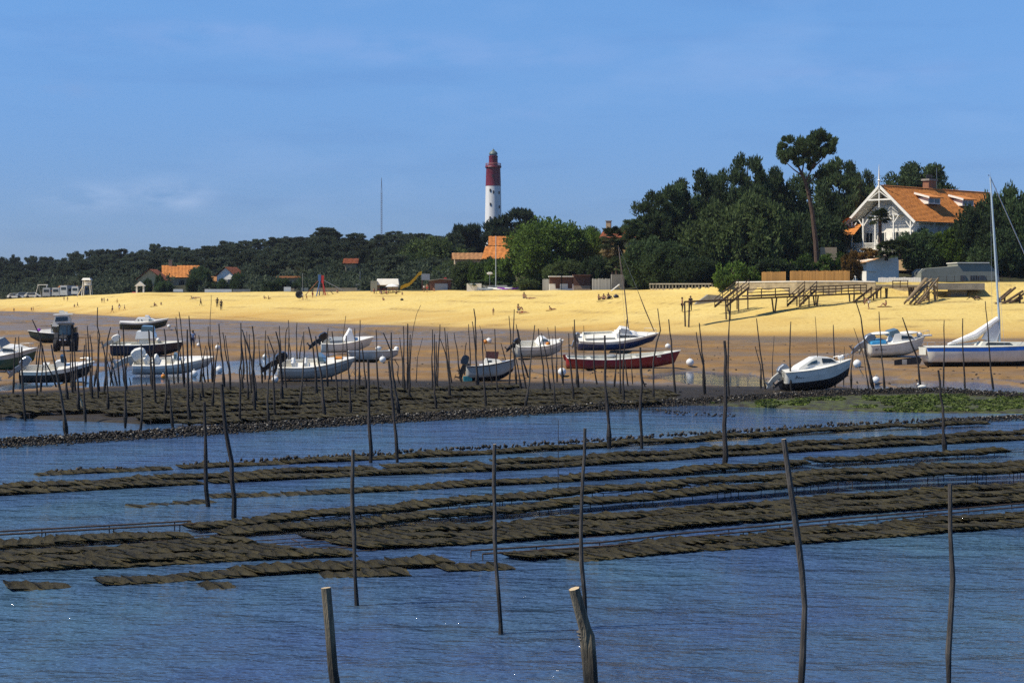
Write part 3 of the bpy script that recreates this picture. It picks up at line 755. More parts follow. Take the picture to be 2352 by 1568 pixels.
# panel; then base, ..., top of each stake, in pixels of that panel (0.2083 picture units each)
ST = """0
145 1000 150 700 165 450 172 385|285 1310 265 1150 240 700 238 490 T|222 900 212 600 207 375|410 1055 408 800 440 560 455 380 362 190|447 985 468 700 455 450|515 910 500 680 468 470|620 930 575 795 500 650 470 500|395 860 405 560 432 465|740 1520 690 1100 620 700 575 465 TG|750 1115 712 650 690 340 T|800 1030 800 700 790 400 800 300|785 930 778 560|830 980 822 600 815 440|870 1230 855 900 850 700 T|915 1200 870 1010 852 870 W|945 1320 920 1000 905 780 922 470|940 920 955 650 950 395|1000 1000 985 700 965 400 952 260|1020 1100 1005 850 1015 500 990 365|1080 1100 1085 700 1112 370 1085 260 1095 55|1040 920 1078 640 1080 450 1070 320|1145 1010 1165 800 1155 600 1120 425|1195 1220 1180 800 1190 400 1228 275|1290 910 1250 750 1195 560|1215 910 1230 780 1240 420|1250 910 1180 640|1320 910 1300 700 1283 450|1375 920 1340 600 1312 310|1380 1385 1395 900 1372 260|1400 1000 1390 760 1420 490|1440 900 1425 830|1545 1430 1570 1100 1570 460 G|1665 910 1660 600 1645 300|1720 1170 1700 800 1690 255 T|1690 980 1670 700 1650 320|1815 1270 1830 1000 1830 500 1812 290|1870 1080 1850 880 1810 480 G|1615 915 1612 880|1100 1000 1075 800 1060 760|990 940 988 880
1
30 1440 5 1150 -15 850|38 900 30 720 5 560|80 890 88 600 75 350 58 160|150 900 140 500 115 200 102 105|150 930 95 450 50 265|210 1360 185 900 180 430 180 300 T|230 1150 230 700 210 300 193 150|325 1140 320 1000 TT|375 880 350 650 310 360|325 880 345 720 390 480|410 880 405 640 395 500|365 1100 345 850 365 750 G|460 880 455 700 415 450 408 265|465 880 430 450 430 150 440 0 438 -80 N|470 860 475 640 460 365|455 1200 490 800 500 680 535 440|590 930 565 580 537 235 T|655 1010 650 760 600 520 575 330|660 860 640 640 608 365|765 1340 770 1150 765 750 800 620 785 450 785 225|810 840 800 650 775 400|855 1110 850 900 845 700 820 420 800 310|885 980 870 700 865 350|905 800 880 600 840 430 838 320|930 1200 910 750 925 500 905 260 T|945 1150 935 850 905 670 855 500 815 370 790 300 G|880 1050 895 800 915 650|930 1215 920 1020 TT|1010 890 985 650 972 415|1040 850 1045 550 1035 450 1045 310|1090 850 1085 600 1065 450|1080 1370 1065 1100 1075 900 1115 650 G|1155 1290 1130 900 1135 560 1065 370|1130 850 1140 600 1172 525|1230 1100 1215 700 1190 430 1160 320 T|1235 900 1215 600 1197 260|1280 960 1255 750 1265 330 1280 275|1295 850 1300 400 1293 195|1335 830 1325 560 1300 395|1385 830 1390 540 1375 340 1385 225|1410 830 1425 560 1460 370|1415 1185 1455 850 1475 550 1468 325 G|1615 1060 1590 700 1560 430 1518 270 T|1700 1300 1665 900 1615 560 1595 370 T|1735 950 1720 650 1725 400 1735 285|1775 850 1750 650 1728 450|1850 1130 1820 750 1800 450 1780 320|1500 870 1495 820|800 1000 775 700 772 560
2
5 1100 0 800 20 380 50 150 N|105 1270 90 850 65 500 55 365|150 1040 155 700 145 285|200 920 200 550 208 195|290 1000 255 750 225 440|415 1110 400 750 388 300|640 1270 610 1050 575 850 560 650 555 330 TG|600 1000 570 800 545 530 465 335 T|640 900 620 800 630 700 590 630|680 970 675 650 645 385|700 1000 690 700 685 260|735 1000 730 700 732 235 T|755 1090 752 700 760 355|750 800 775 420 800 260 830 130 875 30 N|825 885 840 600 895 390 N|1005 990 1000 600 1005 300|1045 1200 1025 900 1025 350|1060 980 1065 700 1075 500 1087 245|1040 960 1050 600 1045 430|1200 1080 1185 800 1160 550 1140 280|1215 890 1190 700 1165 340|1190 850 1150 560 1090 400|1325 880 1290 680 1270 500 1243 335|1360 800 1360 620 1378 440|1425 860 1415 500 1403 240|1500 950 1480 500 1445 210|1505 940 1485 600 1475 180 1460 70 T|1590 1170 1570 800 1550 310|1660 890 1600 560 1525 255 N|1735 1050 1715 880 1690 295|1850 920 1870 700 1865 350 1848 150|1840 770 1795 570 1760 450|1800 1000 1802 920|360 910 358 870|470 910 466 875
3
50 910 20 560 10 460 25 75|105 1000 60 700 30 560|150 950 110 680 65 300|180 830 100 560 45 240|135 1200 190 850 215 530 250 250 G|365 1030 340 700 290 290|425 1010 385 640 325 340|480 1170 460 900 430 580 393 275 NG|495 880 490 550 475 260|465 900 450 700 448 370 N|565 900 548 640 543 400|680 1110 660 800 630 600 625 340|725 950 705 600 688 190 T|735 880 690 500 672 270|787 890 795 650 790 255 N|935 900 905 700 902 350|1130 930 1150 600 1155 540|1190 1060 1195 700 1190 300|1240 1130 1225 800 1240 500 1268 190|1280 920 1250 700 1245 640|1330 900 1310 540 NG|1465 930 1420 800 1415 700|1560 1090 1560 900 1560 650 1600 430 1640 300 1612 60|1805 1030 1775 700 1745 340 1722 185 T
4
240 1370 225 1050 160 780 148 680|245 1360 235 1100 205 800 180 580 T|510 1390 500 1000 520 500 500 380|865 1300 860 1050 800 840|915 1310 870 1000 815 530|1000 1310 985 1050 1005 720 N|1195 1330 1180 900 1195 565|1495 1320 1480 800 1460 510 N|1680 1290 1675 900 1665 600|1775 1270 1780 840 N|1860 1300 1855 1100 1880 850
5
175 1340 110 950 0 640 N|230 1330 140 950 80 520 20 345 T|345 1330 310 900 280 455|740 1300 700 950 610 730 535 520 T|995 1280 1000 900 1005 550|1235 1350 1210 900 1212 530|1540 1310 1490 850 1440 340"""
def stake_obj(pts, r, m, label, group, cap=None, bulge=True, tap=.62):
    base = G(*pts[0]); Y = base.y
    rr = random.Random(int(pts[0][0] * 13 + pts[0][1] * 7))
    lean = rr.gauss(0, .04)
    W = [P(x, y, Y) - P(pts[0][0], pts[0][1], Y) for x, y in pts]
    W = [Vector((w.x, w.z * lean, w.z)) for w in W]
    W = [Vector((0, -0.01, -.5))] + W
    # refine with small kinks and taper
    fine = []; rad = []
    tot = sum((b - a).length for a, b in zip(W[:-1], W[1:])); acc = 0
    for a, b in zip(W[:-1], W[1:]):
        L = (b - a).length; k = max(1, int(L / .42))
        for i in range(k):
            t = i / k; q = a.lerp(b, t); s = (acc + L * t) / tot
            fine.append(q + Vector((rr.gauss(0, r * .25), rr.gauss(0, r * .25), 0)))
            foot = 1.55 if bulge and 0.02 < q.z < .45 + .3 * rr.random() and rr.random() < .8 else 1.0
            rad.append(r * (1.10 - tap * s) * rr.uniform(.84, 1.18) * foot)
        acc += L
    fine.append(W[-1]); rad.append(r * (1.08 - tap))
    b = MB().tube(fine, rad, 7)
    if cap: b.m[-1] = 1
    o = b.build('oyster_stake', [m, M_CUT] if cap else m, None, base, smooth=False, fix=False)
    return tag(o, label, 'stake', group)
LAND = [(0, 60, 'the green hulled cruiser at the photo edge'), (60, 118, 'the stern of the dark motor launch'), (118, 185, 'the tractor'), (185, 250, 'the bow of the dark motor launch'),
        (250, 300, 'the navy boat engines'), (300, 392, 'the outboard of the long white speedboat'), (392, 445, 'the man by the navy boat'), (445, 500, 'the bow of the long white speedboat'), (500, 560, 'the pair of white buoys'),
        (560, 625, 'the bright blue pool'), (625, 680, 'the black outboard of the big white speedboat'), (680, 740, 'the big white speedboat'), (740, 830, 'the white canvas windscreen boat'),
        (830, 915, 'the grey barge'), (915, 985, 'the bare sand gap beyond the barge'), (985, 1060, 'the sand left of the little cabin boat'), (1060, 1130, 'the black engine of the little cabin boat'), (1130, 1180, 'the brown screened cabin boat'),
        (1180, 1300, 'the white runabout'), (1300, 1390, 'the stern of the red longboat'), (1390, 1490, 'the blue sailing boat'), (1490, 1570, 'the bow of the red longboat'), (1570, 1700, 'the wooden footbridge end'),
        (1700, 1830, 'the tilted engine of the white cabin boat'), (1830, 1965, 'the tilted white cabin boat'), (1965, 2080, 'the white cruiser with the grey engine'), (2080, 2400, 'the blue striped sailing boat')]
stk = []
pi = 0
for line in ST.split('\n'):
    if len(line) < 3: pi = int(line); continue
    ox, oy = PAN[pi]
    for it in line.split('|'):
        w = it.split(); fl = ''
        if not w[-1].lstrip('-').isdigit(): fl = w.pop()
        nums = [float(a) * .20833 for a in w]
        stk.append(([(ox + nums[i], oy + nums[i + 1]) for i in range(0, len(nums), 2)], fl))
groups = {}
for pts, fl in stk:
    mid = sum(p[0] for p in pts) / len(pts)
    lm = next((l for a, b_, l in LAND if a <= mid < b_), LAND[-1][2] if mid > 2000 else LAND[0][2])
    groups.setdefault(lm, []).append((pts, fl))
ORD = ['first', 'second', 'third', 'fourth', 'fifth', 'sixth', 'seventh', 'eighth', 'ninth', 'tenth', 'eleventh', 'twelfth', 'thirteenth', 'fourteenth']
for lm, L in groups.items():
    L.sort(key=lambda a: a[0][-1][0])
    for i, (pts, fl) in enumerate(L):
        dx = pts[-1][0] - pts[0][0]; hh = pts[0][1] - pts[-1][1]
        kink = max(abs((pts[0][0] + dx * (pts[0][1] - q[1]) / max(hh, 1)) - q[0]) for q in pts)
        size = 'stump like' if hh < 40 else ('tall' if hh > 165 else 'slender')
        shape = 'crooked' if kink > 5 else ('leaning' if abs(dx) > 14 else 'upright')
        tone = 'bleached' if 'W' in fl else ('grey' if 'G' in fl else 'dark')
        lab = '%s %s stake%s before %s' % (size if hh < 40 else shape, tone, '' if len(L) == 1 else ', %s from the left,' % ORD[i], lm)
        r = .052
        if 'T' in fl: r = .066
        if 'TT' in fl: r = .10
        if 'N' in fl: r = .030
        stake_obj(pts, r, M_STAKEW if 'W' in fl else (M_STAKEG if 'G' in fl else M_STAKE), lab, 'stakes of the oyster park')
MIDP = [
 ([(475, 1163), (472, 1040), (471, 922)], .052, 'dark pole standing in mid water, thick at its foot, nearest the photo edge'),
 ([(541, 1188), (530, 1060), (520, 985), (509, 882)], .056, 'thick dark leaning pole rising from the open water end of the grey trestle row'),
 ([(851, 1062), (848, 965), (846, 880), (846, 825)], .055, 'dark pole with swollen foot in mid water before the grey barge'),
 ([(913, 1062), (906, 965), (897, 870), (893, 828)], .05, 'curved dark pole in mid water right of the swollen pole'),
 ([(1400, 1030), (1395, 945), (1391, 860), (1389, 770)], .052, 'tall pole rising from the thin far row before the blue sailing boat'),
 ([(1474, 1030), (1471, 955), (1474, 880), (1470, 797)], .052, 'pole with lumpy foot in the thin far row before the red longboat'),
 ([(1664, 1082), (1664, 975), (1667, 890), (1663, 782)], .06, 'dark pole standing on a weedy clump at the middle row end'),
 ([(2170, 1047), (2166, 935), (2156, 850)], .05, 'dark pole in the water before the blue striped sailing boat'),
 ([(1282, 1122), (1282, 1040), (1282, 963)], .012, 'very thin iron rod upright between the rows in mid water'),
]
for pts, r, lab in MIDP: stake_obj(pts, r * 1.15, M_STAKE, lab, 'poles standing in the water', bulge=r > .03, tap=.45)
FORE = [
 ([(820, 1390), (813, 1230), (809, 1120), (811, 1032)], .040, M_STAKEG, 'straight slim grey pole in open water left of the middle', 0),
 ([(1147, 1455), (1150, 1430), (1139, 1290), (1135, 1120), (1136, 1020)], .040, M_STAKEG, 'grey pole with a thick drowned foot in open water near the middle', 1),
 ([(1346, 1440), (1336, 1290), (1336, 1150), (1343, 982)], .037, M_STAKEG, 'slim kinked pole rising just behind the thick strapped post', 0),
 ([(1840, 1650), (1842, 1520), (1848, 1390), (1830, 1230), (1810, 1110), (1797, 1006)], .047, M_STAKEG, 'long curved pole with a sawn top, the tallest one in open water', 1),
 ([(2183, 1640), (2182, 1500), (2187, 1330), (2184, 1230), (2184, 1112)], .038, M_STAKEG, 'upright grey pole with knots in open water near the sailing boat side', 0),
 ([(772, 1610), (762, 1540), (754, 1440), (748, 1350)], .078, M_POST, 'thick short post with a flat sawn top in the nearest water', 1),
 ([(1362, 1610), (1352, 1510), (1340, 1440), (1318, 1348)], .085, M_POST, 'thick forked post with a pale sawn top, strapped low down', 1),
]
for pts, r, m, lab, cap in FORE: stake_obj(pts, r, m, lab, 'poles in the nearest water', cap, bulge=False, tap=.12 if r > .06 else .3)
def fork():
    t = bpy.data.objects['oyster_stake.%03d' % (len([o for o in bpy.data.objects if o.name.startswith('oyster_stake')]) - 1)]
    base = t.location
    q = [P(x, y, base.y - .06) - base for x, y in ((1366, 1610), (1360, 1520), (1357, 1460), (1347, 1428))]
    MB().tube(q, [.07, .075, .06, .035], 7).build('side_branch', M_POST, t, fix=False)
    c = (P(1341, 1452, base.y) - base)
    b = MB()
    for dz in (0, -.05, -.1): b.lathe([(.10, dz), (.112, dz + .012), (.10, dz + .024)], 10, c + Vector((-dz * .25, 0, 0)))
    b.build('rope_lashing', M_LINE, t, fix=False)
fork()
# ------------------------------------------------------------------ boats
VSEC = [(0, 0), (.46, .10), (.86, .28), (.92, .50), (.96, .74), (1, 1)]
RSEC = [(0, 0), (.50, .07), (.80, .25), (.94, .52), (.985, .78), (1, 1)]
FLAT = [(0, 0), (.70, .02), (.90, .12), (.94, .45), (.97, .75), (1, 1)]
def stain(m, amount=.5):
    n, l = m.node_tree.nodes, m.node_tree.links; bs = n['Principled BSDF']; src = bs.inputs['Base Color'].links[0].from_socket
    t = n.new('ShaderNodeTexCoord'); sp = n.new('ShaderNodeSeparateXYZ'); l.new(t.outputs['Object'], sp.inputs[0])
    z = mathn(n, l, 'ADD', sp.outputs[2], mathn(n, l, 'MULTIPLY', noise(n, l, 1.6, 5, (1, 1, .4)), .7))
    c = ramp_mix(n, l, rng(n, l, z, .45, .85, amount, 0), src, (.075, .062, .035))
    c = ramp_mix(n, l, rng(n, l, noise(n, l, 2.2, 5, (2.2, 1, .25)), .56, .74, 0, .28), c, (.22, .18, .11))
    l.new(c, bs.inputs['Base Color'])
for m_ in (M_GREYSHADEHULL, M_WHITE2, M_RED, M_BLUE): stain(m_)
class Hull:
    def __init__(s, L, B, H, bow=.35, stern=.85, keel=.55, rake=.10, sec=VSEC, p=2.4, n=18, deck_from=.55, cockpit=.55, fullest=.42, transom=0.0, stern_up=0.0):
        s.L, s.B, s.H = L, B, H
        s.n = n; s.sec = sec; s.deck_from = deck_from; s.cockpit = cockpit
        s.ts = [i / (n - 1) for i in range(n)]
        s.st = []
        for t in s.ts:
            if t < fullest: hb = stern + (1 - stern) * math.sin(math.pi / 2 * t / fullest)
            else: hb = 1 - ((t - fullest) / (1 - fullest)) ** p
            hb = max(.012, hb) * B / 2
            sz = H * (1 + bow * max(0, (t - .25) / .75) ** 2 + stern_up * (1 - t) ** 3)
            kz = keel * H * max(0, (t - .62) / .38) ** 2.2
            ring = []
            for a, b in sec:
                z = kz + (sz - kz) * b
                x = -L / 2 + L * t * (1 - rake) + rake * L * (t ** 4) * (z / (H * (1 + bow))) - transom * L * (1 - t) ** 6 * (1 - b)
                ring.append((x, hb * a, z))
            s.st.append(ring)
    def sheer(s, t):
        k = t * (s.n - 1); i = min(int(k), s.n - 2); f = k - i
        a, b = s.st[i][-1], s.st[i + 1][-1]
        return [a[j] + (b[j] - a[j]) * f for j in range(3)]
    def build(s, root, topside, bottom, stripe=None, deckm=None, rail=None, bottom_rows=2, rimw=.10, inner=None):
        m = len(s.sec)
        b = MB()
        for sg in (1, -1):
            rows = [[(x, sg * y, z) for x, y, z in r] for r in s.st]
            for i in range(s.n - 1):
                for k in range(m - 1):
                    mi = 1 if k < bottom_rows else (2 if (stripe and k == m - 2) else 0)
                    b.add([rows[i][k], rows[i + 1][k], rows[i + 1][k + 1], rows[i][k + 1]], [(0, 1, 2, 3)], mi)
        ring = [(x, y, z) for x, y, z in s.st[0]]
        for k in range(m - 1):
            a, c = ring[k], ring[k + 1]
            b.add([(a[0], -a[1], a[2]), (a[0], a[1], a[2]), (c[0], c[1], c[2]), (c[0], -c[1], c[2])], [(0, 1, 2, 3)], 1 if k < bottom_rows else 0)
        h = b.build('hull', [topside, bottom, stripe or topside], root, smooth=True)
        import bmesh
        bm = bmesh.new(); bm.from_mesh(h.data); bmesh.ops.remove_doubles(bm, verts=bm.verts, dist=.002); bmesh.ops.recalc_face_normals(bm, faces=bm.faces); bm.to_mesh(h.data); bm.free()
        deckm = deckm or M_WHITE
        d = MB()
        rim = []; flo = []
        for i, t in enumerate(s.ts):
            x, y, z = s.st[i][-1]
            yi = max(.004, y - min(rimw, y * .45))
            rim.append((x, y, yi, z + .012)); flo.append(max(.22 * s.H, z - s.cockpit))
        for sg in (1, -1):
            for i in range(s.n - 1):
                a, c = rim[i], rim[i + 1]
                d.add([(a[0], sg * a[1], a[3]), (c[0], sg * c[1], c[3]), (c[0], sg * c[2], c[3] + .01), (a[0], sg * a[2], a[3] + .01)], [(0, 1, 2, 3)])
                if s.ts[i + 1] <= s.deck_from + 1e-6:
                    d.add([(a[0], sg * a[2], a[3] + .01), (c[0], sg * c[2], c[3] + .01), (c[0], sg * c[2] * .94, flo[i + 1]), (a[0], sg * a[2] * .94, flo[i])], [(0, 1, 2, 3)], 1)
        for i in range(s.n - 1):
            a, c = rim[i], rim[i + 1]
            if s.ts[i + 1] <= s.deck_from + 1e-6:
                d.add([(a[0], -a[2] * .94, flo[i]), (a[0], a[2] * .94, flo[i]), (c[0], c[2] * .94, flo[i + 1]), (c[0], -c[2] * .94, flo[i + 1])], [(0, 1, 2, 3)], 1)
            else:
                cr = .05 * s.B * (a[2] / (s.B / 2)); cr2 = .05 * s.B * (c[2] / (s.B / 2))
                d.add([(a[0], -a[2], a[3] + .01), (a[0], 0, a[3] + .01 + cr), (a[0], a[2], a[3] + .01), (c[0], -c[2], c[3] + .01), (c[0], 0, c[3] + .01 + cr2), (c[0], c[2], c[3] + .01)], [(0, 1, 4, 3), (1, 2, 5, 4)])
                if i == 0 or s.ts[i] <= s.deck_from + 1e-6 and s.deck_from > 0.01:
                    d.add([(a[0], -a[2], a[3] + .01), (a[0], a[2], a[3] + .01), (a[0], a[2] * .94, flo[i]), (a[0], -a[2] * .94, flo[i])], [(0, 1, 2, 3)], 1)
        a = rim[0]
        if s.deck_from > .01:
            d.add([(a[0] + .05, -a[2], a[3] + .01), (a[0] + .05, a[2], a[3] + .01), (a[0] + .05, a[2] * .94, flo[0]), (a[0] + .05, -a[2] * .94, flo[0])], [(0, 1, 2, 3)], 1)
            d.add([(a[0], -a[1], a[3]), (a[0], a[1], a[3]), (a[0] + .05, a[2], a[3] + .01), (a[0] + .05, -a[2], a[3] + .01)], [(0, 1, 2, 3)])
        d.build('deck', [deckm, inner or deckm], root)
        if rail:
            r = MB()
            for sg in (1, -1): r.tube([(q[0], sg * (q[1] + .01), q[3] - .03) for q in rim], .035, 5)
            r.build('rubbing_strake', rail, root, smooth=True)
        s.floor = flo
def outboard(root, x, z, cowl, size=1.0, tilt=50, leg=None, y=0, rz=0):
    b = MB()
    leg = leg or M_GREYMETAL
    b.prof([(.02, .05), (-.24, .05), (-.30, -.35), (-.26, -.72), (-.42, -.74), (-.46, -.80), (-.20, -.82), (-.14, -.95), (-.08, -.95), (-.06, -.78), (-.05, -.3), (.02, -.1)], .075, .12)
    b.box((.08, 0, -.06), (.10, .20, .34))
    o = b.build('outboard_motor', leg, root, (x, y, z), (0, R(tilt), rz)); o.scale = (size,) * 3
    c = MB()
    c.prof([(-.36, .06), (-.42, .28), (-.36, .56), (-.22, .66), (.02, .62), (.08, .40), (.06, .06)], .19, .13)
    cc = c.build('motor_cowl', cowl, o); 
    bv = cc.modifiers.new('round', 'BEVEL'); bv.width = .04; bv.segments = 1
    p = MB()
    for k in range(3):
        a = k * 2.094
        p.add([(-.47, .03 * math.cos(a), -.77 + .03 * math.sin(a)), (-.50, .16 * math.cos(a - .4), -.77 + .16 * math.sin(a - .4)), (-.46, .17 * math.cos(a + .3), -.77 + .17 * math.sin(a + .3)), (-.45, .03 * math.cos(a + .6), -.77 + .03 * math.sin(a + .6))], [(0, 1, 2, 3)])
    p.tube([(-.40, 0, -.77), (-.53, 0, -.77)], [.045, .02], 7)
    p.build('propeller', M_BLACK, o)
    return o
def pulpit(root, pts, h=.45, name='guard_rail'):
    b = MB()
    top = [Vector(p) + Vector((0, 0, h)) for p in pts]
    b.tube(top, .014, 5)
    for p, q in zip(pts, top): b.tube([p, q], .012, 5)
    b.build(name, M_STEEL, root)
def boat_at(name, label, x0, x1, yb, heading=0, roll=0, pitch=0, cat='boat', L=None):
    """thing whose length spans picture columns x0..x1 with its foot at row yb"""
    g = G((x0 + x1) / 2, yb)
    t = thing(name, label, cat, (g.x, g.y, g.z - .03 + .012 * abs(roll) * (roll < 90)), 0)
    t.rotation_euler = (R(roll), R(-pitch), R(heading))
    t['_tmp'] = 1; del t['_tmp']
    return t, (x1 - x0) * g.y / F / abs(math.cos(R(heading)))
BG = 'boats lying on the sand at low tide'
def fin(t): t['group'] = BG

# far left cruiser, green bottom, cut by the photo edge
t, L = boat_at('motor_cruiser', 'white cabin cruiser with a green lower hull, cut by the photo edge', -40, 91, 853, -8, 9); fin(t)
h = Hull(L, 2.3, 1.25, .30, .9, .6, .13, deck_from=.35, cockpit=.5)
h.build(t, M_GREYSHADEHULL, M_GREEN, None, M_WHITE, M_STEEL, bottom_rows=4)
MB().prof([(-L * .1, 1.25), (L * .30, 1.45), (L * .14, 1.72), (-L * .08, 1.78)], .85, .6).build('cabin', M_WHITE, t)
MB().prof([(-L * .05, 1.50), (L * .19, 1.52), (L * .12, 1.66), (-L * .04, 1.70)], .80, .72).build('side_window', M_GLASS, t)
MB().prof([(-L * .30, 1.6), (-L * .06, 1.76), (-L * .14, 2.25), (-L * .40, 2.2)], .8, .6).build('canopy', M_GREYCANVAS, t)
pulpit(t, [(L * .1, .85, 1.45), (L * .3, .6, 1.55), (L * .42, .2, 1.62), (L * .42, -.2, 1.62), (L * .3, -.6, 1.55), (L * .1, -.85, 1.45)], .28)

# small cruiser behind the tractor
t, L = boat_at('launch', 'dark green launch with a white deck and purple cover, bow behind the tractor', 64, 150, 787, 184, 3); fin(t)
h = Hull(L, 1.9, .95, .35, .85, .6, .14, deck_from=.4)
h.build(t, M_DKGREEN, M_BLACK, None, M_WHITE, M_WHITE)
MB().prof([(-L * .15, .98), (L * .18, 1.05), (L * .12, 1.36), (-L * .13, 1.42)], .6, .5).build('cabin', M_WHITE, t)
MB().ball((L * .20, 0, 1.28), (.22, .35, .22)).build('purple_cover', M_PURPLE, t, smooth=True)
outboard(t, -L / 2 - .02, .85, M_WHITE, .9, 40)

# tractor
g = G(150, 806)
t = thing('tractor', 'dark tractor with a glazed cab parked on the wet sand', 'tractor', g); t.rotation_euler = (0, 0, R(-82))
def wheel(par, x, y, r, w):
    b = MB(); n = 20
    prof = [(r * .55, -w / 2), (r * .92, -w / 2), (r, -w * .36), (r, w * .36), (r * .92, w / 2), (r * .55, w / 2)]
    vs = []; fs = []
    for i, (a, c) in enumerate(prof):
        for k in range(n):
            q = 2 * math.pi * k / n; rr = a * (1.03 if a >= r and k % 2 else 1)
            vs.append((rr * math.cos(q), c, rr * math.sin(q)))
    for i in range(len(prof) - 1):
        for k in range(n): fs.append((i * n + k, i * n + (k + 1) % n, (i + 1) * n + (k + 1) % n, (i + 1) * n + k))
    b.add(vs, fs)
    w_ = b.build('wheel', M_RUBBER, par, (x, y, r))
    q = MB(); q.tube([(0, -w * .3, 0), (0, w * .3, 0)], r * .56, 14); q.tube([(0, -w * .38, 0), (0, w * .38, 0)], r * .16, 8)
    q.build('rim', M_GREYMETAL, w_)
for x, y, r, w in ((-.9, .78, .80, .46), (-.9, -.78, .80, .46), (1.25, .72, .55, .34), (1.25, -.72, .55, .34)): wheel(t, x, y, r, w)
b = MB(); b.prof([(.1, .75), (2.0, .72), (2.05, 1.25), (1.9, 1.42), (.1, 1.5)], .36, .30); b.box((.3, 0, .7), (3.0, .5, .3)); b.box((-.9, 0, .8), (.25, 1.3, .25)); b.box((1.25, 0, .55), (.16, 1.3, .16))
b.build('hood', M_BLACK, t)
b = MB(); b.prof([(-1.15, .95), (.15, .95), (.15, 1.5), (-1.25, 1.5)], .62, .66)
for sx, sy in ((.12, .58), (.12, -.58), (-1.18, .62), (-1.18, -.62), (-.5, .63), (-.5, -.63)): b.bar((sx, sy, 1.45), (sx * .93, sy * .93, 2.42), .07)
b.build('cab', M_BLACK, t)
MB().prof([(-1.35, 2.40), (.3, 2.40), (.22, 2.54), (-1.25, 2.56)], .72, .62).build('cab_roof', M_BLACK, t)
b = MB(); b.prof([(-1.08, 1.5), (.06, 1.5), (.03, 2.38), (-1.05, 2.38)], .575, .56); b.build('cab_window', M_CLEAR, t)
b = MB(); b.box((-.7, 0, 1.35), (.5, .5, .14)); b.box((-.93, 0, 1.65), (.12, .48, .6)); b.build('seat', M_GREYMETAL, t)
b = MB(); b.tube([(1.4, .30, 1.4), (1.4, .30, 2.3)], .04, 7); b.build('exhaust_pipe', M_BLACK, t)
for s in (1, -1):
    b = MB(); b.sheet([[(-.9 + .86 * math.cos(q), s * .53, .80 + .86 * math.sin(q)), (-.9 + .86 * math.cos(q), s * 1.03, .80 + .86 * math.sin(q))] for q in [R(a) for a in range(10, 171, 20)]]); b.build('mudguard', M_BLACK, t)
    MB().ball((2.06, s * .22, 1.05), (.05, .09, .09), 8, 6).build('headlight', M_STEEL, t)
# box and white bench it carries on the roof side: boat beyond
t2, L = boat_at('cabin_launch', 'white topped boat cabin showing above the tractor roof', 122, 170, 775, 186); fin(t2)
h = Hull(L * 1.2, 2.2, 1.2, .3, .85, .5, .1, deck_from=.3); h.build(t2, M_DKGREEN, M_BLACK, None, M_WHITE2)
MB().prof([(-.9, 1.2), (1.2, 1.3), (.8, 2.5), (-.7, 2.6)], .8, .7).build('cabin', M_WHITE2, t2)
MB().prof([(-1.1, 2.62), (1.0, 2.55), (1.0, 2.70), (-1.1, 2.78)], .85, .8).build('cabin_roof', M_WHITE, t2)
MB().prof([(-.6, 1.9), (.85, 1.85), (.72, 2.35), (-.55, 2.4)], .80, .745).build('side_window', M_GLASS, t2)
b = MB(); b.box((0, 0, 2.86), (.9, .5, .18)); b.box((.2, 0, 3.02), (.5, .4, .14)); b.build('roof_locker', M_WHITE, t2)

# dark green pinasse
t, L = boat_at('pinasse', 'dark green boat with a rounded white cabin, farthest out on the flats', 277, 387, 757, 4, 5); fin(t)
h = Hull(L, 2.1, .95, .55, .55, .5, .10, RSEC, p=2.0, deck_from=.0, fullest=.5, stern_up=.12)
h.build(t, M_DKGREEN, M_BLACK, M_WHITE, M_WHITE, M_WHITE, bottom_rows=1)
MB().prof([(-L * .20, .98), (L * .26, 1.08), (L * .16, 1.40), (L * .04, 1.56), (-L * .14, 1.56)], .72, .55).build('cabin', M_WHITE, t, smooth=True)
MB().prof([(L * .02, 1.50), (L * .12, 1.46), (L * .09, 1.82), (L * .02, 1.85)], .45, .36).build('wheelhouse', M_WHITE, t)
b = MB()
for x in (-L * .11, -L * .04): b.tube([(x, -.675, 1.28), (x, .675, 1.28)], .09, 10)
b.build('porthole', M_GLASS, t)
MB().prof([(L * .10, 1.18), (L * .24, 1.12), (L * .17, 1.34), (L * .10, 1.42)], .70, .64).build('front_window', M_CLEAR, t)

# navy centre console
t, L = boat_at('fishing_boat', 'long navy hulled fishing boat with a tall white centre console', 259, 421, 818, 2, 5); fin(t)
h = Hull(L, 2.3, 1.05, .18, .92, .5, .07, deck_from=.80, cockpit=.65)
h.build(t, M_NAVY, M_BLACK, None, M_CREAM, M_WHITE)
MB().prof([(-L * .12, .45), (L * .02, .45), (L * .02, 1.55), (-L * .08, 1.65), (-L * .12, 1.2)], .42, .38).build('console', M_WHITE, t)
MB().prof([(-L * .16, 1.50), (L * .12, 1.55), (L * .10, 1.95), (L * .06, 2.15), (-L * .14, 2.1)], .62, .5).build('cabin_pod', M_WHITE, t, smooth=True)
MB().prof([(-L * .08, 2.12), (L * .10, 2.12), (L * .08, 2.52), (-L * .07, 2.55)], .5, .45).build('windscreen', M_CLEAR, t)
b = MB()
for sx in (-L * .13, L * .06):
    for sy in (-.5, .5): b.tube([(sx, sy, .5), (sx, sy, 1.55)], .025, 6)
b.build('pod_support', M_STEEL, t)
b = MB(); b.box((-L * .28, 0, .75), (.5, 1.0, .5)); b.build('bench_seat', M_CREAM, t)
outboard(t, -L / 2 + .1, 1.15, M_WHITE, 1.15, 58, M_WHITE2); outboard(t, -L / 2 + .15, 1.05, M_WHITE2, .75, 66, M_WHITE2, .55)
MB().ball((L * .12, .9, 1.25), .16, 8, 6).build('fender', M_BUOY, t, smooth=True)

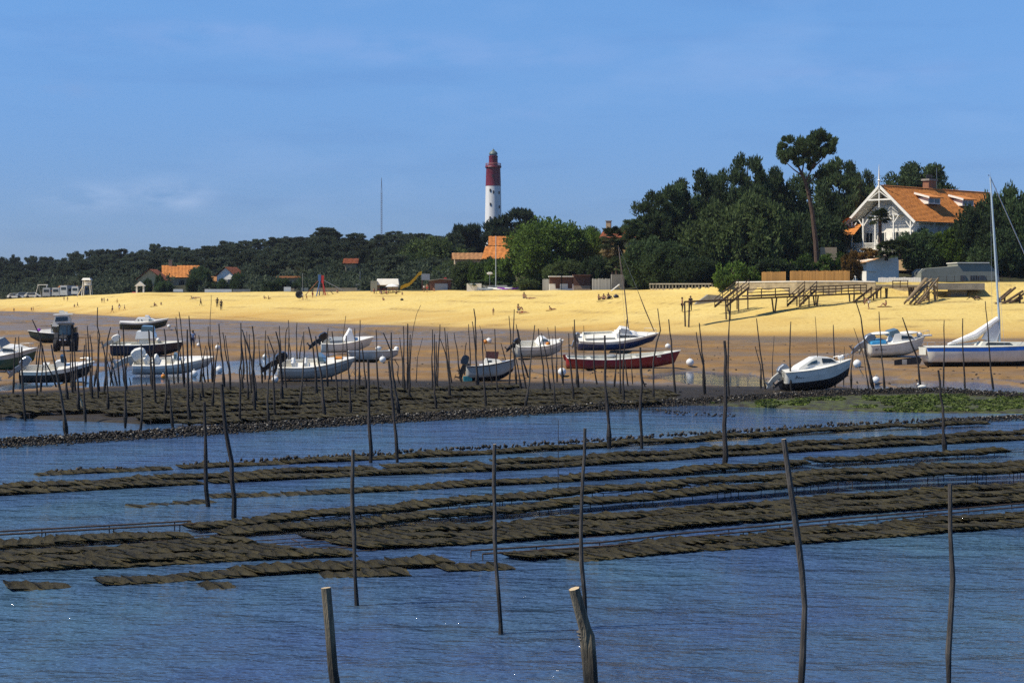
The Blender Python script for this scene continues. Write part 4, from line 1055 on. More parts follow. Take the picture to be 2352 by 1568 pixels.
# dark motor launch, foreground left
t, L = boat_at('motor_launch', 'black hulled open motor launch with white gunwale and tilted chrome engine', 56, 216, 881, 7, 9); fin(t)
h = Hull(L, 2.1, .90, .50, .92, .55, .16, deck_from=.60, cockpit=.5)
h.build(t, M_BLACK, M_BLACK, M_WHITE, M_WHITE, M_WHITE)
MB().prof([(-L * .06, .6), (L * .10, .6), (L * .10, 1.30), (L * .02, 1.42), (-L * .04, 1.35)], .45, .36).build('console', M_WHITE, t)
MB().prof([(L * .04, 1.36), (L * .10, 1.30), (L * .08, 1.72), (L * .03, 1.74)], .40, .30).build('windscreen', M_GLASS, t)
b = MB(); b.box((-L * .18, 0, .80), (.4, .8, .8)); b.build('seat', M_WHITE, t)
MB().tube([(-L * .02, 0, 1.35), (-L * .05, 0, 1.75)], .02, 5).build('radio_aerial', M_STEEL, t)
outboard(t, -L / 2 + .02, .95, M_GREYMETAL, 1.15, 48, M_GREYMETAL)
pulpit(t, [(L * .28, .7, 1.15), (L * .40, .42, 1.25), (L * .47, 0, 1.32), (L * .40, -.42, 1.25), (L * .28, -.7, 1.15)], .25)
MB().ball((L * .42, .3, 1.42), (.22, .12, .12), 8, 6).build('fender', M_BUOY, t, smooth=True)

# long white speedboat
t, L = boat_at('speedboat', 'long low white speedboat with a big white tilted outboard', 310, 492, 862, 5, 12); fin(t)
h = Hull(L, 2.2, .85, .42, .92, .62, .15, deck_from=.62, cockpit=.42)
h.build(t, M_GREYSHADEHULL, M_GREYSHADEHULL, M_WHITE, M_WHITE, M_WHITE, bottom_rows=1)
MB().prof([(-L * .06, .5), (L * .04, .5), (L * .05, 1.10), (-L * .03, 1.2)], .40, .34).build('console', M_WHITE, t)
MB().prof([(L * .0, 1.12), (L * .06, 1.08), (L * .03, 1.45), (L * .0, 1.45)], .40, .3).build('windscreen', M_CLEAR, t)
b = MB()
for x in (-L * .20, -L * .32): b.prof([(x, .5), (x + .5, .5), (x + .5, .80), (x + .1, .82), (x - .15, 1.25), (x - .28, 1.22)], .8, .7)
b.build('bench_seat', M_WHITE2, t)
outboard(t, -L / 2 - .02, .95, M_WHITE, 1.55, 62, M_WHITE2)
b = MB(); b.tube([(L * .03, -.5, 1.1), (L * .06, -.45, 1.6), (L * .06, .45, 1.6), (L * .03, .5, 1.1)], .025, 6); b.build('tow_arch', M_STEEL, t)

# big white speedboat
t, L = boat_at('speedboat', 'big white speedboat with a black outboard, bow rising toward the barge', 640, 816, 873, 6, 10); fin(t)
h = Hull(L, 2.4, .98, .42, .92, .62, .15, deck_from=.60, cockpit=.45)
h.build(t, M_GREYSHADEHULL, M_BLACK, M_WHITE, M_WHITE, M_WHITE, bottom_rows=1)
MB().prof([(L * .00, .6), (L * .10, .6), (L * .09, 1.3), (L * .03, 1.36)], .8, .7).build('console', M_WHITE, t)
MB().prof([(L * .02, 1.30), (L * .12, 1.22), (L * .06, 1.55), (L * .02, 1.55)], .8, .62).build('windscreen', M_CLEAR, t)
b = MB()
for x in (-L * .12, -L * .28): b.prof([(x, .5), (x + .55, .5), (x + .55, .85), (x + .1, .86), (x - .1, 1.2), (x - .25, 1.18)], .9, .8)
b.build('bench_seat', M_WHITE, t)
MB().box((L * .28, .0, 1.33), (.5, .4, .12)).build('orange_bag', M_ORANGE, t)
outboard(t, -L / 2, 1.0, M_BLACKGLOSS, 1.25, 55, M_BLACK); outboard(t, -L / 2 + .05, .75, M_BLACKGLOSS, .7, 20, M_BLACK, .7)
# grey barge
t, L = boat_at('barge', 'long flat grey barge with straight sides on the sand', 800, 915, 826, 3, 0); fin(t)
h = Hull(L, 2.3, .72, .10, .98, .55, .03, FLAT, p=5, deck_from=.86, cockpit=.5, n=12)
h.build(t, M_GREYSHADEHULL, M_BLACK, None, M_WHITE2, M_GREYMETAL, inner=M_GREYMETAL, bottom_rows=2)
MB().ball((L * .10, .6, .92), (.25, .2, .18), 8, 6).build('fender', M_BUOY, t, smooth=True)
MB().ball((L * .46, .5, .88), (.2, .25, .2), 8, 6).build('bow_fender', M_BUOY, t, smooth=True)
# white canvas windscreen boat
t, L = boat_at('runabout', 'white runabout with a tall white canvas windscreen and black outboard', 738, 858, 812, 8, 11); fin(t)
h = Hull(L, 2.1, 1.0, .40, .92, .62, .16, deck_from=.55, cockpit=.5)
h.build(t, M_WHITE2, M_GREYSHADEHULL, M_WHITE, M_WHITE, M_WHITE, bottom_rows=1)
MB().prof([(-L * .08, 1.12), (L * .13, 1.20), (L * .08, 1.95), (L * .03, 2.1)], .75, .45).build('canvas_cover', M_CANVAS, t)
MB().prof([(-L * .34, .9), (-L * .1, .9), (-L * .1, 1.25), (-L * .34, 1.2)], .8, .7).build('bench_seat', M_GREYCANVAS, t)
outboard(t, -L / 2, 1.0, M_BLACKGLOSS, 1.3, 50, M_BLACK)
# little cabin boat with brown screen
t, L = boat_at('cabin_boat', 'little white cabin boat with brown windscreen and black engine', 1072, 1186, 874, 4, -2, 3); fin(t)
h = Hull(L, 1.9, .98, .30, .88, .55, .10, deck_from=.30, cockpit=.55)
h.build(t, M_GREYSHADEHULL, M_NAVY, None, M_WHITE, M_NAVY, bottom_rows=2)
MB().prof([(-L * .16, .98), (L * .26, 1.05), (L * .16, 1.32), (-L * .10, 1.45)], .62, .5).build('cabin', M_WHITE, t)
MB().prof([(-L * .10, 1.42), (L * .14, 1.36), (L * .17, 1.80), (-L * .08, 1.86)], .5, .46).build('brown_windscreen', M_BROWNSCREEN, t)
b = MB(); b.box((-L * .02, 0, 1.22), (.22, 1.15, .14)); b.build('cabin_window', M_GLASS, t)
b = MB(); b.box((-L * .48, 0, .22), (.5, 1.5, .3)); b.build('stern_platform', M_TEAL, t)
outboard(t, -L / 2 + .02, 1.0, M_BLACKGLOSS, 1.05, 18, M_BLACK); outboard(t, -L / 2 + .02, .8, M_BLACKGLOSS, .6, 55, M_BLACK, .6)
# white runabout
t, L = boat_at('runabout', 'white runabout with shade-grey hull side, black outboard and orange float', 1182, 1293, 823, 14, 11); fin(t)
h = Hull(L, 2.2, 1.1, .30, .9, .45, .10, deck_from=.55, cockpit=.5, p=3.4)
h.build(t, M_GREYSHADEHULL, M_GREYSHADEHULL, M_WHITE, M_WHITE, M_WHITE, bottom_rows=1)
MB().prof([(-L * .06, 1.12), (L * .20, 1.22), (L * .12, 1.62), (L * .02, 1.70)], .72, .55).build('windscreen_frame', M_WHITE, t)
MB().prof([(L * .02, 1.42), (L * .155, 1.38), (L * .115, 1.58), (L * .04, 1.64)], .67, .58).build('windscreen', M_CLEAR, t)
MB().ball((L * .12, -.78, 1.25), .18, 8, 6).build('orange_float', M_ORANGE, t, smooth=True)
MB().ball((L * .40, -.3, 1.5), .12, 8, 6).build('fender', M_BUOY, t, smooth=True)
outboard(t, -L / 2 + .02, 1.0, M_BLACKGLOSS, .95, 48, M_BLACK)
# blue hulled sailing boat
t, L = boat_at('sailing_boat', 'dark blue hulled sailing boat with white deck and bare leaning mast', 1325, 1513, 806, 8, 19, 1.5); fin(t)
h = Hull(L, 2.5, 1.1, .22, .62, .5, .13, RSEC, p=2.0, deck_from=.0, fullest=.42)
h.build(t, M_BLUE, M_BLUE, M_WHITE, M_WHITE, M_WHITE, bottom_rows=1)
MB().prof([(-L * .04, 1.12), (L * .26, 1.22), (L * .20, 1.40), (L * .04, 1.55), (-L * .04, 1.56)], .72, .50).build('cabin', M_WHITE, t)
MB().prof([(L * .0, 1.28), (L * .22, 1.28), (L * .18, 1.37), (L * .0, 1.42)], .69, .64).build('cabin_window', M_GLASS, t)
b = MB()
for s in (1, -1): b.box((-L * .24, s * .75, 1.22), (L * .36, .10, .22))
b.box((-L * .42, 0, 1.22), (.1, 1.4, .22)); b.build('cockpit_coaming', M_CREAM, t)
MB().box((-L * .24, 0, 1.145), (L * .33, 1.3, .03)).build('cockpit_sole', M_GREYCANVAS, t)
MB().prof([(L * .08, 1.5), (L * .14, 1.46), (L * .12, 1.85), (L * .02, 2.0), (-L * .02, 1.55)], .45, .35).build('deck_house', M_WHITE, t)
mast = [(L * .13, 0, 1.3), (L * .13 - .55, 0, 5.2), (L * .13 - 1.28, 0, 9.4)]
M_MAST = mat('brown_mast', (0.24, 0.17, 0.10), .5, .3, 4)
MB().tube(mast, [.055, .05, .035], 8).build('mast', M_MAST, t)
MB().tube([(L * .44, 0, 1.5), (L * .31, 0, 3.6), (L * .21, 0, 5.35)], [.045, .05, .02], 7).build('furled_jib', M_MAST, t)
b = MB()
for s in (1, -1): b.tube([(L * .12, s * 1.05, 1.15), mast[2]], .008, 4)
b.tube([(L * .21, 0, 5.35), mast[2]], .008, 4); b.build('rigging_wire', M_STEEL, t)
outboard(t, -L / 2 - .02, .95, M_GREYMETAL, .95, 20, M_GREYMETAL)
pulpit(t, [(L * .34, .62, 1.3), (L * .46, .2, 1.38), (L * .46, -.2, 1.38), (L * .34, -.62, 1.3)], .3)
# red longboat
t, L = boat_at('longboat', 'long red open boat with a white rail and upswept bow', 1300, 1563, 846, 4, 7); fin(t)
h = Hull(L, 1.9, .72, .75, .55, .45, .07, FLAT, p=2.2, deck_from=.88, cockpit=.34, fullest=.46, n=26, stern_up=.12)
h.build(t, M_RED, M_BLACK, None, M_CREAM, M_WHITE, bottom_rows=1, rimw=.12)
for x in (-.3, -.1, .1, .3):
    z = h.sheer(.5 + x)[2]
    MB().box((L * x, 0, z - .10), (.28, 1.5, .04)).build('thwart', M_CREAM, t)
MB().ball((-L * .10, .2, .80), (.35, .25, .16), 8, 6).build('tarpaulin_bundle', M_GREYCANVAS, t, smooth=True)
b = MB(); b.prof([(-L / 2 - .02, .5), (-L / 2 - .14, .55), (-L / 2 - .26, .95), (-L / 2 - .05, .98)], .02); b.build('rudder', M_RED, t)
# tilted cabin boat on the right
t, L = boat_at('cabin_boat', 'white cabin boat tipped bow up with black bottom and registration letters', 1796, 1962, 895, 6, 2, 5.5); fin(t)
h = Hull(L, 2.2, 1.30, .22, .88, .5, .10, deck_from=.0)
h.build(t, M_WHITE2, M_BLACK, M_WHITE, M_WHITE, M_WHITE, bottom_rows=3)
MB().prof([(-L * .30, 1.33), (L * .30, 1.45), (L * .20, 1.80), (L * .05, 1.92), (-L * .05, 1.92), (-L * .28, 1.46)], .72, .52).build('cabin', M_WHITE, t)
MB().prof([(L * .05, 1.58), (L * .24, 1.58), (L * .18, 1.78), (L * .05, 1.85)], .665, .58).build('front_window', M_GLASS, t)
MB().prof([(-L * .17, 1.56), (-L * .02, 1.58), (-L * .02, 1.80), (-L * .10, 1.72)], .675, .59).build('side_window', M_CLEAR, t)
outboard(t, -L / 2 - .02, 1.0, M_GREYMETAL, 1.1, 48, M_WHITE2)
outboard(t, -L / 2 + .05, .7, M_BLACK, .7, 60, M_BLACK, -.4)
MB().ball((L * .36, 0, 1.72), (.2, .14, .14), 8, 6).build('fender', M_BUOY, t, smooth=True)
pulpit(t, [(L * .30, .7, 1.5), (L * .42, .35, 1.6), (L * .48, 0, 1.66), (L * .42, -.35, 1.6), (L * .30, -.7, 1.5)], .22)
def letters(par, s, x, z, y, size, m, tilt=0):
    c = bpy.data.curves.new('registration', 'FONT'); c.body = s; c.size = size; c.extrude = .004
    c.materials.append(m)
    o = bpy.data.objects.new('registration_letters', c); COL.objects.link(o); o.parent = par
    o.location = (x, y, z); o.rotation_euler = (R(90 + tilt), 0, 0)
    dg = bpy.context.evaluated_depsgraph_get()
    me = bpy.data.meshes.new_from_object(o.evaluated_get(dg)); me.name = 'registration_letters'
    o2 = link('registration_letters', me, par, o.location, o.rotation_euler)
    bpy.data.objects.remove(o)
    return o2
M_INK = mat('dark_lettering', (0.05, 0.06, 0.08), .6, .2, 3)
letters(t, 'AC6277 67', -L * .37, .88, -1.03, .30, M_INK, -6)
# white cruiser with grey engine
t, L = boat_at('motor_cruiser', 'white cruiser with a blue cover, bow plank and tilted grey engine', 1990, 2128, 819, 6, 5, 3); fin(t)
h = Hull(L, 2.3, 1.15, .32, .9, .45, .14, deck_from=.40, cockpit=.5)
h.build(t, M_WHITE2, M_BLACK, M_WHITE, M_WHITE, M_WHITE, bottom_rows=1)
MB().prof([(-L * .12, 1.18), (L * .30, 1.32), (L * .22, 1.75), (L * .02, 1.95), (-L * .06, 1.9)], .8, .58).build('cabin', M_WHITE, t)
MB().prof([(L * .04, 1.48), (L * .255, 1.48), (L * .21, 1.68), (L * .05, 1.76)], .755, .68).build('side_window', M_GLASS, t)
MB().prof([(-L * .16, 1.72), (L * .04, 1.90), (L * .0, 2.25), (-L * .14, 2.1)], .62, .5).build('windscreen', M_CLEAR, t)
MB().ball((-L * .26, 0, 1.95), (.95, .5, .13), 12, 6).build('surfboard', M_WHITE, t, smooth=True)
MB().ball((L * .20, 0, 1.86), (.85, .5, .14), 12, 6).build('dinghy_cover', M_WHITE, t, smooth=True)
b = MB(); b.prof([(-L * .47, 1.18), (-L * .22, 1.2), (-L * .22, 1.45), (-L * .45, 1.38)], .85, .7); b.build('blue_cover', M_SEATBLUE, t)
MB().box((L * .53, 0, 1.56), (.7, .45, .10)).build('bow_plank', M_WHITE, t)
MB().ball((L * .40, 0, 1.66), (.25, .2, .2), 8, 6).build('fender', M_BUOY, t, smooth=True)
pulpit(t, [(L * .30, .75, 1.42), (L * .44, .4, 1.52), (L * .56, .15, 1.6), (L * .56, -.15, 1.6), (L * .44, -.4, 1.52), (L * .30, -.75, 1.42)], .36)
outboard(t, -L / 2 - .02, 1.1, M_GREYMETAL, 1.5, 55, M_GREYMETAL); outboard(t, -L / 2, .9, M_WHITE2, .8, 30, M_WHITE2, .65)
letters(t, 'AC 6518', -L * .43, .70, -1.08, .26, M_INK, -5)
# blue striped sailing boat
g0 = G(2240, 840)
t = thing('sailing_boat', 'white sailing boat with a blue stripe, tall mast and furled white sail', 'boat', (P(2285, 840, g0.y).x, g0.y, g0.z - .05)); t.rotation_euler = (R(-2), 0, R(5)); fin(t)
L = 340 * g0.y / F
h = Hull(L, 2.6, 1.42, .16, .70, .4, .10, RSEC, p=1.9, deck_from=.0, fullest=.45, transom=-.035)
h.build(t, M_WHITE2, M_BLACK, M_STRIPE, M_CREAM, M_CREAM, bottom_rows=2)
k_ = g0.y / F
MB().prof([(-L * .13, 1.45), (L * .28, 1.6), (L * .18, 1.80), (-L * .10, 1.84)], .8, .62).build('cabin', M_CREAM, t)
MB().prof([(-L * .09, 1.60), (L * .10, 1.60), (L * .08, 1.73), (-L * .07, 1.75)], .775, .70).build('cabin_window', M_GLASS, t)
mx = (2297 - 2285) * k_; mz0 = (840 - 735) * k_
M_ALU = mat('painted_mast', (0.52, 0.60, 0.60), .35, .1, 3, metal=.3)
top = Vector(((2280 - 2285) * k_, 0, (840 - 404) * k_))
MB().tube([(mx, 0, 1.6), (mx * .98, 0, mz0), top], [.085, .085, .06], 8).build('mast', M_ALU, t)
b = MB(); b.tube([top, top + Vector((.02, 0, .35))], .012, 5); b.box(top + Vector((-.12, 0, .12)), (.10, .04, .10)); b.build('masthead', M_STEEL, t)
b = MB(); b.tube([(mx - .1, 0, mz0 + .15), ((2240 - 2285) * k_, 0, (840 - 768) * k_), ((2175 - 2285) * k_, 0, (840 - 789) * k_)], [.20, .30, .09], 9)
b.prof([((2292 - 2285) * k_, (840 - 738) * k_), ((2297 - 2285) * k_, (840 - 760) * k_), ((2288 - 2285) * k_, (840 - 785) * k_), ((2255 - 2285) * k_, (840 - 777) * k_), ((2265 - 2285) * k_, (840 - 758) * k_)], .12, .16)
b.build('furled_sail', M_CANVAS, t, smooth=True)
MB().tube([(mx, 0, (840 - 778) * k_), ((2172 - 2285) * k_, 0, (840 - 793) * k_)], .055, 7).build('boom', M_ALU, t)
b = MB(); b.tube([top, (L * .485, 0, 1.7)], .035, 5)
for s in (1, -1): b.tube([top, (mx - .1, s * 1.2, 1.5)], .008, 4)
b.build('rigging_wire', M_STEEL, t)
b = MB(); b.prof([(-L / 2 - .05, .55), (-L / 2 - .20, .2), (-L / 2 - 2.1, .12), (-L / 2 - 2.1, .50), (-L / 2 - .3, .75)], .03); b.build('lifted_rudder', M_BLACK, t)
b = MB(); b.box((-L / 2 - 1.35, 0, .35), (.35, .08, .36)); b.build('rudder_band', M_GREYSHADEHULL, t)
pulpit(t, [(-L * .30, 1.0, 1.5), (-L * .44, .85, 1.5), (-L * .48, .5, 1.5), (-L * .48, -.5, 1.5), (-L * .44, -.85, 1.5), (-L * .30, -1.0, 1.5)], .3)

# mooring buoys
bu = [(388, 753, 4.3, 'beside the bow of the dark green pinasse'), (456, 796, 4.5, 'beside the man by the navy boat'), (500, 803, 6, 'right of the man, behind the stakes'), (504, 856, 8.5, 'in the bright pool, the upper of two big ones'),
      (446, 866, 8.5, 'under the bow of the long white speedboat'), (608, 823, 5, 'at the left end of the bright pool'), (632, 878, 8, 'at the stern of the big white speedboat'), (879, 832, 7.5, 'in front of the grey barge'),
      (1123, 788, 6.5, 'on the wet flats behind the brown screened cabin boat'), (1291, 862, 9.5, 'on the sand below the white runabout'), (1534, 801, 6.5, 'right of the blue sailing boat bow'), (1585, 840, 9, 'right of the red longboat, over a pool'),
      (1969, 843, 9.5, 'between the tilted cabin boat and the cruiser'), (2012, 880, 8.5, 'at the foot of two crossing stakes'), (375, 869, 5.5, 'floating yellow in the pool'), (1115, 789, 5, 'touching the white buoy on the flats')]
for x, y, r, lab in bu:
    g = G(x, y); rr = r * g.y / F
    yellow = 'yellow' in lab or x == 1115
    o = MB(); o.ball((0, 0, rr * .9), (rr, rr, rr * .97), 14, 10)
    t = o.build('mooring_buoy', M_ORANGE if yellow else M_BUOY, None, g, smooth=True)
    tag(t, ('small orange yellow mooring buoy ' if yellow else 'round white mooring buoy ') + lab.replace('floating yellow ', ''), 'buoy', 'mooring buoys on the flats')
    MB().lathe([(.035, 0), (.05, .03), (.05, .06), (.02, .09)], 8, (0, 0, rr * 1.83)).build('mooring_ring', M_GREYMETAL, t)
for (x0, y0), (x1, y1), lab in (((1182, 845), (1255, 862), 'brown_screened boat'), ((1968, 848), (2000, 893), 'buoy'), ((820, 842), (800, 868), 'speedboat')):
    a, b_ = G(x0, y0), G(x1, y1)
    o = MB().tube([a + Vector((0, 0, .35)), a.lerp(b_, .5) + Vector((0, 0, .08)), b_ + Vector((0, 0, .03))], .02, 5).build('mooring_rope', M_LINE)
    tag(o, 'thin mooring rope sagging across the sand from the ' + {'brown_screened boat': 'brown screened cabin boat', 'buoy': 'white buoy by the cruiser', 'speedboat': 'bow of the big speedboat'}[lab], 'rope')
# ------------------------------------------------------------------ lighthouse and radio mast
M_TILE = None
def tile_mat(name, a, b, su, rot=0):
    m = bpy.data.materials.new(name); m.use_nodes = True
    n, l = m.node_tree.nodes, m.node_tree.links; bs = n['Principled BSDF']
    f1 = noise(n, l, 1.6, 5); f2 = noise(n, l, 9, 3)
    c = ramp_mix(n, l, rng(n, l, f2, .3, .7), a, b)
    c = ramp_mix(n, l, rng(n, l, f1, .46, .70, 0, .75), c, tuple(v * .55 for v in a))
    l.new(c, bs.inputs['Base Color']); bs.inputs['Roughness'].default_value = .8
    bp = n.new('ShaderNodeBump'); bp.inputs['Distance'].default_value = .05
    l.new(f2, bp.inputs['Height']); l.new(bp.outputs[0], bs.inputs['Normal'])
    return m
M_TILE = tile_mat('orange_roof_tiles', (0.48, 0.155, 0.024), (0.66, 0.26, 0.050), 1)
M_TILE2 = tile_mat('pale_roof_tiles', (0.48, 0.24, 0.09), (0.58, 0.33, 0.14), 1)
M_TILE3 = tile_mat('brown_roof_tiles', (0.28, 0.075, 0.025), (0.36, 0.11, 0.035), 1)
def tiled(b, o, ux, uy, W, Hh, rows, cols, thick=.05, nrm=None):
    """courses of overlapping pantiles on a slope: origin at the eave corner, ux along the eave, uy up the slope"""
    o, ux, uy = Vector(o), Vector(ux).normalized(), Vector(uy).normalized()
    nz = ux.cross(uy).normalized()
    if nz.z < 0: nz = -nz
    for r in range(rows):
        v0, v1 = Hh * r / rows, Hh * (r + 1) / rows + Hh / rows * .15
        row0, row1, row2 = [], [], []
        for c in range(cols * 2 + 1):
            x = W * c / (cols * 2); wv = thick * (.8 if c % 2 else 0)
            row0.append(o + ux * x + uy * v0 + nz * (thick * 1.25 + wv))
            row1.append(o + ux * x + uy * v1 + nz * (.01 + wv))
            row2.append(o + ux * x + uy * v0 + nz * .0)
        b.sheet([row2, row0, row1])
    return b
def lighthouse():
    Y = 700.0; c = P(1133, 600, Y); s = Y / F
    zb = h1(c.x, Y); 
    zf = lambda y: EYE + (HZ - y) * s - zb
    t = thing('lighthouse', 'tall lighthouse, white below and dark red above, with a green dome', 'lighthouse', (c.x, Y, zb))
    r1 = 17.5 * s; r0 = r1 * 1.16
    b = MB(); b.lathe([(r0 * 1.05, 0), (r0, 2), (r1, zf(427.5))], 28); b.build('white_shaft', M_LHWHITE, t, smooth=True)
    b = MB(); b.lathe([(r1 * 1.012, zf(427.5)), (r1 * .93, zf(386)), (r1 * .95, zf(385))], 28); b.build('red_shaft', M_REDPAINT, t, smooth=True)
    g = MB(); g.lathe([(r1 * .95, zf(387)), (r1 * 1.10, zf(384)), (18.2 * s, zf(382)), (18.2 * s, zf(380.5)), (r1 * .5, zf(380.2))], 28); ga = g.build('gallery', M_REDPAINT, t)
    q = MB()
    for k in range(24):
        a = k * math.pi / 12; q.tube([(17.4 * s * math.cos(a), 17.4 * s * math.sin(a), zf(380.5)), (17.4 * s * math.cos(a), 17.4 * s * math.sin(a), zf(375.5))], .06, 4)
    for z in (375.5, 378): q.tube([(17.4 * s * math.cos(k * math.pi / 12), 17.4 * s * math.sin(k * math.pi / 12), zf(z)) for k in range(25)], .07, 4)
    q.build('gallery_railing', mat('rail_pink', (0.36, 0.14, 0.13), .6), ga)
    b = MB(); b.lathe([(10.6 * s, zf(380.3)), (10.0 * s, zf(362)), (10.8 * s, zf(360)), (10.8 * s, zf(358.5)), (9.2 * s, zf(358))], 24); b.build('upper_tower', M_REDPAINT, t, smooth=True)
    b = MB(); b.lathe([(8.8 * s, zf(358.2)), (8.8 * s, zf(354))], 16); b.build('lantern_glazing', M_GLASS, t)
    b = MB(); b.lathe([(10.2 * s, zf(355)), (10.0 * s, zf(353.4)), (8.5 * s, zf(350)), (5.5 * s, zf(347.2)), (3.2 * s, zf(346.4)), (3.0 * s, zf(344.6)), (1.8 * s, zf(343.4)), (.3 * s, zf(342.6))], 20); b.build('dome', M_DOME, t, smooth=True)
    MB().tube([(0, 0, zf(343)), (0, 0, zf(340.5))], .08, 5).build('lightning_rod', M_GREYMETAL, t)
    for y, a in ((438, -112), (442, -88), (470, -110), (501, -112), (443, -42), (476, -42), (405, -92)):
        rr = r1 * (1.0 + .16 * max(0, (y - 427)) / 180) + .02 if y > 428 else r1 * .975
        aa = R(a)
        MB().box((0, 0, 0), (.4, .55, 1.1)).build('slit_window', M_DARK, t, (rr * math.cos(aa), rr * math.sin(aa), zf(y)), (0, 0, aa))
lighthouse()
def radio_mast():
    Y = 900.0; p = P(876, 560, Y); zt = P(876, 408, Y).z
    t = thing('radio_mast', 'thin lattice radio mast rising above the dark pine wood', 'mast', (p.x, Y, h1(p.x, Y)))
    Hm = zt - h1(p.x, Y); b = MB(); w = .38
    for k in range(3):
        a = k * 2.094; b.tube([(w * math.cos(a), w * math.sin(a), 0), (w * math.cos(a), w * math.sin(a), Hm * .82), (.05, 0, Hm)], .10, 4)
    n = 30
    for i in range(n):
        for k in range(3):
            a, c = k * 2.094, (k + 1) * 2.094
            b.tube([(w * math.cos(a), w * math.sin(a), Hm * .82 * i / n), (w * math.cos(c), w * math.sin(c), Hm * .82 * (i + 1) / n)], .06, 3)
    b.build('lattice_tower', mat('mast_paint', (0.20, 0.21, 0.25), .6), t, fix=False)
radio_mast()

# ------------------------------------------------------------------ the gabled villa
def villa():
    Y = 262.0
    cA = P(2020, 573, Y)            # middle of the porch front at porch floor height
    z0 = h1(cA.x, Y + 6) - .3
    t = thing('villa', 'white gabled villa with orange tiled roof and veranda above the beach', 'house', (cA.x, Y, z0))
    ang = R(43)                     # the ridge runs right and away from the viewer
    t.rotation_euler = (0, 0, ang)  # local x = along the ridge, local y = across (positive = left and away)
    fl = cA.z - z0                  # porch floor
    ev = EYE + (HZ - 511) * Y / F - z0; rg_ = EYE + (HZ - 429) * (Y + 1) / F - z0
    W = 6.2; Lh = 30.0
    out = 1.1                       # the roof oversails the gable wall by the veranda
    wallx = 2.6
    # walls
    b = MB(); b.prof([(-W + 1.0, 0), (W - 1.0, 0), (W - 1.0, ev + .35), (0, rg_ - .7), (-W + 1.0, ev + .35)], Lh / 2 - wallx / 2, y=0)
    b.v = [(v[1] + Lh / 2 + wallx / 2, v[0], v[2]) for v in b.v]
    b.build('wall', M_PLASTER, t)
    # roof: two slopes
    rise = rg_ - ev; sl = math.hypot(W, rise)
    for s in (1, -1):
        bb = MB()
        up = Vector((0, -s * W, rise))
        tiled(bb, (0, s * W, ev), (1, 0, 0), up, Lh + .4, sl, 26, 74, .06)
        o = bb.build('roof_slope', M_TILE, t, fix=False)
        u = MB(); n_ = up.normalized().cross(Vector((1, 0, 0))).normalized(); n_ = -n_ if n_.z > 0 else n_
        p0, p1, p2, p3 = Vector((.0, s * W, ev)), Vector((Lh, s * W, ev)), Vector((Lh, 0, rg_)), Vector((0, 0, rg_))
        u.add([p0 + n_ * .03, p1 + n_ * .03, p2 + n_ * .03, p3 + n_ * .03, p0 + n_ * .16, p1 + n_ * .16, p2 + n_ * .16, p3 + n_ * .16], [(0, 1, 2, 3), (4, 5, 6, 7), (0, 1, 5, 4), (1, 2, 6, 5), (2, 3, 7, 6), (3, 0, 4, 7)])
        u.build('roof_boarding', M_WHITE2, t)
        MB().bar((-.08, s * (W + .1), ev - .15), (-.08, 0, rg_ + .05), .10, .38).build('barge_board', M_PLASTER, t)
    MB().tube([(-.1, 0, rg_ + .12), (Lh + .3, 0, rg_ + .12)], .13, 8).build('ridge_tiles', M_TILE, t)
    b = MB(); b.tube([(-.12, 0, rg_ - .2), (-.12, 0, rg_ + 1.0), (-.12, 0, rg_ + 3.3)], [.16, .13, .02], 8); b.lathe([(.10, 0), (.26, .18), (.10, .36)], 8, (-.12, 0, rg_ + .7)); b.build('finial', M_PLASTER, t)
    # gable truss
    b = MB(); b.bar((-.06, -2.2, rg_ - 2.0), (-.06, 2.2, rg_ - 2.0), .12, .22); b.bar((-.06, 0, rg_ - 3.2), (-.06, 0, rg_), .14)
    for s in (1, -1): b.bar((-.06, s * 1.9, rg_ - 2.0), (-.06, 0, rg_ - .7), .10)
    b.build('gable_truss', M_PLASTER, t)
    # gable wall details behind the veranda: balcony front with pickets, arched light, posts with braces
    gx = wallx - .06
    b = MB(); b.box((gx - .45, 0, ev + 1.15), (.9, 5.0, .16)); b.build('gable_balcony', M_PLASTER, t)
    b = MB()
    b.bar((gx - .9, -2.1, ev + 2.4), (gx - .9, 2.1, ev + 2.4), .10); b.bar((gx - .9, -2.4, ev + 1.3), (gx - .9, 2.4, ev + 1.3), .10)
    for k in range(22): b.box((gx - .9, -2.05 + k * .195, ev + 1.85), (.05, .10, 1.1))
    b.build('balcony_pickets', M_PLASTER, t)
    b = MB(); b.prof([(-.55, 0), (.55, 0), (.45, .35), (.2, .58), (-.2, .58), (-.45, .35)], .04); b.v = [(v[1] + gx, v[0], v[2] + rg_ - 2.9) for v in b.v]
    b.build('fanlight', M_CREAM, t)
    post_y = [-W + .9, -2.3, 1.0, 3.2, W - .9]
    for y in post_y:
        pz = ev + (1 - abs(y) / W) * rise * .25 if abs(y) > 3 else ev + 1.1
        b = MB(); b.box((.35, y, (fl + pz) / 2 - .1), (.20, .20, pz - fl + .2)); p = b.build('veranda_post', M_PLASTER, t)
        b = MB()
        for s in (1, -1): b.bar((.35, y, pz - 1.2), (.35, y + s * .85, pz - .1), .10, .14)
        b.build('brace', M_PLASTER, p)
    b = MB(); b.box((wallx / 2, 0, fl - .18), (wallx + .5, W * 2 - 1.2, .36)); b.build('veranda_floor', M_PLASTER, t)
    b = MB(); b.box((wallx / 2 + .4, 0, (fl - .36) / 2), (wallx - .2, W * 2 - 1.8, fl - .36)); b.build('veranda_base', mat('ochre_base', (0.45, 0.30, 0.15), .8), t)
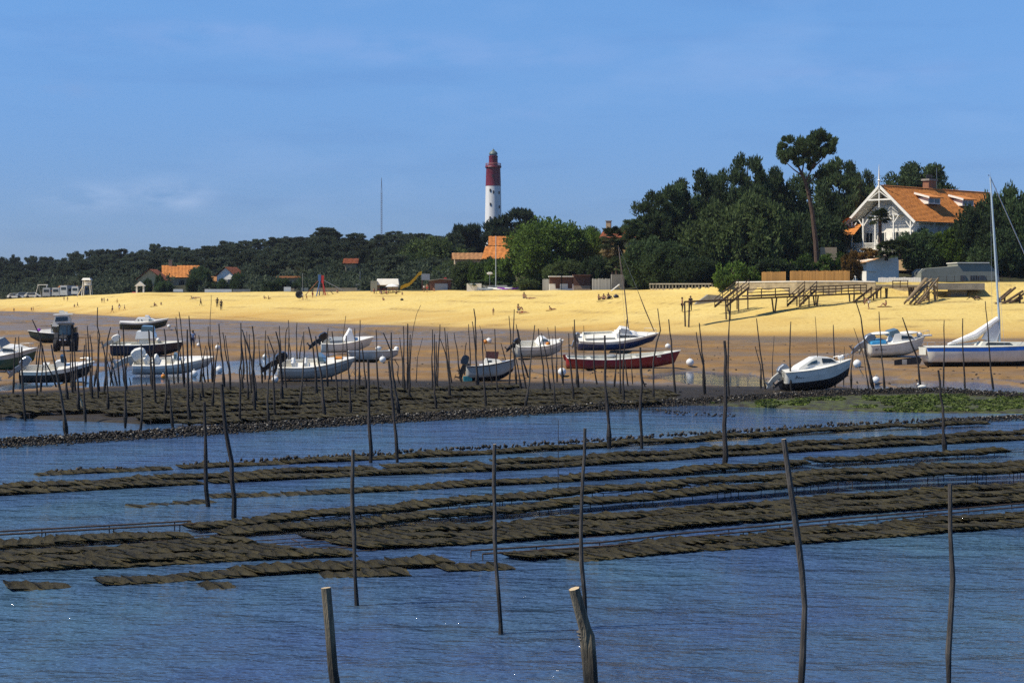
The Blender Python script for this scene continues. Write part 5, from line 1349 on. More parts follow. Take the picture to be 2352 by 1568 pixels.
    for y0, y1 in zip(post_y[:-1], post_y[1:]):
        b = MB(); b.bar((.35, y0, fl + 1.0), (.35, y1, fl + 1.0), .08, .10); b.bar((.35, y0, fl + .12), (.35, y1, fl + .12), .06)
        n = int((y1 - y0) / .17)
        for k in range(1, n): b.box((.35, y0 + (y1 - y0) * k / n, fl + .55), (.035, .06, .85))
        b.build('balustrade', M_PLASTER, t)
    b = MB(); b.bar((.35, -W + .9, fl + 1.0), (wallx, -W + .9, fl + 1.0), .08); 
    for k in range(14): b.box((.4 + k * .17, -W + .9, fl + .5), (.05, .035, .95))
    b.build('balustrade', M_PLASTER, t)
    # openings on the gable wall and on the side facing the viewer
    def opening(x, y, z, w, hh, along, name='window', m=M_GLASS):
        b = MB(); d = (.10, w, hh) if along == 'y' else (w, .10, hh)
        b.box((x, y, z), d); o = b.build(name, m, t)
        f = MB()
        for s in (1, -1):
            if along == 'y': f.box((x - .02, y + s * (w / 2 + .06), z), (.12, .12, hh + .24))
            else: f.box((x + s * (w / 2 + .06), y - .02, z), (.12, .12, hh + .24))
        for s in (1, -1):
            if along == 'y': f.box((x - .02, y, z + s * (hh / 2 + .06)), (.118, w, .12))
            else: f.box((x, y - .02, z + s * (hh / 2 + .06)), (w, .118, .12))
        if along == 'y': f.box((x - .03, y, z), (.10, .06, hh))
        else: f.box((x, y - .03, z), (.06, .10, hh))
        f.build('frame', M_PLASTER, o)
    for y in (-3.6, -1.2, 1.4, 3.6): opening(gx - .02, y, fl + 1.35, 1.15, 2.5, 'y', 'door')
    for x in (4.2, 7.0, 10.5, 14.5, 18.5): opening(x, -W + .98, ev - 1.7, 1.1, 2.1, 'x')
    for x in (8.0, 11.5):
        MB().box((x, -W + .93, ev - 1.7), (.5, .08, 2.2)).build('shutter', M_BROWNSCREEN, t)
    b = MB()
    for x in (5.6, 8.9, 12.3, 15.7, 19.0):
        b.bar((x, -W + .95, ev - 1.3), (x, -W + .1, ev - .1), .10)
    b.build('eave_bracket', M_PLASTER, t)
    # dormers
    for x in (9.0, 18.3):
        zc = ev + rise * .60; yc = -W * .40 - .1
        dm = MB(); dm.box((x, yc - .15, zc + .15), (3.2, 1.9, .95)); d = dm.build('dormer', M_PLASTER, t)
        for s in (-.75, .75): MB().box((x + s, yc - 1.12, zc + .15), (1.1, .06, .55)).build('dormer_window', M_GLASS, d)
        r = MB(); r.add([(x - 1.9, yc - 1.5, zc + .60), (x + 1.9, yc - 1.5, zc + .60), (x + 1.9, yc + 1.3, zc + 1.35), (x - 1.9, yc + 1.3, zc + 1.35), (x - 1.9, yc - 1.5, zc + .72), (x + 1.9, yc - 1.5, zc + .72), (x + 1.9, yc + 1.3, zc + 1.47), (x - 1.9, yc + 1.3, zc + 1.47)], [(0, 1, 2, 3), (4, 5, 6, 7), (0, 1, 5, 4), (1, 2, 6, 5), (2, 3, 7, 6), (3, 0, 4, 7)])
        r.build('dormer_roof', M_TILE, d)
        MB().bar((x - 1.95, yc - 1.52, zc + .62), (x - 1.95, yc + 1.2, zc + 1.36), .10, .30).build('dormer_board', M_PLASTER, d)
    # chimney
    b = MB(); b.box((14.6, .9, rg_ + .3), (2.0, 1.1, 2.4)); ch = b.build('chimney', mat('old_brick', (0.28, 0.13, 0.07), .9, .35, 3), t)
    MB().box((14.6, .9, rg_ + 1.6), (2.4, 1.5, .28)).build('chimney_cap', M_CONCRETE, ch)
    b = MB()
    for k in range(4): b.lathe([(.16, 0), (.13, .7)], 8, (13.9 + k * .47, .9, rg_ + 1.75))
    b.build('chimney_pot', M_DARK, ch)
    MB().tube([(16.6, .9, rg_), (16.6, .9, rg_ + 3.6)], .03, 5).build('aerial', M_GREYMETAL, t)
    # lean-to with its own tiled roof on the left of the veranda
    b = MB(); b.box((2.2, W + 1.1, fl + 1.0), (5.2, 3.0, 3.6)); b.build('side_room', M_PLASTERTAN, t)
    bb = MB(); tiled(bb, (-1.0, W + 3.2, fl + 2.3), (1, 0, 0), (0, -4.2, 2.5), 7.0, 4.9, 8, 18, .06); bb.build('side_roof', M_TILE, t, fix=False)
    bb = MB(); tiled(bb, (-1.3, W + 3.1, fl + 2.25), (0, -1, 0), (2.2, 0, 1.7), 5.6, 2.8, 5, 14, .06); bb.build('side_roof', M_TILE, t, fix=False)
    b = MB()
    for y in (W + .1, W + 2.4): b.box((-.35, y, fl + .6), (.2, .2, 3.4))
    b.build('side_post', M_PLASTER, t)
villa()

# ------------------------------------------------------------------ other buildings
def house(name, label, xc, ytop, Y, w, d, wall_h, roof_h, m_wall, m_tile, rz=0, hip=False, ridge='x', zbase=None, chim=None, wins=2, over=.5, cat='house', rows=10):
    c = P(xc, 600, Y); zt = EYE + (HZ - ytop) * Y / F
    z0 = zt - roof_h - wall_h
    zg = h1(c.x, Y)
    t = thing(name, label, cat, (c.x, Y, min(z0, zg) - .1), R(rz))
    dz = z0 - (min(z0, zg) - .1)
    b = MB(); b.box((0, 0, (dz + wall_h) / 2), (w, d, dz + wall_h)); b.build('wall', m_wall, t)
    e = dz + wall_h
    hw, hd = w / 2 + over, d / 2 + over
    if ridge == 'x':
        if roof_h > .05:
            for s in (-1, 1):
                bb = MB(); tiled(bb, (-hw, s * hd, e - .1), (1, 0, 0), (0, -s * hd, roof_h), hw * 2, math.hypot(hd, roof_h), rows, int(hw * 2.4), .07); bb.build('roof', m_tile, t, fix=False)
            b = MB(); b.prof([(-d / 2, 0), (d / 2, 0), (0, roof_h - .12)], w / 2 - .02); b.v = [(v[1], v[0], v[2] + e) for v in b.v]; b.build('gable', m_wall, t)
    else:
        for s in (-1, 1):
            bb = MB(); tiled(bb, (s * hw, -hd, e - .1), (0, 1, 0), (-s * hw, 0, roof_h), hd * 2, math.hypot(hw, roof_h), rows, int(hd * 2.4), .07); bb.build('roof', m_tile, t, fix=False)
        b = MB(); b.prof([(-w / 2, 0), (w / 2, 0), (0, roof_h - .12)], d / 2 - .02); b.v = [(v[0], v[1], v[2] + e) for v in b.v]; b.build('gable', m_wall, t)
    for k in range(wins):
        x = -w / 2 + w * (k + .5) / wins
        wd = MB().box((x, -d / 2 - .0, e - 1.4), (min(1.3, w / wins * .5), .12, 1.3)).build('window', M_GLASS, t)
        MB().box((x, -d / 2 - .03, e - 2.12), (min(1.3, w / wins * .5) + .3, .14, .12)).build('sill', M_CONCRETE, wd)
    if chim:
        b = MB(); b.box((chim, 0, e + roof_h + .3), (.8, .8, 1.8)); ch = b.build('chimney', M_PLASTERTAN, t); MB().box((chim, 0, e + roof_h + 1.25), (1.0, 1.0, .14)).build('chimney_cap', M_CONCRETE, ch)
    return t, e
house('beach_house', 'tan house with orange roof and chimney in the dark wood', 416, 609, 430, 8.4, 9, 6.0, 3.0, M_PLASTERTAN, M_TILE, 12, chim=-2.6, wins=3)
house('beach_house', 'yellow gabled villa half hidden by dark trees beside the tan house', 352, 618, 414, 6, 8, 5.5, 2.6, mat('yellow_plaster', (0.58, 0.45, 0.22), .85), M_TILE3, 0, ridge='y')
house('beach_house', 'white house with red gable among the pines', 530, 613, 398, 4.2, 6, 3.6, 2.1, M_PLASTER, M_TILE3, -14, ridge='y')
house('bungalow', 'low cream bungalow between the tan house and the red gabled one', 496, 634, 400, 7, 5, 2.6, 1.2, M_PLASTERTAN, M_TILE2, 0)
house('bungalow', 'cream bungalow front glimpsed under the pines by the slide', 664, 634, 384, 4.6, 5, 2.9, .35, M_PLASTERTAN, M_TILE2, 0, wins=4)
house('forest_house', 'small orange roof peeking out of the dark wood', 807, 593, 372, 2.3, 4, 1.6, 1.1, M_PLASTERTAN, M_TILE3, 0)
house('club_house', 'long low tan hall behind the parked vans', 176, 655, 452, 8, 5, 2.6, 1.0, M_PLASTERTAN, M_TILE2, 0, wins=5)
house('terrace_house', 'long pale tiled roof left of the bright orange roof', 1090, 580, 330, 7.6, 6, 3.0, 1.3, M_PLASTERTAN, M_TILE2, 4, wins=3)
house('terrace_house', 'house with bright orange roof left of the round green tree', 1148, 565, 322, 4.4, 7, 3.0, 2.4, M_PLASTERTAN, M_TILE, -10, wins=2)
house('terrace_house', 'taller ochre house with brown orange roof behind the round green tree', 1168, 542, 350, 7, 7, 4.5, 2.0, mat('yellow_plaster', (0.58, 0.45, 0.22), .85), M_TILE, 0, wins=2)
house('terrace_house', 'yellow house with brown roof and chimney behind the palm', 1440, 524, 300, 7.0, 8, 4.2, 1.7, mat('ochre_wall', (0.56, 0.33, 0.10), .85), M_TILE3, -14, chim=-3.2, wins=2)
house('forest_house', 'terracotta house wall glimpsed between the trunks of the big pines', 1545, 536, 330, 9, 6, 6.5, 1.5, mat('terracotta_wall', (0.42, 0.15, 0.06), .85), M_TILE2, 0, wins=4)

# white shed by the villa, hall with grey walls, white wall
def shed():
    Y = 243.0; k = Y / F
    p = P(1990, 648, Y); t = thing('garden_shed', 'white shed with a sloping tiled roof and a dark door', 'shed', p); t.rotation_euler = (0, 0, R(28))
    hL, hR = (648 - 600) * k, (648 - 578) * k
    w, d = 5.8, 3.0
    b = MB(); b.prof([(0, -1), (w, -1), (w, hR), (0, hL)], d / 2, y=d / 2); b.build('wall', M_PLASTER, t)
    bb = MB(); tiled(bb, (-.8, d + .3, hL - .28), (0, -1, 0), (w, 0, hR - hL), d + .6, math.hypot(w + .8, hR - hL), 6, 9, .07); bb.build('roof', M_TILE2, t, fix=False)
    MB().box((-.02, 1.4, 1.0), (.08, .9, 1.9)).build('door', M_GLASS, t)
    MB().box((1.0, -.12, 1.55), (1.4, .24, .05)).build('shelf', M_PLASTER, t)
    MB().box((w / 2 - .3, d / 2, -.55), (w + .8, d + .5, .5)).build('plinth', M_PLASTER, t)
shed()
def hall():
    Y = 248.0; k = Y / F
    p = P(2190, 655, Y); z = lambda y: (655 - y) * k; x = lambda a: (a - 2190) * k
    t = thing('grey_hall', 'low grey rendered building with flat roof and grilled windows', 'building', p)
    b = MB(); b.prof([(x(2116), -.8), (x(2300), -.8), (x(2290), z(625)), (x(2284), z(618)), (x(2270), z(604)), (x(2200), z(604)), (x(2200), z(611)), (x(2126), z(617)), (x(2116), z(625))], 3, y=3); b.build('wall', M_PLASTERGREY, t)
    MB().box((x(2235), 3, z(603.5)), (x(2272) - x(2198), 6.4, .12)).build('parapet', M_PLASTER, t)
    for a, w in ((2212, 12), (2237, 18), (2255, 13)):
        o = MB().box((x(a), -.02, z(643)), (w * k, .10, 1.3)).build('window', M_DARK, t)
        g = MB()
        for j in range(5): g.box((x(a) - w * k / 2 + w * k * (j + .5) / 5, -.09, z(643)), (.04, .04, 1.3))
        g.build('grille', M_GREYMETAL, o)
hall()
def box_thing(name, label, cat, x0, x1, y0, y1, Y, depth, m, part=None):
    k = Y / F; c = P((x0 + x1) / 2, y1, Y)
    o = MB().box((0, depth / 2, (y1 - y0) * k / 2 - .3), ((x1 - x0) * k, depth, (y1 - y0) * k + .6)).build(name, m, None, c)
    return tag(o, label, cat)
def wall_run(name, label, pts, top, th, m, cap=None, posts=None, zbot=-1.2):
    """wall through picture points (x, Y); top = picture rows of its crest"""
    t = thing(name, label, 'wall', P(pts[0][0], top[0], pts[0][1])); o0 = Vector(t.location)
    for (a, b_), (ta, tb) in zip(zip(pts[:-1], pts[1:]), zip(top[:-1], top[1:])):
        A = P(a[0], ta, a[1]) - o0; B = P(b_[0], tb, b_[1]) - o0
        d = (B - A); d.z = 0; n = Vector((-d.y, d.x, 0)).normalized() * th
        za, zb = h1(*(A + o0)[:2]) - 1.5 - o0.z, h1(*(B + o0)[:2]) - 1.5 - o0.z
        za, zb = min(za, A.z - .5), min(zb, B.z - .5)
        w = MB(); w.add([(A.x, A.y, za), (B.x, B.y, zb), (B.x, B.y, B.z), (A.x, A.y, A.z), (A.x + n.x, A.y + n.y, za), (B.x + n.x, B.y + n.y, zb), (B.x + n.x, B.y + n.y, B.z), (A.x + n.x, A.y + n.y, A.z)], [(0, 1, 2, 3), (7, 6, 5, 4), (3, 2, 6, 7), (0, 3, 7, 4), (1, 5, 6, 2), (0, 4, 5, 1)])
        w.build('wall_body', m, t)
        if cap:
            MB().bar(A + n * .5 + Vector((0, 0, .06)), B + n * .5 + Vector((0, 0, .06)), th + .12, .14).build('coping', cap, t)
    return t
wall_run('sea_wall', 'long stone retaining wall with white coping behind the wooden footbridges', [(1690, 236), (1830, 231), (1960, 229), (2010, 228)], [649, 647, 647, 648], .5, M_STONE, M_PLASTER)
wall_run('sea_wall', 'stone retaining wall under the grey building, below the concrete platform', [(2010, 228), (2150, 226), (2260, 225), (2420, 224)], [656, 657, 657, 657], .5, M_STONE, M_CONCRETE)
# balustrade wall
def balustrade_wall():
    pts = [(1493, 254), (1560, 248), (1636, 241)]
    t = wall_run('balustrade_wall', 'low beach wall topped by a pale open balustrade', pts, [663, 663, 663.5], .4, M_STONE)
    o0 = Vector(t.location); r = MB(); m = mat('tree_shaded_balustrade', (0.27, 0.24, 0.18), .85)  # balustrade colour darkened to hold the shade of the trees
    for a, b_ in zip(pts[:-1], pts[1:]):
        A, B = P(a[0], 652, a[1]) - o0, P(b_[0], 652, b_[1]) - o0
        MB().bar(A, B, .3, .18).build('top_rail', m, t)
        n = int((B - A).length / .75)
        for k in range(n + 1):
            q = A.lerp(B, k / n)
            MB().box((q.x, q.y, q.z - .35), (.22, .22, .62), taper=.7).build('baluster', m, t)
balustrade_wall()
def fence(name, label, x0, Y0, x1, Y1, ytop, ybot, m, bw=.14, gap=.02, rail=True, gaps=()):
    A, B = P(x0, ybot, Y0), P(x1, ybot, Y1)
    hgt = (ybot - ytop) * (Y0 + Y1) / 2 / F
    t = thing(name, label, 'fence', A); d = B - A; L = math.hypot(d.x, d.y); n = int(L / (bw + gap)); a = math.atan2(d.y, d.x)
    me = MB().box((0, 0, hgt / 2), (bw, .03, hgt)).mesh('plank', m)
    rr = random.Random(int(x0))
    for k in range(min(n, 160)):
        q = d * ((k + .5) / n); x = x0 + (x1 - x0) * (k + .5) / n
        if any(g0 < x < g1 for g0, g1 in gaps): continue
        o = link('plank', me, t, q + Vector((0, 0, rr.uniform(-.03, .03))), (0, 0, a), (1, 1, rr.uniform(.97, 1.03)))
    nrm = Vector((-math.sin(a), math.cos(a), 0))
    if rail:
        for f in (.2, .8): MB().bar(Vector((0, 0, hgt * f)) + nrm * .05, d + Vector((0, 0, hgt * f)) + nrm * .05, .05, .09).build('rail', m, t)
        for k in range(0, n + 1, 12): MB().box(d * (k / n) + nrm * .10 + Vector((0, 0, hgt / 2 - .2)), (.1, .1, hgt + .3), a).build('post', m, t)
    return t
fence('plank_fence', 'short honey coloured plank fence above the sea wall', 1750, 237, 1805, 235.5, 624, 648, M_WOODFENCE)
fence('plank_fence', 'long honey coloured plank fence above the sea wall', 1815, 235, 1952, 232, 622, 647, M_WOODFENCE)
fence('grey_fence', 'weathered grey picket fence beside the concrete block', 1360, 272, 1402, 270, 640, 666, M_WOODGREY, .20, .05)
fence('grey_fence', 'dark grey picket fence left of the white bathing cabins', 1286 - 40, 286, 1262, 284, 641, 667, M_WOODGREY, .18, .05)
fence('white_fence', 'white panel fence between the shed and the log stairs', 2018, 230, 2115, 229, 637, 656, M_PLASTER, .30, .015)
def post_rail():
    A, B = P(2120, 655, 232), P(2320, 655, 231)
    t = thing('wire_fence', 'thin dark post fence in front of the grey building', 'fence', A); d = B - A
    for k in range(12): MB().tube([d * (k / 11), d * (k / 11) + Vector((0, 0, 1.25))], .035, 5).build('post', M_IRON, t)
    b = MB()
    for z in (.3, .7, 1.1): b.tube([Vector((0, 0, z)), d + Vector((0, 0, z))], .008, 4)
    b.build('wire', M_IRON, t)
post_rail()
def platform():
    t = thing('concrete_platform', 'grey concrete platform on a short pier beside the log stairs', 'platform', P(2205, 660, 222)); o0 = Vector(t.location); k = 222 / F
    MB().box((0, 1.6, .12), ((2262 - 2150) * k, 3.6, .85)).build('deck_slab', M_CONCRETE, t)
    MB().box((.2, 2.2, -1.0), ((2225 - 2188) * k, 1.6, 2.6)).build('pier', M_CONCRETE, t)
platform()
box_thing('garden_wall', 'pinkish white wall panel above the hedge left of the villa', 'wall', 1884, 1922, 568, 588, 250, .3, M_PLASTERTAN)
# bathing cabins
def cabin(label, x0, x1, y0, y1, Y, top, low, split, cream=False):
    k = Y / F; c = P((x0 + x1) / 2, y1, Y); w = (x1 - x0) * k; H_ = (y1 - y0) * k
    t = thing('bathing_cabin', label, 'cabin', c)
    MB().box((0, 1.2, H_ * .5 + split / 2), (w, 2.4, H_ - split)).build('upper_wall', top, t)
    MB().box((0, 1.19, split / 2 - .3), (w + .04, 2.46, split + .6)).build('lower_wall', low, t)
    MB().box((0, 1.1, H_ + .08), (w + .3, 3.0, .16)).build('roof', M_PLASTER if cream else M_WOODBROWN, t)
    return t, w, H_
for x0, x1, lb in ((1262, 1289, 'white and brown bathing cabin, left one of the joined pair'), (1291, 1317, 'white and brown bathing cabin, right one of the joined pair')):
    t, w, H_ = cabin(lb, x0, x1, 636, 666, 282, M_WOODBROWN, M_PLASTER, 1.0, True)
    MB().box((w * .2, -.03, 1.0), (.7, .05, 1.5)).build('door', M_WOODBROWN, t)
t, w, H_ = cabin('dark brown bathing cabin with a pinkish base beside the joined pair', 1318, 1356, 633, 666, 281, M_WOODBROWN, mat('pink_base', (0.50, 0.33, 0.2), .85), .7)
MB().box((0, -.03, 1.45), (1.0, .05, 1.2)).build('shutter', M_WOODBROWN, t)
box_thing('concrete_block', 'plain grey concrete block hut beside the picket fence', 'hut', 1405, 1434, 630, 664, 270, 2.2, M_CONCRETE)
def kiosk(label, x0, x1, y0, y1, Y):
    k = Y / F; c = P((x0 + x1) / 2, y1, Y); w = (x1 - x0) * k; H_ = (y1 - y0) * k
    t = thing('beach_kiosk', label, 'kiosk', c)
    MB().box((0, 1.5, H_ * .35 - .2), (w, 2.6, H_ * .7 + .4)).build('wall', M_PLASTERTAN, t)
    MB().prof([(-w / 2 - .2, H_ * .55), (w / 2 + .2, H_ * .55), (w / 2, H_), (-w / 2, H_)], 1.7, 1.2, y=1.4).build('roof', M_PLASTER, t)
    MB().box((-w * .2, .17, H_ * .33), (w * .35, .1, H_ * .3)).build('serving_hatch', M_DARK, t)
    MB().box((-w * .2, .0, H_ * .16), (w * .42, .45, .08)).build('counter', M_WOOD, t)
kiosk('white roofed beach kiosk behind the parasol tables', 866, 914, 640, 672, 322)
box_thing('snack_shed', 'small grey shed at the left end of the kiosk', 'shed', 851, 866, 645, 672, 321, 2.2, M_PLASTERGREY)
def hut():
    Y = 312; k = Y / F; c = P(1012, 668, Y); t = thing('surf_hut', 'brown wooden hut with a grey shutter beside the yellow slide', 'hut', c)
    w = 48 * k
    MB().prof([(-w / 2, -.4), (w / 2, -.4), (w / 2, 1.95), (0, 2.05), (-w / 2, 1.75)], 1.3, y=1.3).build('wall', M_WOODBROWN, t)
    MB().prof([(-w / 2 - .3, 1.78), (0, 2.08), (w / 2 + .3, 1.95), (w / 2 + .3, 2.07), (0, 2.20), (-w / 2 - .3, 1.90)], 1.6, y=1.2).build('roof', M_CONCRETE, t)
    MB().box((.1, -.03, .65), (w * .62, .06, 1.3)).build('shutter', M_GREYMETAL, t)
    MB().box((w * .22, .6, 2.25), (.5, .4, .3)).build('roof_lamp', M_PLASTICR, t)
hut()
for x0, x1, y0, y1, Y, m, lab in ((1072, 1106, 651, 668, 300, M_PLASTER, 'short white beach wall left of the flagpole'), (1106, 1165, 655, 668, 301, M_CREAM, 'cream low wall behind the beached canoes'),
        (720, 820, 661, 673, 340, M_PLASTERTAN, 'long low tan wall behind the climbing frame'), (817, 850, 652, 668, 345, M_WOODGREY, 'grey board screen left of the kiosk'),
        (652, 668, 659, 671, 352, M_PLASTER, 'small white gatepost wall by the hedge'), (668, 676, 662, 671, 352, M_PLASTERTAN, 'cream wall stub beside the white gatepost wall'),
        (692, 708, 661, 672, 350, M_PLASTERGREY, 'grey box hedge wall left of the climbing frame'), (470, 532, 664, 673, 372, M_PLASTER, 'long white garden wall below the red gabled house'), (535, 575, 664, 673, 372, M_WOODGREY, 'pale wall right of the gap in the white garden wall'),
        (356, 372, 668, 677, 388, M_CREAM, 'cream terrace wall under the dark trees'), (398, 420, 664, 677, 385, M_PLASTER, 'white gate wall in front of the tan house'), (430, 445, 671, 677, 383, M_CREAM, 'low cream wall right of the white gate wall')):
    box_thing('beach_wall', lab, 'wall', x0, x1, y0, y1, Y, .4, m)
# ------------------------------------------------------------------ trees
def leaf_mat(name, a, b, rnd=.36):
    m = mat(name, a, .75, .4, .9, rnd=rnd, col2=b, spec=.15, detail=2)
    n, l = m.node_tree.nodes, m.node_tree.links; bs = n['Principled BSDF']; out = n['Material Output']
    tr = n.new('ShaderNodeBsdfTranslucent'); mx = n.new('ShaderNodeMixShader'); mx.inputs[0].default_value = .40
    l.new(bs.inputs['Base Color'].links[0].from_socket, tr.inputs['Color'])
    l.new(bs.outputs[0], mx.inputs[1]); l.new(tr.outputs[0], mx.inputs[2]); l.new(mx.outputs[0], out.inputs['Surface'])
    return m
M_PINE = leaf_mat('pine_needles', (0.0767, 0.1160, 0.0430), (0.0308, 0.0476, 0.0224))
M_PINEFAR = leaf_mat('far_pine_needles', (0.0798, 0.1027, 0.0552), (0.0379, 0.0504, 0.0336))
M_CYP = leaf_mat('cypress_sprays', (0.0460, 0.0696, 0.0337), (0.0183, 0.0295, 0.0168))
M_BROAD = leaf_mat('broad_leaves', (0.1239, 0.1947, 0.0307), (0.0392, 0.0717, 0.0179))
M_BRIGHT = leaf_mat('bright_leaves', (0.13, 0.20, 0.025), (0.06, 0.105, 0.015))
M_OLIVE = leaf_mat('olive_leaves', (0.1104, 0.1492, 0.0430), (0.0420, 0.0616, 0.0239))
M_RUST = leaf_mat('rusty_leaves', (0.22, 0.125, 0.03), (0.10, 0.065, 0.02))
M_DARKL = leaf_mat('dark_leaves', (0.0706, 0.1127, 0.0399), (0.0267, 0.0433, 0.0196))
M_PALML = leaf_mat('palm_fronds', (0.060, 0.080, 0.025), (0.025, 0.036, 0.014))
M_SKIRT = leaf_mat('dead_fronds', (0.24, 0.18, 0.085), (0.11, 0.08, 0.04))
def crown_mesh(name, C, Rd, per, size, m, seed, up=.6, asp=.45, shell=.55, squash=1.0):
    """leaf clumps: C clump centres (n,3), Rd radii (n,), per leaves each"""
    rg = np.random.default_rng(seed); n = len(C)
    d = rg.normal(size=(n, per, 3)); d /= np.linalg.norm(d, axis=-1, keepdims=True)
    rad = .25 + .95 * rg.random((n, per, 1)) ** .6 + .12 * rg.normal(size=(n, per, 1))
    pos = C[:, None, :] + d * rad * Rd[:, None, None] * np.array([1, 1, squash])
    ax = d + np.array([0, 0, up]) + rg.normal(size=d.shape) * .5
    ax /= np.linalg.norm(ax, axis=-1, keepdims=True)
    tv = rg.normal(size=d.shape); sd = np.cross(ax, tv); sd /= np.linalg.norm(sd, axis=-1, keepdims=True)
    s = size * (.6 + .8 * rg.random((n, per, 1)))
    A, B = ax * s, sd * s * asp
    V = np.stack([pos - A - B * .5, pos - A * .2 + B, pos + A, pos - A * .2 - B * 1.0], 2).reshape(-1, 3)
    Fq = np.arange(len(V)).reshape(-1, 4)
    return arr_mesh(name, V, Fq, m)
def pine_parts(seed, Hh=12, spread=4.2, base=.45, nclump=60, flat=.5, m=None, per=110, size=.34):
    rg = np.random.default_rng(seed)
    C, Rd = [], []
    zc = Hh * (base + 1) / 2; hz = Hh * (1 - base) / 2
    k = 0
    while len(C) < nclump:
        p = rg.normal(size=3); p /= np.linalg.norm(p); q = rg.random() ** .4
        x, y, z = p[0] * spread * q, p[1] * spread * q, zc + p[2] * hz * q
        if z > zc: f = 1
        else: f = flat + (1 - flat) * rg.random()
        lump = 1 + .22 * math.sin(3 * math.atan2(y, x) + seed) + .15 * math.sin(5 * math.atan2(y, x) + 2 * seed)
        C.append((x * f * lump, y * f * lump, z - .3)); Rd.append(rg.uniform(.55, 1.05) * spread / 4.2)
    C = np.array(C); Rd = np.array(Rd)
    me = crown_mesh('pine_crown', C, Rd, per, size, m or M_PINE, seed, up=.9, squash=.8)
    b = MB(); lean = rg.normal() * .5
    tr = [(0, 0, -.6), (lean * .2, 0, Hh * .3), (lean * .7, rg.normal() * .2, Hh * .6), (lean, 0, Hh * .86)]
    b.tube(tr, [.30, .24, .17, .06], 7)
    for i in rg.choice(nclump, min(12, nclump), replace=False):
        c = C[i]; t = min(.8, max(.35, (c[2] / Hh) - .12))
        b.tube([(lean * t, 0, Hh * t), ((lean * t + c[0]) / 2, c[1] / 2, (Hh * t + c[2]) / 2 - .1), tuple(c)], [.10, .07, .03], 4)
    return me, b.mesh('pine_trunk', M_TRUNK)
def blob_parts(seed, Hh, spread, nclump, per, size, m, zlo=.05, up=.2, asp=.6, name='crown', trunk=.2, rc=.20):
    rg = np.random.default_rng(seed); C, Rd = [], []
    zc = Hh * (1 + zlo) / 2; hz = Hh * (1 - zlo) / 2
    for k in range(nclump):
        p = rg.normal(size=3); p /= np.linalg.norm(p); q = .45 + .45 * rg.random() ** .5
        lump = 1 + .16 * math.sin(3 * math.atan2(p[1], p[0]) + seed)
        C.append((p[0] * spread * q * lump, p[1] * spread * q * lump, zc + p[2] * hz * q)); Rd.append(spread * rc * rg.uniform(.7, 1.3))
    C = np.array(C); Rd = np.array(Rd)
    me = crown_mesh(name, C, Rd, per, size, m, seed, up=up, asp=asp)
    b = MB(); b.tube([(0, 0, -.5), (.1, 0, Hh * .3), (0, .1, Hh * .75)], [trunk, trunk * .8, trunk * .3], 6)
    for i in range(0, nclump, max(1, nclump // 7)): b.tube([(0, 0, Hh * .3), tuple(C[i] * np.array([.6, .6, 1]) - np.array([0, 0, .2])), tuple(C[i])], [trunk * .5, trunk * .35, .03], 4)
    return me, b.mesh('trunk', M_TRUNK)
def cyp_parts(seed):
    rg = np.random.default_rng(seed); C, Rd = [], []
    for k in range(70):          # layered fans rising outward
        a = rg.uniform(0, 6.28); z = rg.uniform(.15, 1); r = (1 - .35 * abs(z - .55) * 2) * 5.6 * rg.uniform(.35, 1)
        C.append((r * math.cos(a), r * math.sin(a), 9.5 * z * (1 - .28 * r / 5.6) + .30 * r)); Rd.append(rg.uniform(.7, 1.2))
    me = crown_mesh('cypress_crown', np.array(C), np.array(Rd), 170, .46, M_CYP, seed, up=1.1, asp=.24, squash=.5)
    b = MB(); b.tube([(0, 0, -.5), (.3, 0, 3), (0, .2, 7.5)], [.5, .38, .12], 7)
    for i in range(0, 70, 6): b.tube([(.1, 0, 3 + C[i][2] * .2), C[i]], [.14, .04], 4)
    return me, b.mesh('cypress_trunk', M_TRUNK)
KIND = {}
for i in range(4): KIND['far%d' % i] = pine_parts(20 + i, 12, 4.6, .22, 74, .8, M_PINEFAR, 110, .36) + (12, 4.6)
for i in range(4): KIND['pine%d' % i] = pine_parts(40 + i, 12, 4.4, .10, 110, .85, M_PINE, 210, .22) + (12, 4.4)
KIND['cyp0'] = cyp_parts(3) + (10.5, 5.6); KIND['cyp1'] = cyp_parts(4) + (10.5, 5.6)
KIND['round'] = blob_parts(5, 10, 6.4, 190, 230, .20, M_BROAD, .02, .2, .6, rc=.17) + (10, 6.2)
KIND['olive'] = blob_parts(6, 7, 4.6, 100, 200, .19, M_OLIVE, .0) + (7, 4.4)
KIND['olive2'] = blob_parts(16, 7, 4.6, 130, 230, .19, leaf_mat('dull_olive_leaves', (0.0920, 0.1292, 0.0399), (0.0364, 0.0532, 0.0209)), .0) + (7, 4.4)
KIND['dark'] = blob_parts(7, 7, 4.6, 120, 230, .19, M_DARKL, .0) + (7, 4.4)
KIND['dark2'] = blob_parts(17, 7, 4.6, 120, 230, .19, M_DARKL, .0, up=.5) + (7, 4.4)
KIND['bright'] = blob_parts(8, 5, 3.0, 70, 130, .20, M_BRIGHT, .0) + (5, 2.9)
KIND['shrub'] = blob_parts(9, 3, 2.2, 45, 110, .17, M_OLIVE, .0, trunk=.08) + (3, 2.1)
KIND['greenshrub'] = blob_parts(10, 3, 2.2, 45, 120, .17, M_BROAD, .0, trunk=.08) + (3, 2.1)
KIND['rust'] = blob_parts(11, 3.5, 1.8, 40, 110, .16, M_RUST, .0, up=.5, trunk=.08) + (3.5, 1.7)
KIND['darkshrub'] = blob_parts(12, 3, 2.2, 45, 120, .17, M_DARKL, .0, trunk=.08) + (3, 2.1)
TR = random.Random(5)
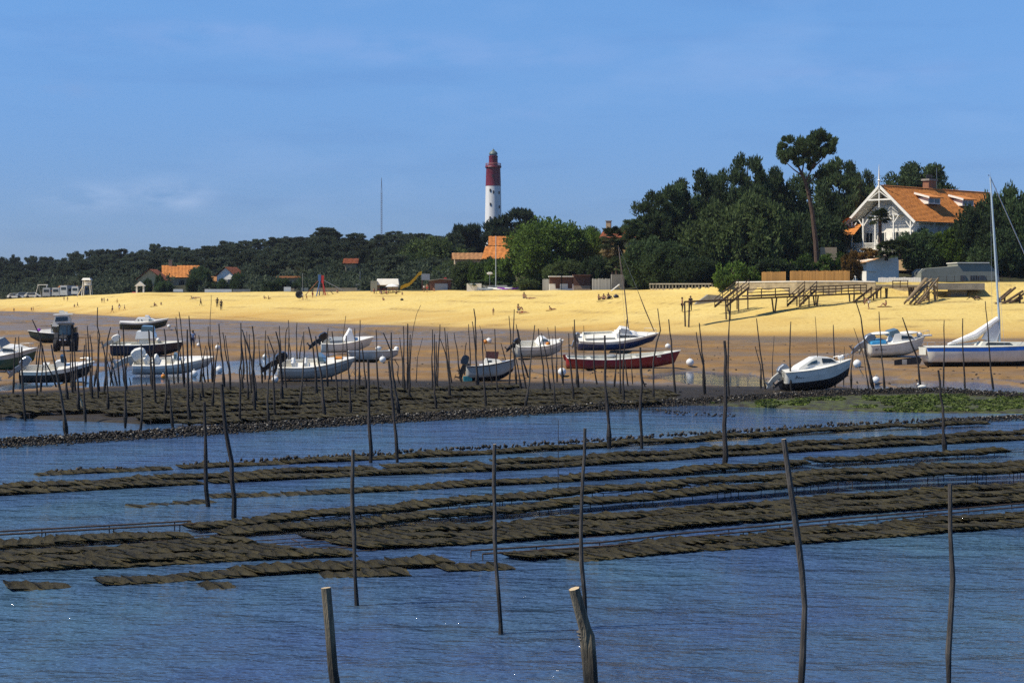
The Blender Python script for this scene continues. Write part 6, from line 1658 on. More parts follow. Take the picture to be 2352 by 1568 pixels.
def tree(kind, x, ytop, Y, wpx, label, name='pine_tree', cat='tree', group=None, ybase=None, part=('crown', 'trunk'), rz=None):
    cm, tm, H0, R0 = KIND[kind]
    top = P(x, ytop, Y); zb = h1(top.x, Y) if ybase is None else EYE + (HZ - ybase) * Y / F
    hz = max(1.0, top.z - zb); sx = wpx * Y / F / 2 / R0 if wpx else hz / H0
    t = thing(name, label, cat, (top.x, Y, zb), TR.uniform(0, 6.28) if rz is None else rz, group)
    t.scale = (sx, sx, hz / H0)
    link(part[0], cm, t); link(part[1], tm, t)
    return t
# the wood behind the beach: row by row against its skyline
SKX = [-80, 20, 60, 90, 130, 175, 215, 260, 300, 330, 370, 400, 440, 480, 520, 560, 600, 650, 700, 745, 780, 820, 860, 900, 940, 990, 1030]
SKY_ = [596, 592, 586, 596, 590, 578, 574, 570, 574, 566, 562, 560, 566, 560, 552, 550, 546, 540, 536, 524, 538, 536, 538, 524, 532, 536, 540]
FORN = [(0, 130, 'above the white vans', ), (130, 300, 'behind the lifeguard chair'), (300, 470, 'behind the tan orange roofed house'), (470, 640, 'behind the red gabled house'), (640, 800, 'behind the climbing frame'), (800, 960, 'behind the beach kiosk'), (960, 1120, 'left of the lighthouse')]
def forn(x): return next((n for a, b, n in FORN if a <= x < b), FORN[0][2] if x < 0 else FORN[-1][2])
fi = 0
for row, (dY, drop, step) in enumerate(((210, 0, 30), (135, 14, 33), (85, 34, 36), (48, 58, 40))):
    x = -70 + row * 9
    while x < 1075:
        yc = float(np.interp(U(x), NU, CREST_Y)); Y = yc + dY * TR.uniform(.9, 1.1)
        base_y = HZ - (h1(U(x) * Y, Y) - EYE) * F / Y
        yt = np.interp(x, SKX, SKY_) + drop * (.55 + .45 * min(1, max(0, (x + 80) / 500))) + TR.uniform(-5, 9)
        hgt = (base_y - yt) * Y / F
        ok = yt < 640
        if row == 3 and (310 < x < 470 or 470 < x < 570 or 632 < x < 700 or 780 < x < 830): ok = False
        if ok and hgt > 3:
            w = TR.uniform(50, 74) * (430 / Y)
            where = ['on the skyline', 'in the middle of the wood', 'in the middle of the wood', 'at the front edge of the wood'][row]
            tree('far%d' % (fi % 4), x, yt, Y, w, 'dark maritime pine %s %s' % (where, forn(x)), group='pines of the wood behind the beach'); fi += 1
        x += step * TR.uniform(.8, 1.2) * (1.0 if x > 300 else 1.1)
# individual trees of the middle
tree('far1', 745, 521, 520, 66, 'rounded dark pine standing highest on the skyline behind the climbing frame')
tree('cyp1', 1068, 501, 400, 96, 'dark feathery cypress left of the lighthouse', 'cypress_tree', ybase=640)
tree('far2', 1035, 535, 390, 70, 'dark pine below the feathery cypress on its left', ybase=650)
tree('cyp0', 1186, 466, 390, 172, 'wide dark flat topped cypress at the foot of the lighthouse', 'cypress_tree', ybase=620)
tree('olive', 985, 548, 372, 150, 'broad grey green tree above the yellow slide', 'broadleaf_tree', ybase=668)
tree('olive', 1045, 596, 345, 90, 'olive green bush tree under the long pale roof', 'broadleaf_tree', ybase=672)
tree('dark', 945, 585, 365, 90, 'dark rounded tree behind the kiosk', 'broadleaf_tree')
tree('round', 1263, 504, 300, 205, 'big round bright green tree in front of the dark cypress', 'broadleaf_tree', ybase=668)
tree('round', 1350, 524, 304, 95, 'smaller green tree joined to the right of the big round one', 'broadleaf_tree', ybase=660)
tree('greenshrub', 1150, 590, 305, 75, 'leafy green bush between the flagpole and the big round tree', 'bush', 'bush', ybase=664)
tree('greenshrub', 1110, 600, 310, 60, 'leafy green bush left of the flagpole', 'bush', 'bush', ybase=664)
tree('shrub', 1207, 641, 288, 62, 'grey green low shrub on the sand left of the bathing cabins', 'bush', 'bush', ybase=670)
tree('olive', 1307, 598, 288, 90, 'clipped olive green tree behind the bathing cabins', 'broadleaf_tree', ybase=655)
tree('olive', 1275, 606, 289, 60, 'small yellowish tree left behind the bathing cabins', 'broadleaf_tree', ybase=655)
tree('dark', 1365, 590, 284, 70, 'dark green tree behind the brown bathing cabin', 'broadleaf_tree', ybase=664)
tree('far0', 1362, 520, 420, 36, 'small distant pine top left of the brown roof', ybase=620)
tree('darkshrub', 1100, 644, 302, 60, 'dark clipped hedge bush above the white beach wall', 'bush', 'bush', ybase=660)
tree('darkshrub', 1140, 646, 303, 55, 'dark hedge bush right of the flagpole foot', 'bush', 'bush', ybase=660)
# big pines and dark trees between the middle and the villa
BIG = [('pine2', 1456, 500, 262, 59, 560, 'dark pine spray sticking out left above the brown chimney roof'), ('pine1', 1505, 427, 268, 109, 640, 'dark pine at the left end of the big clump'), ('pine2', 1560, 408, 272, 117, 650, 'dark pine, second from the left in the big clump'),
       ('pine3', 1612, 388, 276, 124, 650, 'dark broad pine with ragged top, left of the tallest pines'), ('pine0', 1655, 396, 282, 109, 650, 'dark pine filling the dip left of the plumed pine'), ('pine1', 1716, 337, 272, 122, 640, 'plumed pine with spiky top left of the tall bare pine'),
       ('pine2', 1772, 372, 276, 109, 640, 'dark pine behind the trunk of the tall bare pine'), ('pine3', 1842, 398, 280, 143, 650, 'dense dark pine right behind the bare trunk'), ('pine0', 1925, 365, 274, 145, 640, 'tall dark pine next to the villa gable'), ('pine1', 1975, 378, 280, 98, 640, 'dark pine touching the villa finial'),
       ('pine3', 1955, 370, 284, 110, 640, 'dark pine filling the gap left of the villa finial'), ('dark', 1500, 545, 258, 120, 664, 'dark bushy tree above the pale balustrade, left one'), ('dark2', 1545, 560, 255, 120, 664, 'dark bushy tree above the pale balustrade, right one'), ('dark', 1478, 590, 262, 84, 664, 'dark leaning shrub tree beside the concrete block'),
       ('olive2', 1640, 470, 262, 150, 660, 'big dark green tree with dense low crown left of the bare trunk'), ('olive2', 1720, 452, 258, 170, 655, 'big olive dark tree with dense low crown behind the hedge'), ('dark2', 1800, 480, 266, 150, 655, 'shadowy dark tree below the tall bare pine'),
       ('dark', 1870, 490, 264, 150, 650, 'shadowy dark tree left of the villa veranda'), ('dark2', 1930, 470, 270, 120, 640, 'shadowy dark tree close to the villa roof'), ('dark', 1600, 590, 252, 110, 664, 'low dark tree above the right end of the balustrade'),
       ('pine2', 2105, 364, 300, 143, 560, 'dark spiky pine rising behind the villa roof'), ('pine3', 2150, 384, 305, 78, 560, 'small spiky pine left of the villa chimney')]
for kd, x, yt, Y, w, yb, lb in BIG: tree(kd, x, yt, Y, w, lb, 'pine_tree' if 'pine' in kd else 'broadleaf_tree', ybase=yb)
# trees round the right side of the villa
RGT = [('dark', 2245, 470, 256, 120, 625, 'dark tree covering the right end of the villa roof'), ('dark2', 2310, 432, 258, 120, 640, 'tall dark tree at the photo edge behind the mast'), ('dark', 2370, 440, 260, 120, 650, 'dark tree cut by the photo edge'), ('dark2', 2290, 520, 254, 130, 650, 'dark dense tree above the grey building'),
       ('dark', 2120, 528, 258, 112, 622, 'dark rounded bush tree below the villa eave'), ('bright', 2180, 524, 256, 82, 612, 'bright yellow green tree under the villa roof'), ('dark2', 2225, 545, 257, 84, 620, 'dark bush between the bright tree and the mast'), ('bright', 2160, 560, 258, 60, 618, 'low bright green bush under the yellow green tree'), ('dark', 2345, 560, 254, 110, 662, 'dark tree by the log ramp at the photo edge')]
for kd, x, yt, Y, w, yb, lb in RGT: tree(kd, x, yt, Y, w, lb, 'broadleaf_tree', ybase=yb)
tree('rust', 1953, 575, 234, 46, 'rusty orange tamarisk bush beside the white shed', 'bush', 'bush', ybase=650)
tree('rust', 2000, 570, 246, 60, 'rusty shrubs below the veranda', 'bush', 'bush', ybase=600)
for x, yt, w, kd, lb in ((1680, 598, 74, 'greenshrub', 'bright green bush at the top of the first wooden stairs'), (1730, 608, 60, 'greenshrub', 'green bush left of the short plank fence'), (1775, 596, 90, 'darkshrub', 'dark green hedge bush behind the short plank fence')):
    tree(kd, x, yt, 240, w, lb, 'bush', 'bush', ybase=662 if x < 1740 else 645)
tree('greenshrub', 1660, 630, 238, 40, 'low leafy bush beside the balustrade end', 'bush', 'bush', ybase=664)
# clipped hedges
def hedge(label, x0, x1, ytop, ybot, Y, depth, m, seed, per=70):
    k = Y / F; c = P(x0, ybot, Y); L = (x1 - x0) * k; Hh = (ybot - ytop) * k
    rg = np.random.default_rng(seed); n = int(L * Hh * 1.1) + 8
    C = np.stack([rg.uniform(.3, L - .3, n), rg.uniform(0, depth, n), rg.uniform(.2, max(.3, Hh - .35), n)], -1)
    t = thing('hedge', label, 'hedge', c)
    link('foliage', crown_mesh('hedge_foliage', C, rg.uniform(.4, .7, n), per, .17, m, seed, up=.2, asp=.6), t)
    b = MB()
    for q in np.linspace(.4, L - .4, 6): b.tube([(q, depth / 2, -.3), (q, depth / 2, Hh * .6)], .06, 5)
    b.build('stems', M_TRUNK, t, fix=False)
tree('dark', 549, 626, 385, 34, 'dark tree covering the right half of the red gabled house', 'broadleaf_tree', ybase=672)
tree('dark2', 512, 640, 384, 26, 'small dark tree at the left corner of the red gabled house', 'broadleaf_tree', ybase=672)
tree('dark2', 340, 640, 400, 22, 'thin dark tree at the left corner of the yellow villa', 'broadleaf_tree', ybase=676)
hedge('long clipped green hedge above the honey plank fence', 1812, 1950, 583, 628, 243, 1.6, M_BROAD, 31)
hedge('darker hedge block above the short plank fence', 1735, 1815, 600, 632, 244, 1.5, M_BROAD, 32)
hedge('dark hedge mound right of the lifeguard chair', 255, 335, 656, 676, 420, 3, M_DARKL, 33, 90)
hedge('dark hedge strip along the white garden wall', 430, 580, 648, 668, 390, 2, M_DARKL, 34, 90)
hedge('dark hedge strip under the pines left of the kiosk', 600, 860, 640, 668, 360, 2, M_DARKL, 35, 90)
tree('dark', 376, 646, 388, 40, 'dark bushy tree screening the yellow villa', 'broadleaf_tree', ybase=678)
tree('dark2', 366, 630, 395, 20, 'thin dark tree in front of the yellow villa', 'broadleaf_tree', ybase=678)
tree('dark', 462, 612, 395, 46, 'dark tree covering the right end of the orange roof', 'broadleaf_tree', ybase=674)
tree('dark', 445, 636, 390, 40, 'low dark tree in front of the tan house door', 'broadleaf_tree', ybase=675)
# the tall bare pine
def tall_pine():
    Y = 250.0; k = Y / F
    base = P(1876, 640, Y); o = lambda x, y, dy=0: Vector(((x - 1876) * k, dy, (640 - y) * k))
    t = thing('pine_tree', 'tall bare trunked pine with a flat tuft of foliage against the sky', 'tree', base)
    b = MB()
    b.tube([o(1880, 660), o(1874, 560), o(1866, 490), o(1856, 440), o(1848, 412), o(1838, 392), o(1828, 372)], [.42, .36, .30, .26, .22, .17, .09], 8)
    br = [(o(1850, 418), o(1866, 386), o(1884, 350)), (o(1852, 425), o(1875, 405, 1), o(1900, 395, 1)), (o(1845, 405), o(1820, 390, -1), o(1798, 370, -1)), (o(1842, 398), o(1850, 370, 1), o(1848, 335, 1)), (o(1838, 392), o(1825, 365), o(1815, 340)), (o(1866, 386), o(1885, 370), o(1905, 345)), (o(1866, 386), o(1880, 345), o(1880, 318))]
    for p in br: b.tube(p, [.13, .09, .03], 5)
    b.build('trunk', M_TRUNK, t, fix=False)
    rg = np.random.default_rng(77)
    spots = [(1800, 336), (1808, 322), (1818, 345), (1798, 352), (1806, 366), (1822, 360), (1836, 348), (1830, 332), (1845, 340), (1852, 325), (1862, 335), (1868, 318), (1876, 308), (1886, 305), (1892, 322), (1880, 325), (1902, 336), (1908, 330), (1895, 342), (1872, 350), (1858, 355), (1845, 365), (1880, 345), (1828, 375), (1870, 365), (1812, 352), (1890, 352), (1840, 325), (1862, 348), (1905, 343), (1885, 398), (1900, 396), (1868, 378)]
    C = []; Rd = []
    for x, y in spots:
        for q in range(3):
            C.append(o(x + rg.normal() * 3.2, y + rg.normal() * 2.2, rg.normal() * 1.5)); Rd.append(rg.uniform(.30, .56))
    link('crown', crown_mesh('tall_pine_crown', np.array([tuple(c) for c in C]), np.array(Rd), 170, .25, M_PINE, 78, up=1.3, asp=.32), t)
tall_pine()
# palms
def palm(label, x, ytop, ybot, Y, wpx, skirt=True, trunk_w=.22, fan=True):
    k = Y / F; base = P(x, ybot, Y); Hh = (ybot - ytop) * k; Rr = wpx * k / 2
    t = thing('palm_tree', label, 'palm tree', base)
    hc = Hh - Rr * .55
    MB().tube([(0, 0, -.4), (.05, 0, hc * .5), (0, 0, hc)], [trunk_w * 1.1, trunk_w, trunk_w * 1.15], 8).build('trunk', M_TRUNK, t, fix=False)
    def fronds(n, lo, hi, m, name, ln, seed):
        rg = random.Random(seed); b = MB()
        for q in range(n):
            a = rg.uniform(0, 6.283); e = rg.uniform(lo, hi); r = Rr * rg.uniform(.75, 1.05) * ln
            d = Vector((math.cos(a) * math.cos(e), math.sin(a) * math.cos(e), math.sin(e)))
            c0 = Vector((0, 0, hc)); c1 = c0 + d * r * .55; 
            b.tube([c0, c1], .02, 3)
            side = d.cross(Vector((0, 0, 1))).normalized(); upv = side.cross(d)
            for j in range(11):
                f = (j - 5) / 5 * 1.15
                e1 = (d * math.cos(f) + side * math.sin(f)).normalized()
                tip = c1 + e1 * r * .5 * rg.uniform(.85, 1.1) + Vector((0, 0, -r * .10 - abs(f) * r * .06))
                w = (side * math.cos(f) - d * math.sin(f)) * .085 * r / 1.4
                m_ = c1 + e1 * r * .26
                b.add([c1, m_ + w, tip, m_ - w], [(0, 1, 2, 3)])
        b.build(name, m, t, fix=False)
    fronds(60, -.45, 1.35, M_PALML, 'fronds', 1.0, int(x))
    if skirt: fronds(60, -1.35, -.45, M_SKIRT, 'dead_frond_skirt', .95, int(x) + 1)
palm('palm with a brown skirt of dead fronds beside the brown roofed house', 1408, 532, 640, 276, 82)
palm('short palm with bright drooping fronds below the skirted palm', 1416, 596, 652, 274, 60, False)
palm('dark fan palm standing in front of the villa gable', 2021, 486, 580, 244, 60, False)
palm('low spreading fan palm under the veranda, left one', 2036, 560, 592, 243, 64, False)
palm('low spreading fan palm under the veranda, right one', 2066, 556, 590, 242, 74, False)

for x, yt, w, Y, lb in ((1075, 600, 90, 318, 'olive bush hiding the walls under the long pale roof'), (1125, 592, 60, 315, 'leafy bush hiding the wall below the bright orange roof'), (1420, 578, 80, 286, 'dark green tree under the brown roof behind the palm'), (1462, 566, 60, 284, 'dark green tree below the right end of the brown roof'), (1385, 585, 50, 288, 'dark tree left of the skirted palm')):
    tree('olive' if x < 1100 else 'dark', x, yt, Y, w, lb, 'broadleaf_tree', ybase=664)
# undergrowth along the foot of the wood
def undergrowth():
    rg = np.random.default_rng(55); C = []; Rd = []
    for k in range(900):
        x = rg.uniform(-90, 1110); yc = float(np.interp(U(x), NU, CREST_Y)); d = rg.uniform(14, 70) ** 1.0
        Y = yc + d; X = U(x) * Y
        if 325 < x < 382 or 393 < x < 446 or (d < 62 and (470 < x < 560 or 640 < x < 692)) or (798 < x < 818 and d > 40) or (90 < x < 215 and d < 30) or (850 < x < 1040 and d < 22): continue
        C.append((X, Y, h1(X, Y) + rg.uniform(.3, 1.6 if d < 30 else 3.0))); Rd.append(rg.uniform(.9, 2.0))
    o = link('undergrowth', crown_mesh('undergrowth', np.array(C), np.array(Rd), 75, .34, M_PINEFAR, 56, up=.3, asp=.6))
    tag(o, 'dark scrubby undergrowth along the foot of the pine wood', 'undergrowth', kind='stuff')
undergrowth()
# ------------------------------------------------------------------ wooden footbridges and stairs
def plank_path(b, A, B, w, n=None):
    d = B - A; L = d.length; n = n or int(L / .16); s = d.cross(Vector((0, 0, 1))).normalized() * w / 2
    for k in range(n):
        p, q = A + d * (k / n + .004), A + d * ((k + .9) / n)
        b.add([p - s, p + s, q + s, q - s, p - s - Vector((0, 0, .05)), p + s - Vector((0, 0, .05)), q + s - Vector((0, 0, .05)), q - s - Vector((0, 0, .05))], [(0, 1, 2, 3), (7, 6, 5, 4), (0, 4, 5, 1), (1, 5, 6, 2), (2, 6, 7, 3), (3, 7, 4, 0)])
def footbridge():
    A = P(1578, 691, 205); B = P(1975, 672, 221)
    t = thing('footbridge', 'long dark wooden footbridge on legs running down the beach', 'jetty', A); d = B - A; L = d.length
    s = Vector((-d.y, d.x, 0)).normalized()
    pm = MB().box((0, 0, -.03), (.22, .95, .05)).mesh('plank', M_WOOD); n = int(L / .24); a = math.atan2(d.y, d.x)
    for k in range(n): link('plank', pm, t, d * ((k + .5) / n), (0, -math.asin(d.normalized().z), a))
    for sg in (-1, 1): MB().bar(s * sg * .38 + Vector((0, 0, -.12)), d + s * sg * .38 + Vector((0, 0, -.12)), .09, .13).build('beam', M_WOOD, t)
    for x, lean in ((1578, 0), (1667, 0), (1771, .35), (1868, .25), (1955, 0)):
        f = (x - 1578) / 397; p = d * f
        for sg in (-1, 1):
            top = p + s * sg * .45 + Vector((0, 0, -.05)); wp = A + top
            foot = Vector((top.x + sg * lean * .5 + (.1 if sg > 0 else -.1), top.y, h1(wp.x, wp.y) - .4 - A.z))
            MB().tube([foot, foot.lerp(top, .12), top], [.14, .10, .10], 7).build('leg', M_WOODDARK, t, fix=False)
    def rail(x0, x1, off, hgt=1.0):
        f0, f1 = (x0 - 1578) / 397, (x1 - 1578) / 397
        p0, p1 = d * f0 + s * off, d * f1 + s * off
        for h_ in (hgt, hgt * .62, hgt * .28): MB().bar(p0 + Vector((0, 0, h_)), p1 + Vector((0, 0, h_)), .05, .11).build('rail', M_WOOD, t)
        nn = max(2, int((p1 - p0).length / 2.0))
        for k in range(nn + 1): MB().box(p0.lerp(p1, k / nn) + Vector((0, 0, hgt / 2 - .1)), (.09, .09, hgt + .2), a).build('post', M_WOOD, t)
    rail(1716, 1812, .5); rail(1862, 1984, -.5); rail(1862, 1984, .5)
    # raised platform
    MB().bar(d * .34 + s * .3 + Vector((0, 0, .22)), d * .59 + s * .3 + Vector((0, 0, .22)), 1.9, .16).build('platform', M_WOOD, t)
    return t
footbridge()
def stairs(name, label, lo, hi, Y0, Y1, w, steps, rail=True, m=None, posts=True):
    m = m or M_WOOD
    A, B = P(lo[0], lo[1], Y0), P(hi[0], hi[1], Y1)
    t = thing(name, label, 'stairs', A); d = B - A; hd = Vector((d.x, d.y, 0)); s = Vector((-hd.y, hd.x, 0)).normalized()
    for sg in (-1, 1):
        MB().bar(s * sg * w / 2, d + s * sg * w / 2, .10, .28).build('stringer', m, t)
        if rail:
            for h_ in (.95, .5): MB().bar(s * sg * w / 2 + Vector((0, 0, h_)), d + s * sg * w / 2 + Vector((0, 0, h_)), .06, .10).build('handrail', m, t)
            for k in range(4): MB().box(d * (k / 3) + s * sg * w / 2 + Vector((0, 0, .45)), (.09, .09, 1.1)).build('post', m, t)
    tm = MB().box((0, 0, 0), (.28, w, .05)).mesh('tread', m); a = math.atan2(d.y, d.x)
    for k in range(steps): link('tread', tm, t, d * ((k + .7) / steps) + Vector((0, 0, .06)), (0, 0, a))
    if posts:
        for f in (.55, .95):
            for sg in (-1, 1):
                p = d * f + s * sg * w / 2; wp = A + p
                MB().bar(p, Vector((p.x, p.y, min(p.z - .2, h1(wp.x, wp.y) - .4 - A.z))), .14).build('leg', m, t)
    return t
stairs('wooden_stairs', 'dark wooden stairs climbing from the sand at the start of the footbridge', (1654, 704), (1708, 660), 214, 218, 1.6, 11)
stairs('wooden_stairs', 'dark wooden stairs with handrails leaning on the middle of the footbridge', (1822, 702), (1862, 664), 214, 219, 1.6, 11)
stairs('wooden_stairs', 'rough wooden stairs below the white shed beside the pale crouching person', (1972, 694), (2014, 660), 218, 223, 1.3, 10, False)
stairs('log_stairs', 'steep stack of heavy pale logs forming stairs to the sea wall', (2092, 697), (2140, 640), 214, 221, 1.7, 9, False, mat('pale_logs', (0.24, 0.17, 0.09), .85, .3, 4))
def log_pile():
    t = next(o for o in bpy.data.objects if o.name == 'log_stairs'); rr = random.Random(8); A = Vector(t.location)
    m = MATS['pale_logs']
    for x0, y0, x1, y1, dy in ((2084, 690, 2128, 640, -1.2), (2090, 697, 2136, 645, -.8), (2100, 698, 2146, 650, -.4), (2112, 697, 2150, 660, 0), (2096, 680, 2140, 641, .3), (2122, 690, 2142, 648, .6)):
        a, b_ = P(x0, y0, 215 + dy) - A, P(x1, y1, 220 + dy) - A
        MB().tube([a, a.lerp(b_, .5) + Vector((0, 0, rr.uniform(-.1, .1))), b_], rr.uniform(.11, .17), 7).build('log', m, t, fix=False)
    for x in (2128, 2146):
        a, b_ = P(x, 655, 219) - A, P(x + 2, 692, 219) - A
        MB().tube([b_, a], .17, 7).build('log_post', m, t, fix=False)
log_pile()
def stairs_deck():
    A, B = P(2012, 662, 223), P(2098, 660, 223)
    t = thing('boardwalk', 'short dark boardwalk on crooked legs under the white panel fence', 'boardwalk', A); d = B - A; a = math.atan2(d.y, d.x)
    pm = MB().box((0, 0, 0), (.2, 1.3, .06)).mesh('plank', M_WOOD); n = 22
    for k in range(n): link('plank', pm, t, d * ((k + .5) / n), (0, 0, a))
    for f in (.02, .28, .9, .98):
        for sg in (-.5, .5):
            p = d * f + Vector((0, sg, 0)); wp = A + p; MB().bar(p, Vector((p.x + .15 * sg, p.y, h1(wp.x, wp.y) - .4 - A.z)), .16).build('leg', M_WOODDARK, t)
    for z in (.5, .9): MB().bar(d * .42 + Vector((0, -.6, z)), d * .82 + Vector((0, -.6, z)), .06, .1).build('rail', M_WOOD, t)
    for f in (.42, .62, .82): MB().box(d * f + Vector((0, -.6, .45)), (.1, .1, 1.0)).build('post', M_WOOD, t)
stairs_deck()
def ramp():
    A = P(2288, 703, 214); t = thing('log_ramp', 'collapsed ramp of dark logs and planks by the photo edge', 'ramp', A); k = 214 / F
    rr = random.Random(4)
    for i, (x0, y0, x1, y1) in enumerate(((2285, 700, 2335, 660), (2290, 705, 2352, 668), (2300, 706, 2360, 684), (2290, 690, 2330, 664), (2310, 708, 2375, 690), (2288, 698, 2352, 690), (2320, 700, 2390, 650))):
        MB().tube([((x0 - 2288) * k, rr.uniform(-.6, 1.2), (703 - y0) * k), ((x1 - 2288) * k, rr.uniform(.2, 2.6), (703 - y1) * k)], rr.uniform(.11, .2), 7).build('log', M_WOOD, t, fix=False)
    for x in (2310, 2345): MB().bar(((x - 2288) * k, .4, -1.2), ((x - 2288) * k, .5, (703 - 675) * k), .2).build('leg', M_WOODDARK, t)
ramp()
def roots(x, y, label):
    g = G(x, y); t = MB(); rr = random.Random(int(x))
    for k in range(9): 
        a = rr.uniform(0, 6.28); t.tube([(0, 0, .2), (math.cos(a) * .5, math.sin(a) * .5, rr.uniform(.1, .5)), (math.cos(a) * 1.1, math.sin(a) * .9, 0)], [.12, .08, .03], 5)
    tag(t.build('driftwood', M_WOOD, None, g, fix=False), label, 'driftwood')
roots(2238, 688, 'tangled driftwood roots on the sand under the sea wall')
roots(1640, 690, 'grey driftwood heap below the balustrade end')
def slab():
    g = G(1632, 694); t = MB().prof([(-2.2, -.3), (2.4, -.3), (1.2, .9), (-.4, 1.0)], .8).build('rubble_mound', M_CONCRETE, None, g); tag(t, 'dark sloping concrete slab where the footbridge leaves the wall', 'slab')
slab()

# ------------------------------------------------------------------ beach furniture and play equipment
def climbing_frame():
    Y = 325; k = Y / F; c = P(742, 688, Y); t = thing('climbing_frame', 'climbing frame of blue and red poles with nets and a grey chute', 'play equipment', c)
    o = lambda x, y, dy=0: ((x - 742) * k, dy, (688 - y) * k)
    for x0, m, dy in ((725, M_PLASTICB, -.8), (731, M_PLASTICB, .8), (752, M_PLASTICR, -.8), (745, M_PLASTICR, .8)): MB().tube([o(x0, 692, dy), o(738, 632)], .10, 6).build('pole', m, t, fix=False)
    MB().box(o(734, 638), (.5, .5, 1.2)).build('mast_head', M_PLASTICB, t); MB().box(o(741, 641), (.5, .4, 1.4)).build('mast_cap', M_PLASTICR, t)
    MB().bar(o(742, 643), o(790, 668, .5), .28, .14).build('chute', M_GREYMETAL, t)
    MB().bar(o(735, 640), o(700, 678, .8), .10).build('rope_bridge', mat('rope_brown', (.25, .1, .05)), t)
    b = MB()
    for q in range(5): b.tube([o(724 + q * 9, 688, -.6), o(738, 645)], .03, 4)
    for z in (682, 674, 666): b.tube([o(724 + (688 - z) * .3, z, -.6), o(760 - (688 - z) * .4, z, -.6)], .03, 4)
    b.build('net', M_LINE, t, fix=False)
    b = MB(); b.tube([o(718, 690, -1), o(734, 688, -1.2), o(762, 686, -.6), o(772, 678)], .16, 6); b.build('log_edge', M_WOOD, t, fix=False)
    MB().tube([o(758, 668), o(778, 688)], .07, 5).build('strut', M_WOOD, t, fix=False)
climbing_frame()
def slide():
    Y = 318; k = Y / F; c = P(958, 668, Y); t = thing('slide', 'yellow curved slide with a grey sided tower beside the brown hut', 'play equipment', c)
    o = lambda x, y, dy=0: Vector(((x - 958) * k, dy, (668 - y) * k))
    pts = [o(968, 630), o(962, 632), o(955, 641), o(948, 648), o(940, 656), o(928, 660), o(920, 664)]
    rows = [[p + Vector((0, -.55, .55)), p + Vector((0, -.48, 0)), p + Vector((0, .48, 0)), p + Vector((0, .55, .55))] for p in pts]
    b = MB(); b.sheet(rows); b.sheet([[q + Vector((0, 0, -.08)) for q in r] for r in rows]); b.build('chute', M_PLASTICY, t)
    MB().box(o(978, 636), (1.5, 1.4, 1.15)).build('tower_panel', M_GREYMETAL, t)
    for dx in (-.65, .65):
        for dy in (-.6, .6): MB().box(o(978, 655) + Vector((dx, dy, -.3)), (.13, .13, 3.1)).build('tower_post', M_WOODBROWN, t)
slide()
def parasol(x, y0, y1, Y, wpx, label):
    k = Y / F; c = P(x, y1, Y); Hh = (y1 - y0) * k; r = wpx * k / 2
    t = thing('parasol', label, 'parasol', c)
    MB().lathe([(r, Hh * .72), (r * .55, Hh * .9), (.04, Hh)], 8).build('canopy', M_CANVAS, t, fix=False)
    MB().tube([(0, 0, -.2), (0, 0, Hh)], .04, 6).build('pole', M_WOOD, t)
parasol(901, 652, 674, 316, 32, 'white parasol over the tables in front of the kiosk')
for x in (872, 884, 893, 905):
    c = P(x, 674, 314); t = thing('cafe_table', 'small red cafe table with chairs on the sand before the kiosk', 'table', c, group='cafe tables before the kiosk')
    MB().lathe([(.42, .72), (.42, .75)], 10).build('table_top', M_PLASTICR if x != 893 else M_GREYMETAL, t); MB().tube([(0, 0, 0), (0, 0, .72)], .04, 5).build('leg', M_GREYMETAL, t)
    for s in (-1, 1):
        b = MB(); b.box((s * .75, 0, .42), (.4, .4, .05)); b.box((s * .93, 0, .65), (.05, .4, .5))
        for a in (-.15, .15): b.box((s * .75 + a, 0, .2), (.05, .35, .4))
        q = b.build('cafe_chair', M_DARK, None, c); tag(q, 'dark cafe chair beside a small red table before the kiosk', 'chair', 'cafe chairs before the kiosk')
t = MB().tube([(0, 0, -.5), (0, 0, (652 - 545) * 298 / F), (0, 0, (652 - 541) * 298 / F)], [.09, .06, .03], 6).build('flagpole', mat('flagpole_paint', (.40, .45, .48), .5), None, P(1139, 652, 298), fix=False); tag(t, 'tall pale flagpole without a flag left of the big round tree', 'flagpole')
t = MB().tube([(0, 0, -.5), (0, 0, 4.0)], [.07, .05], 6).build('lamp_post', M_GREYMETAL, None, P(827, 668, 350)); tag(t, 'thin grey post in front of the dark wood', 'post')
t = MB().tube([(0, 0, -.5), (0, 0, 4.2)], [.07, .05], 6).build('telegraph_post', M_WOODGREY, None, P(695, 676, 350)); tag(t, 'slim wooden post right of the glimpsed bungalow', 'post')
t = thing('beach_sign', 'white oval sign on a post left of the flagpole', 'sign', P(1125, 652, 299)); MB().ball((0, 0, 1.8), (.52, .05, .24), 14, 8).build('sign_board', M_PLASTER, t); MB().tube([(0, 0, -.4), (0, 0, 1.6)], .05, 5).build('post', M_GREYMETAL, t)
def canoe(x, y, L, m, rz, lab):
    g = P(x, y, 296); t = thing('canoe', lab, 'canoe', g, R(rz))
    b = MB(); rows = []
    for i in range(9):
        s = i / 8 * 2 - 1; w = .42 * (1 - s * s) + .01; z = .12 * s * s
        rows.append([(s * L / 2, w * math.cos(a), z + .32 * math.sin(a)) for a in [k * math.pi / 5 for k in range(6)]])
    b.sheet(rows); b.build('canoe_shell', m, t); MB().bar((-L * .4, 0, .04), (L * .4, 0, .04), .5, .06).build('keel_board', M_WOODV, t)
canoe(1120, 666, 3.6, M_GREYCANVAS, 5, 'upturned grey canoe on the sand by the flagpole'); canoe(1148, 665, 4.2, M_WHITE, -6, 'upturned white canoe beside the grey one'); canoe(1166, 665, 3.6, M_PURPLE, 8, 'pinkish purple canoe at the end of the beached row')
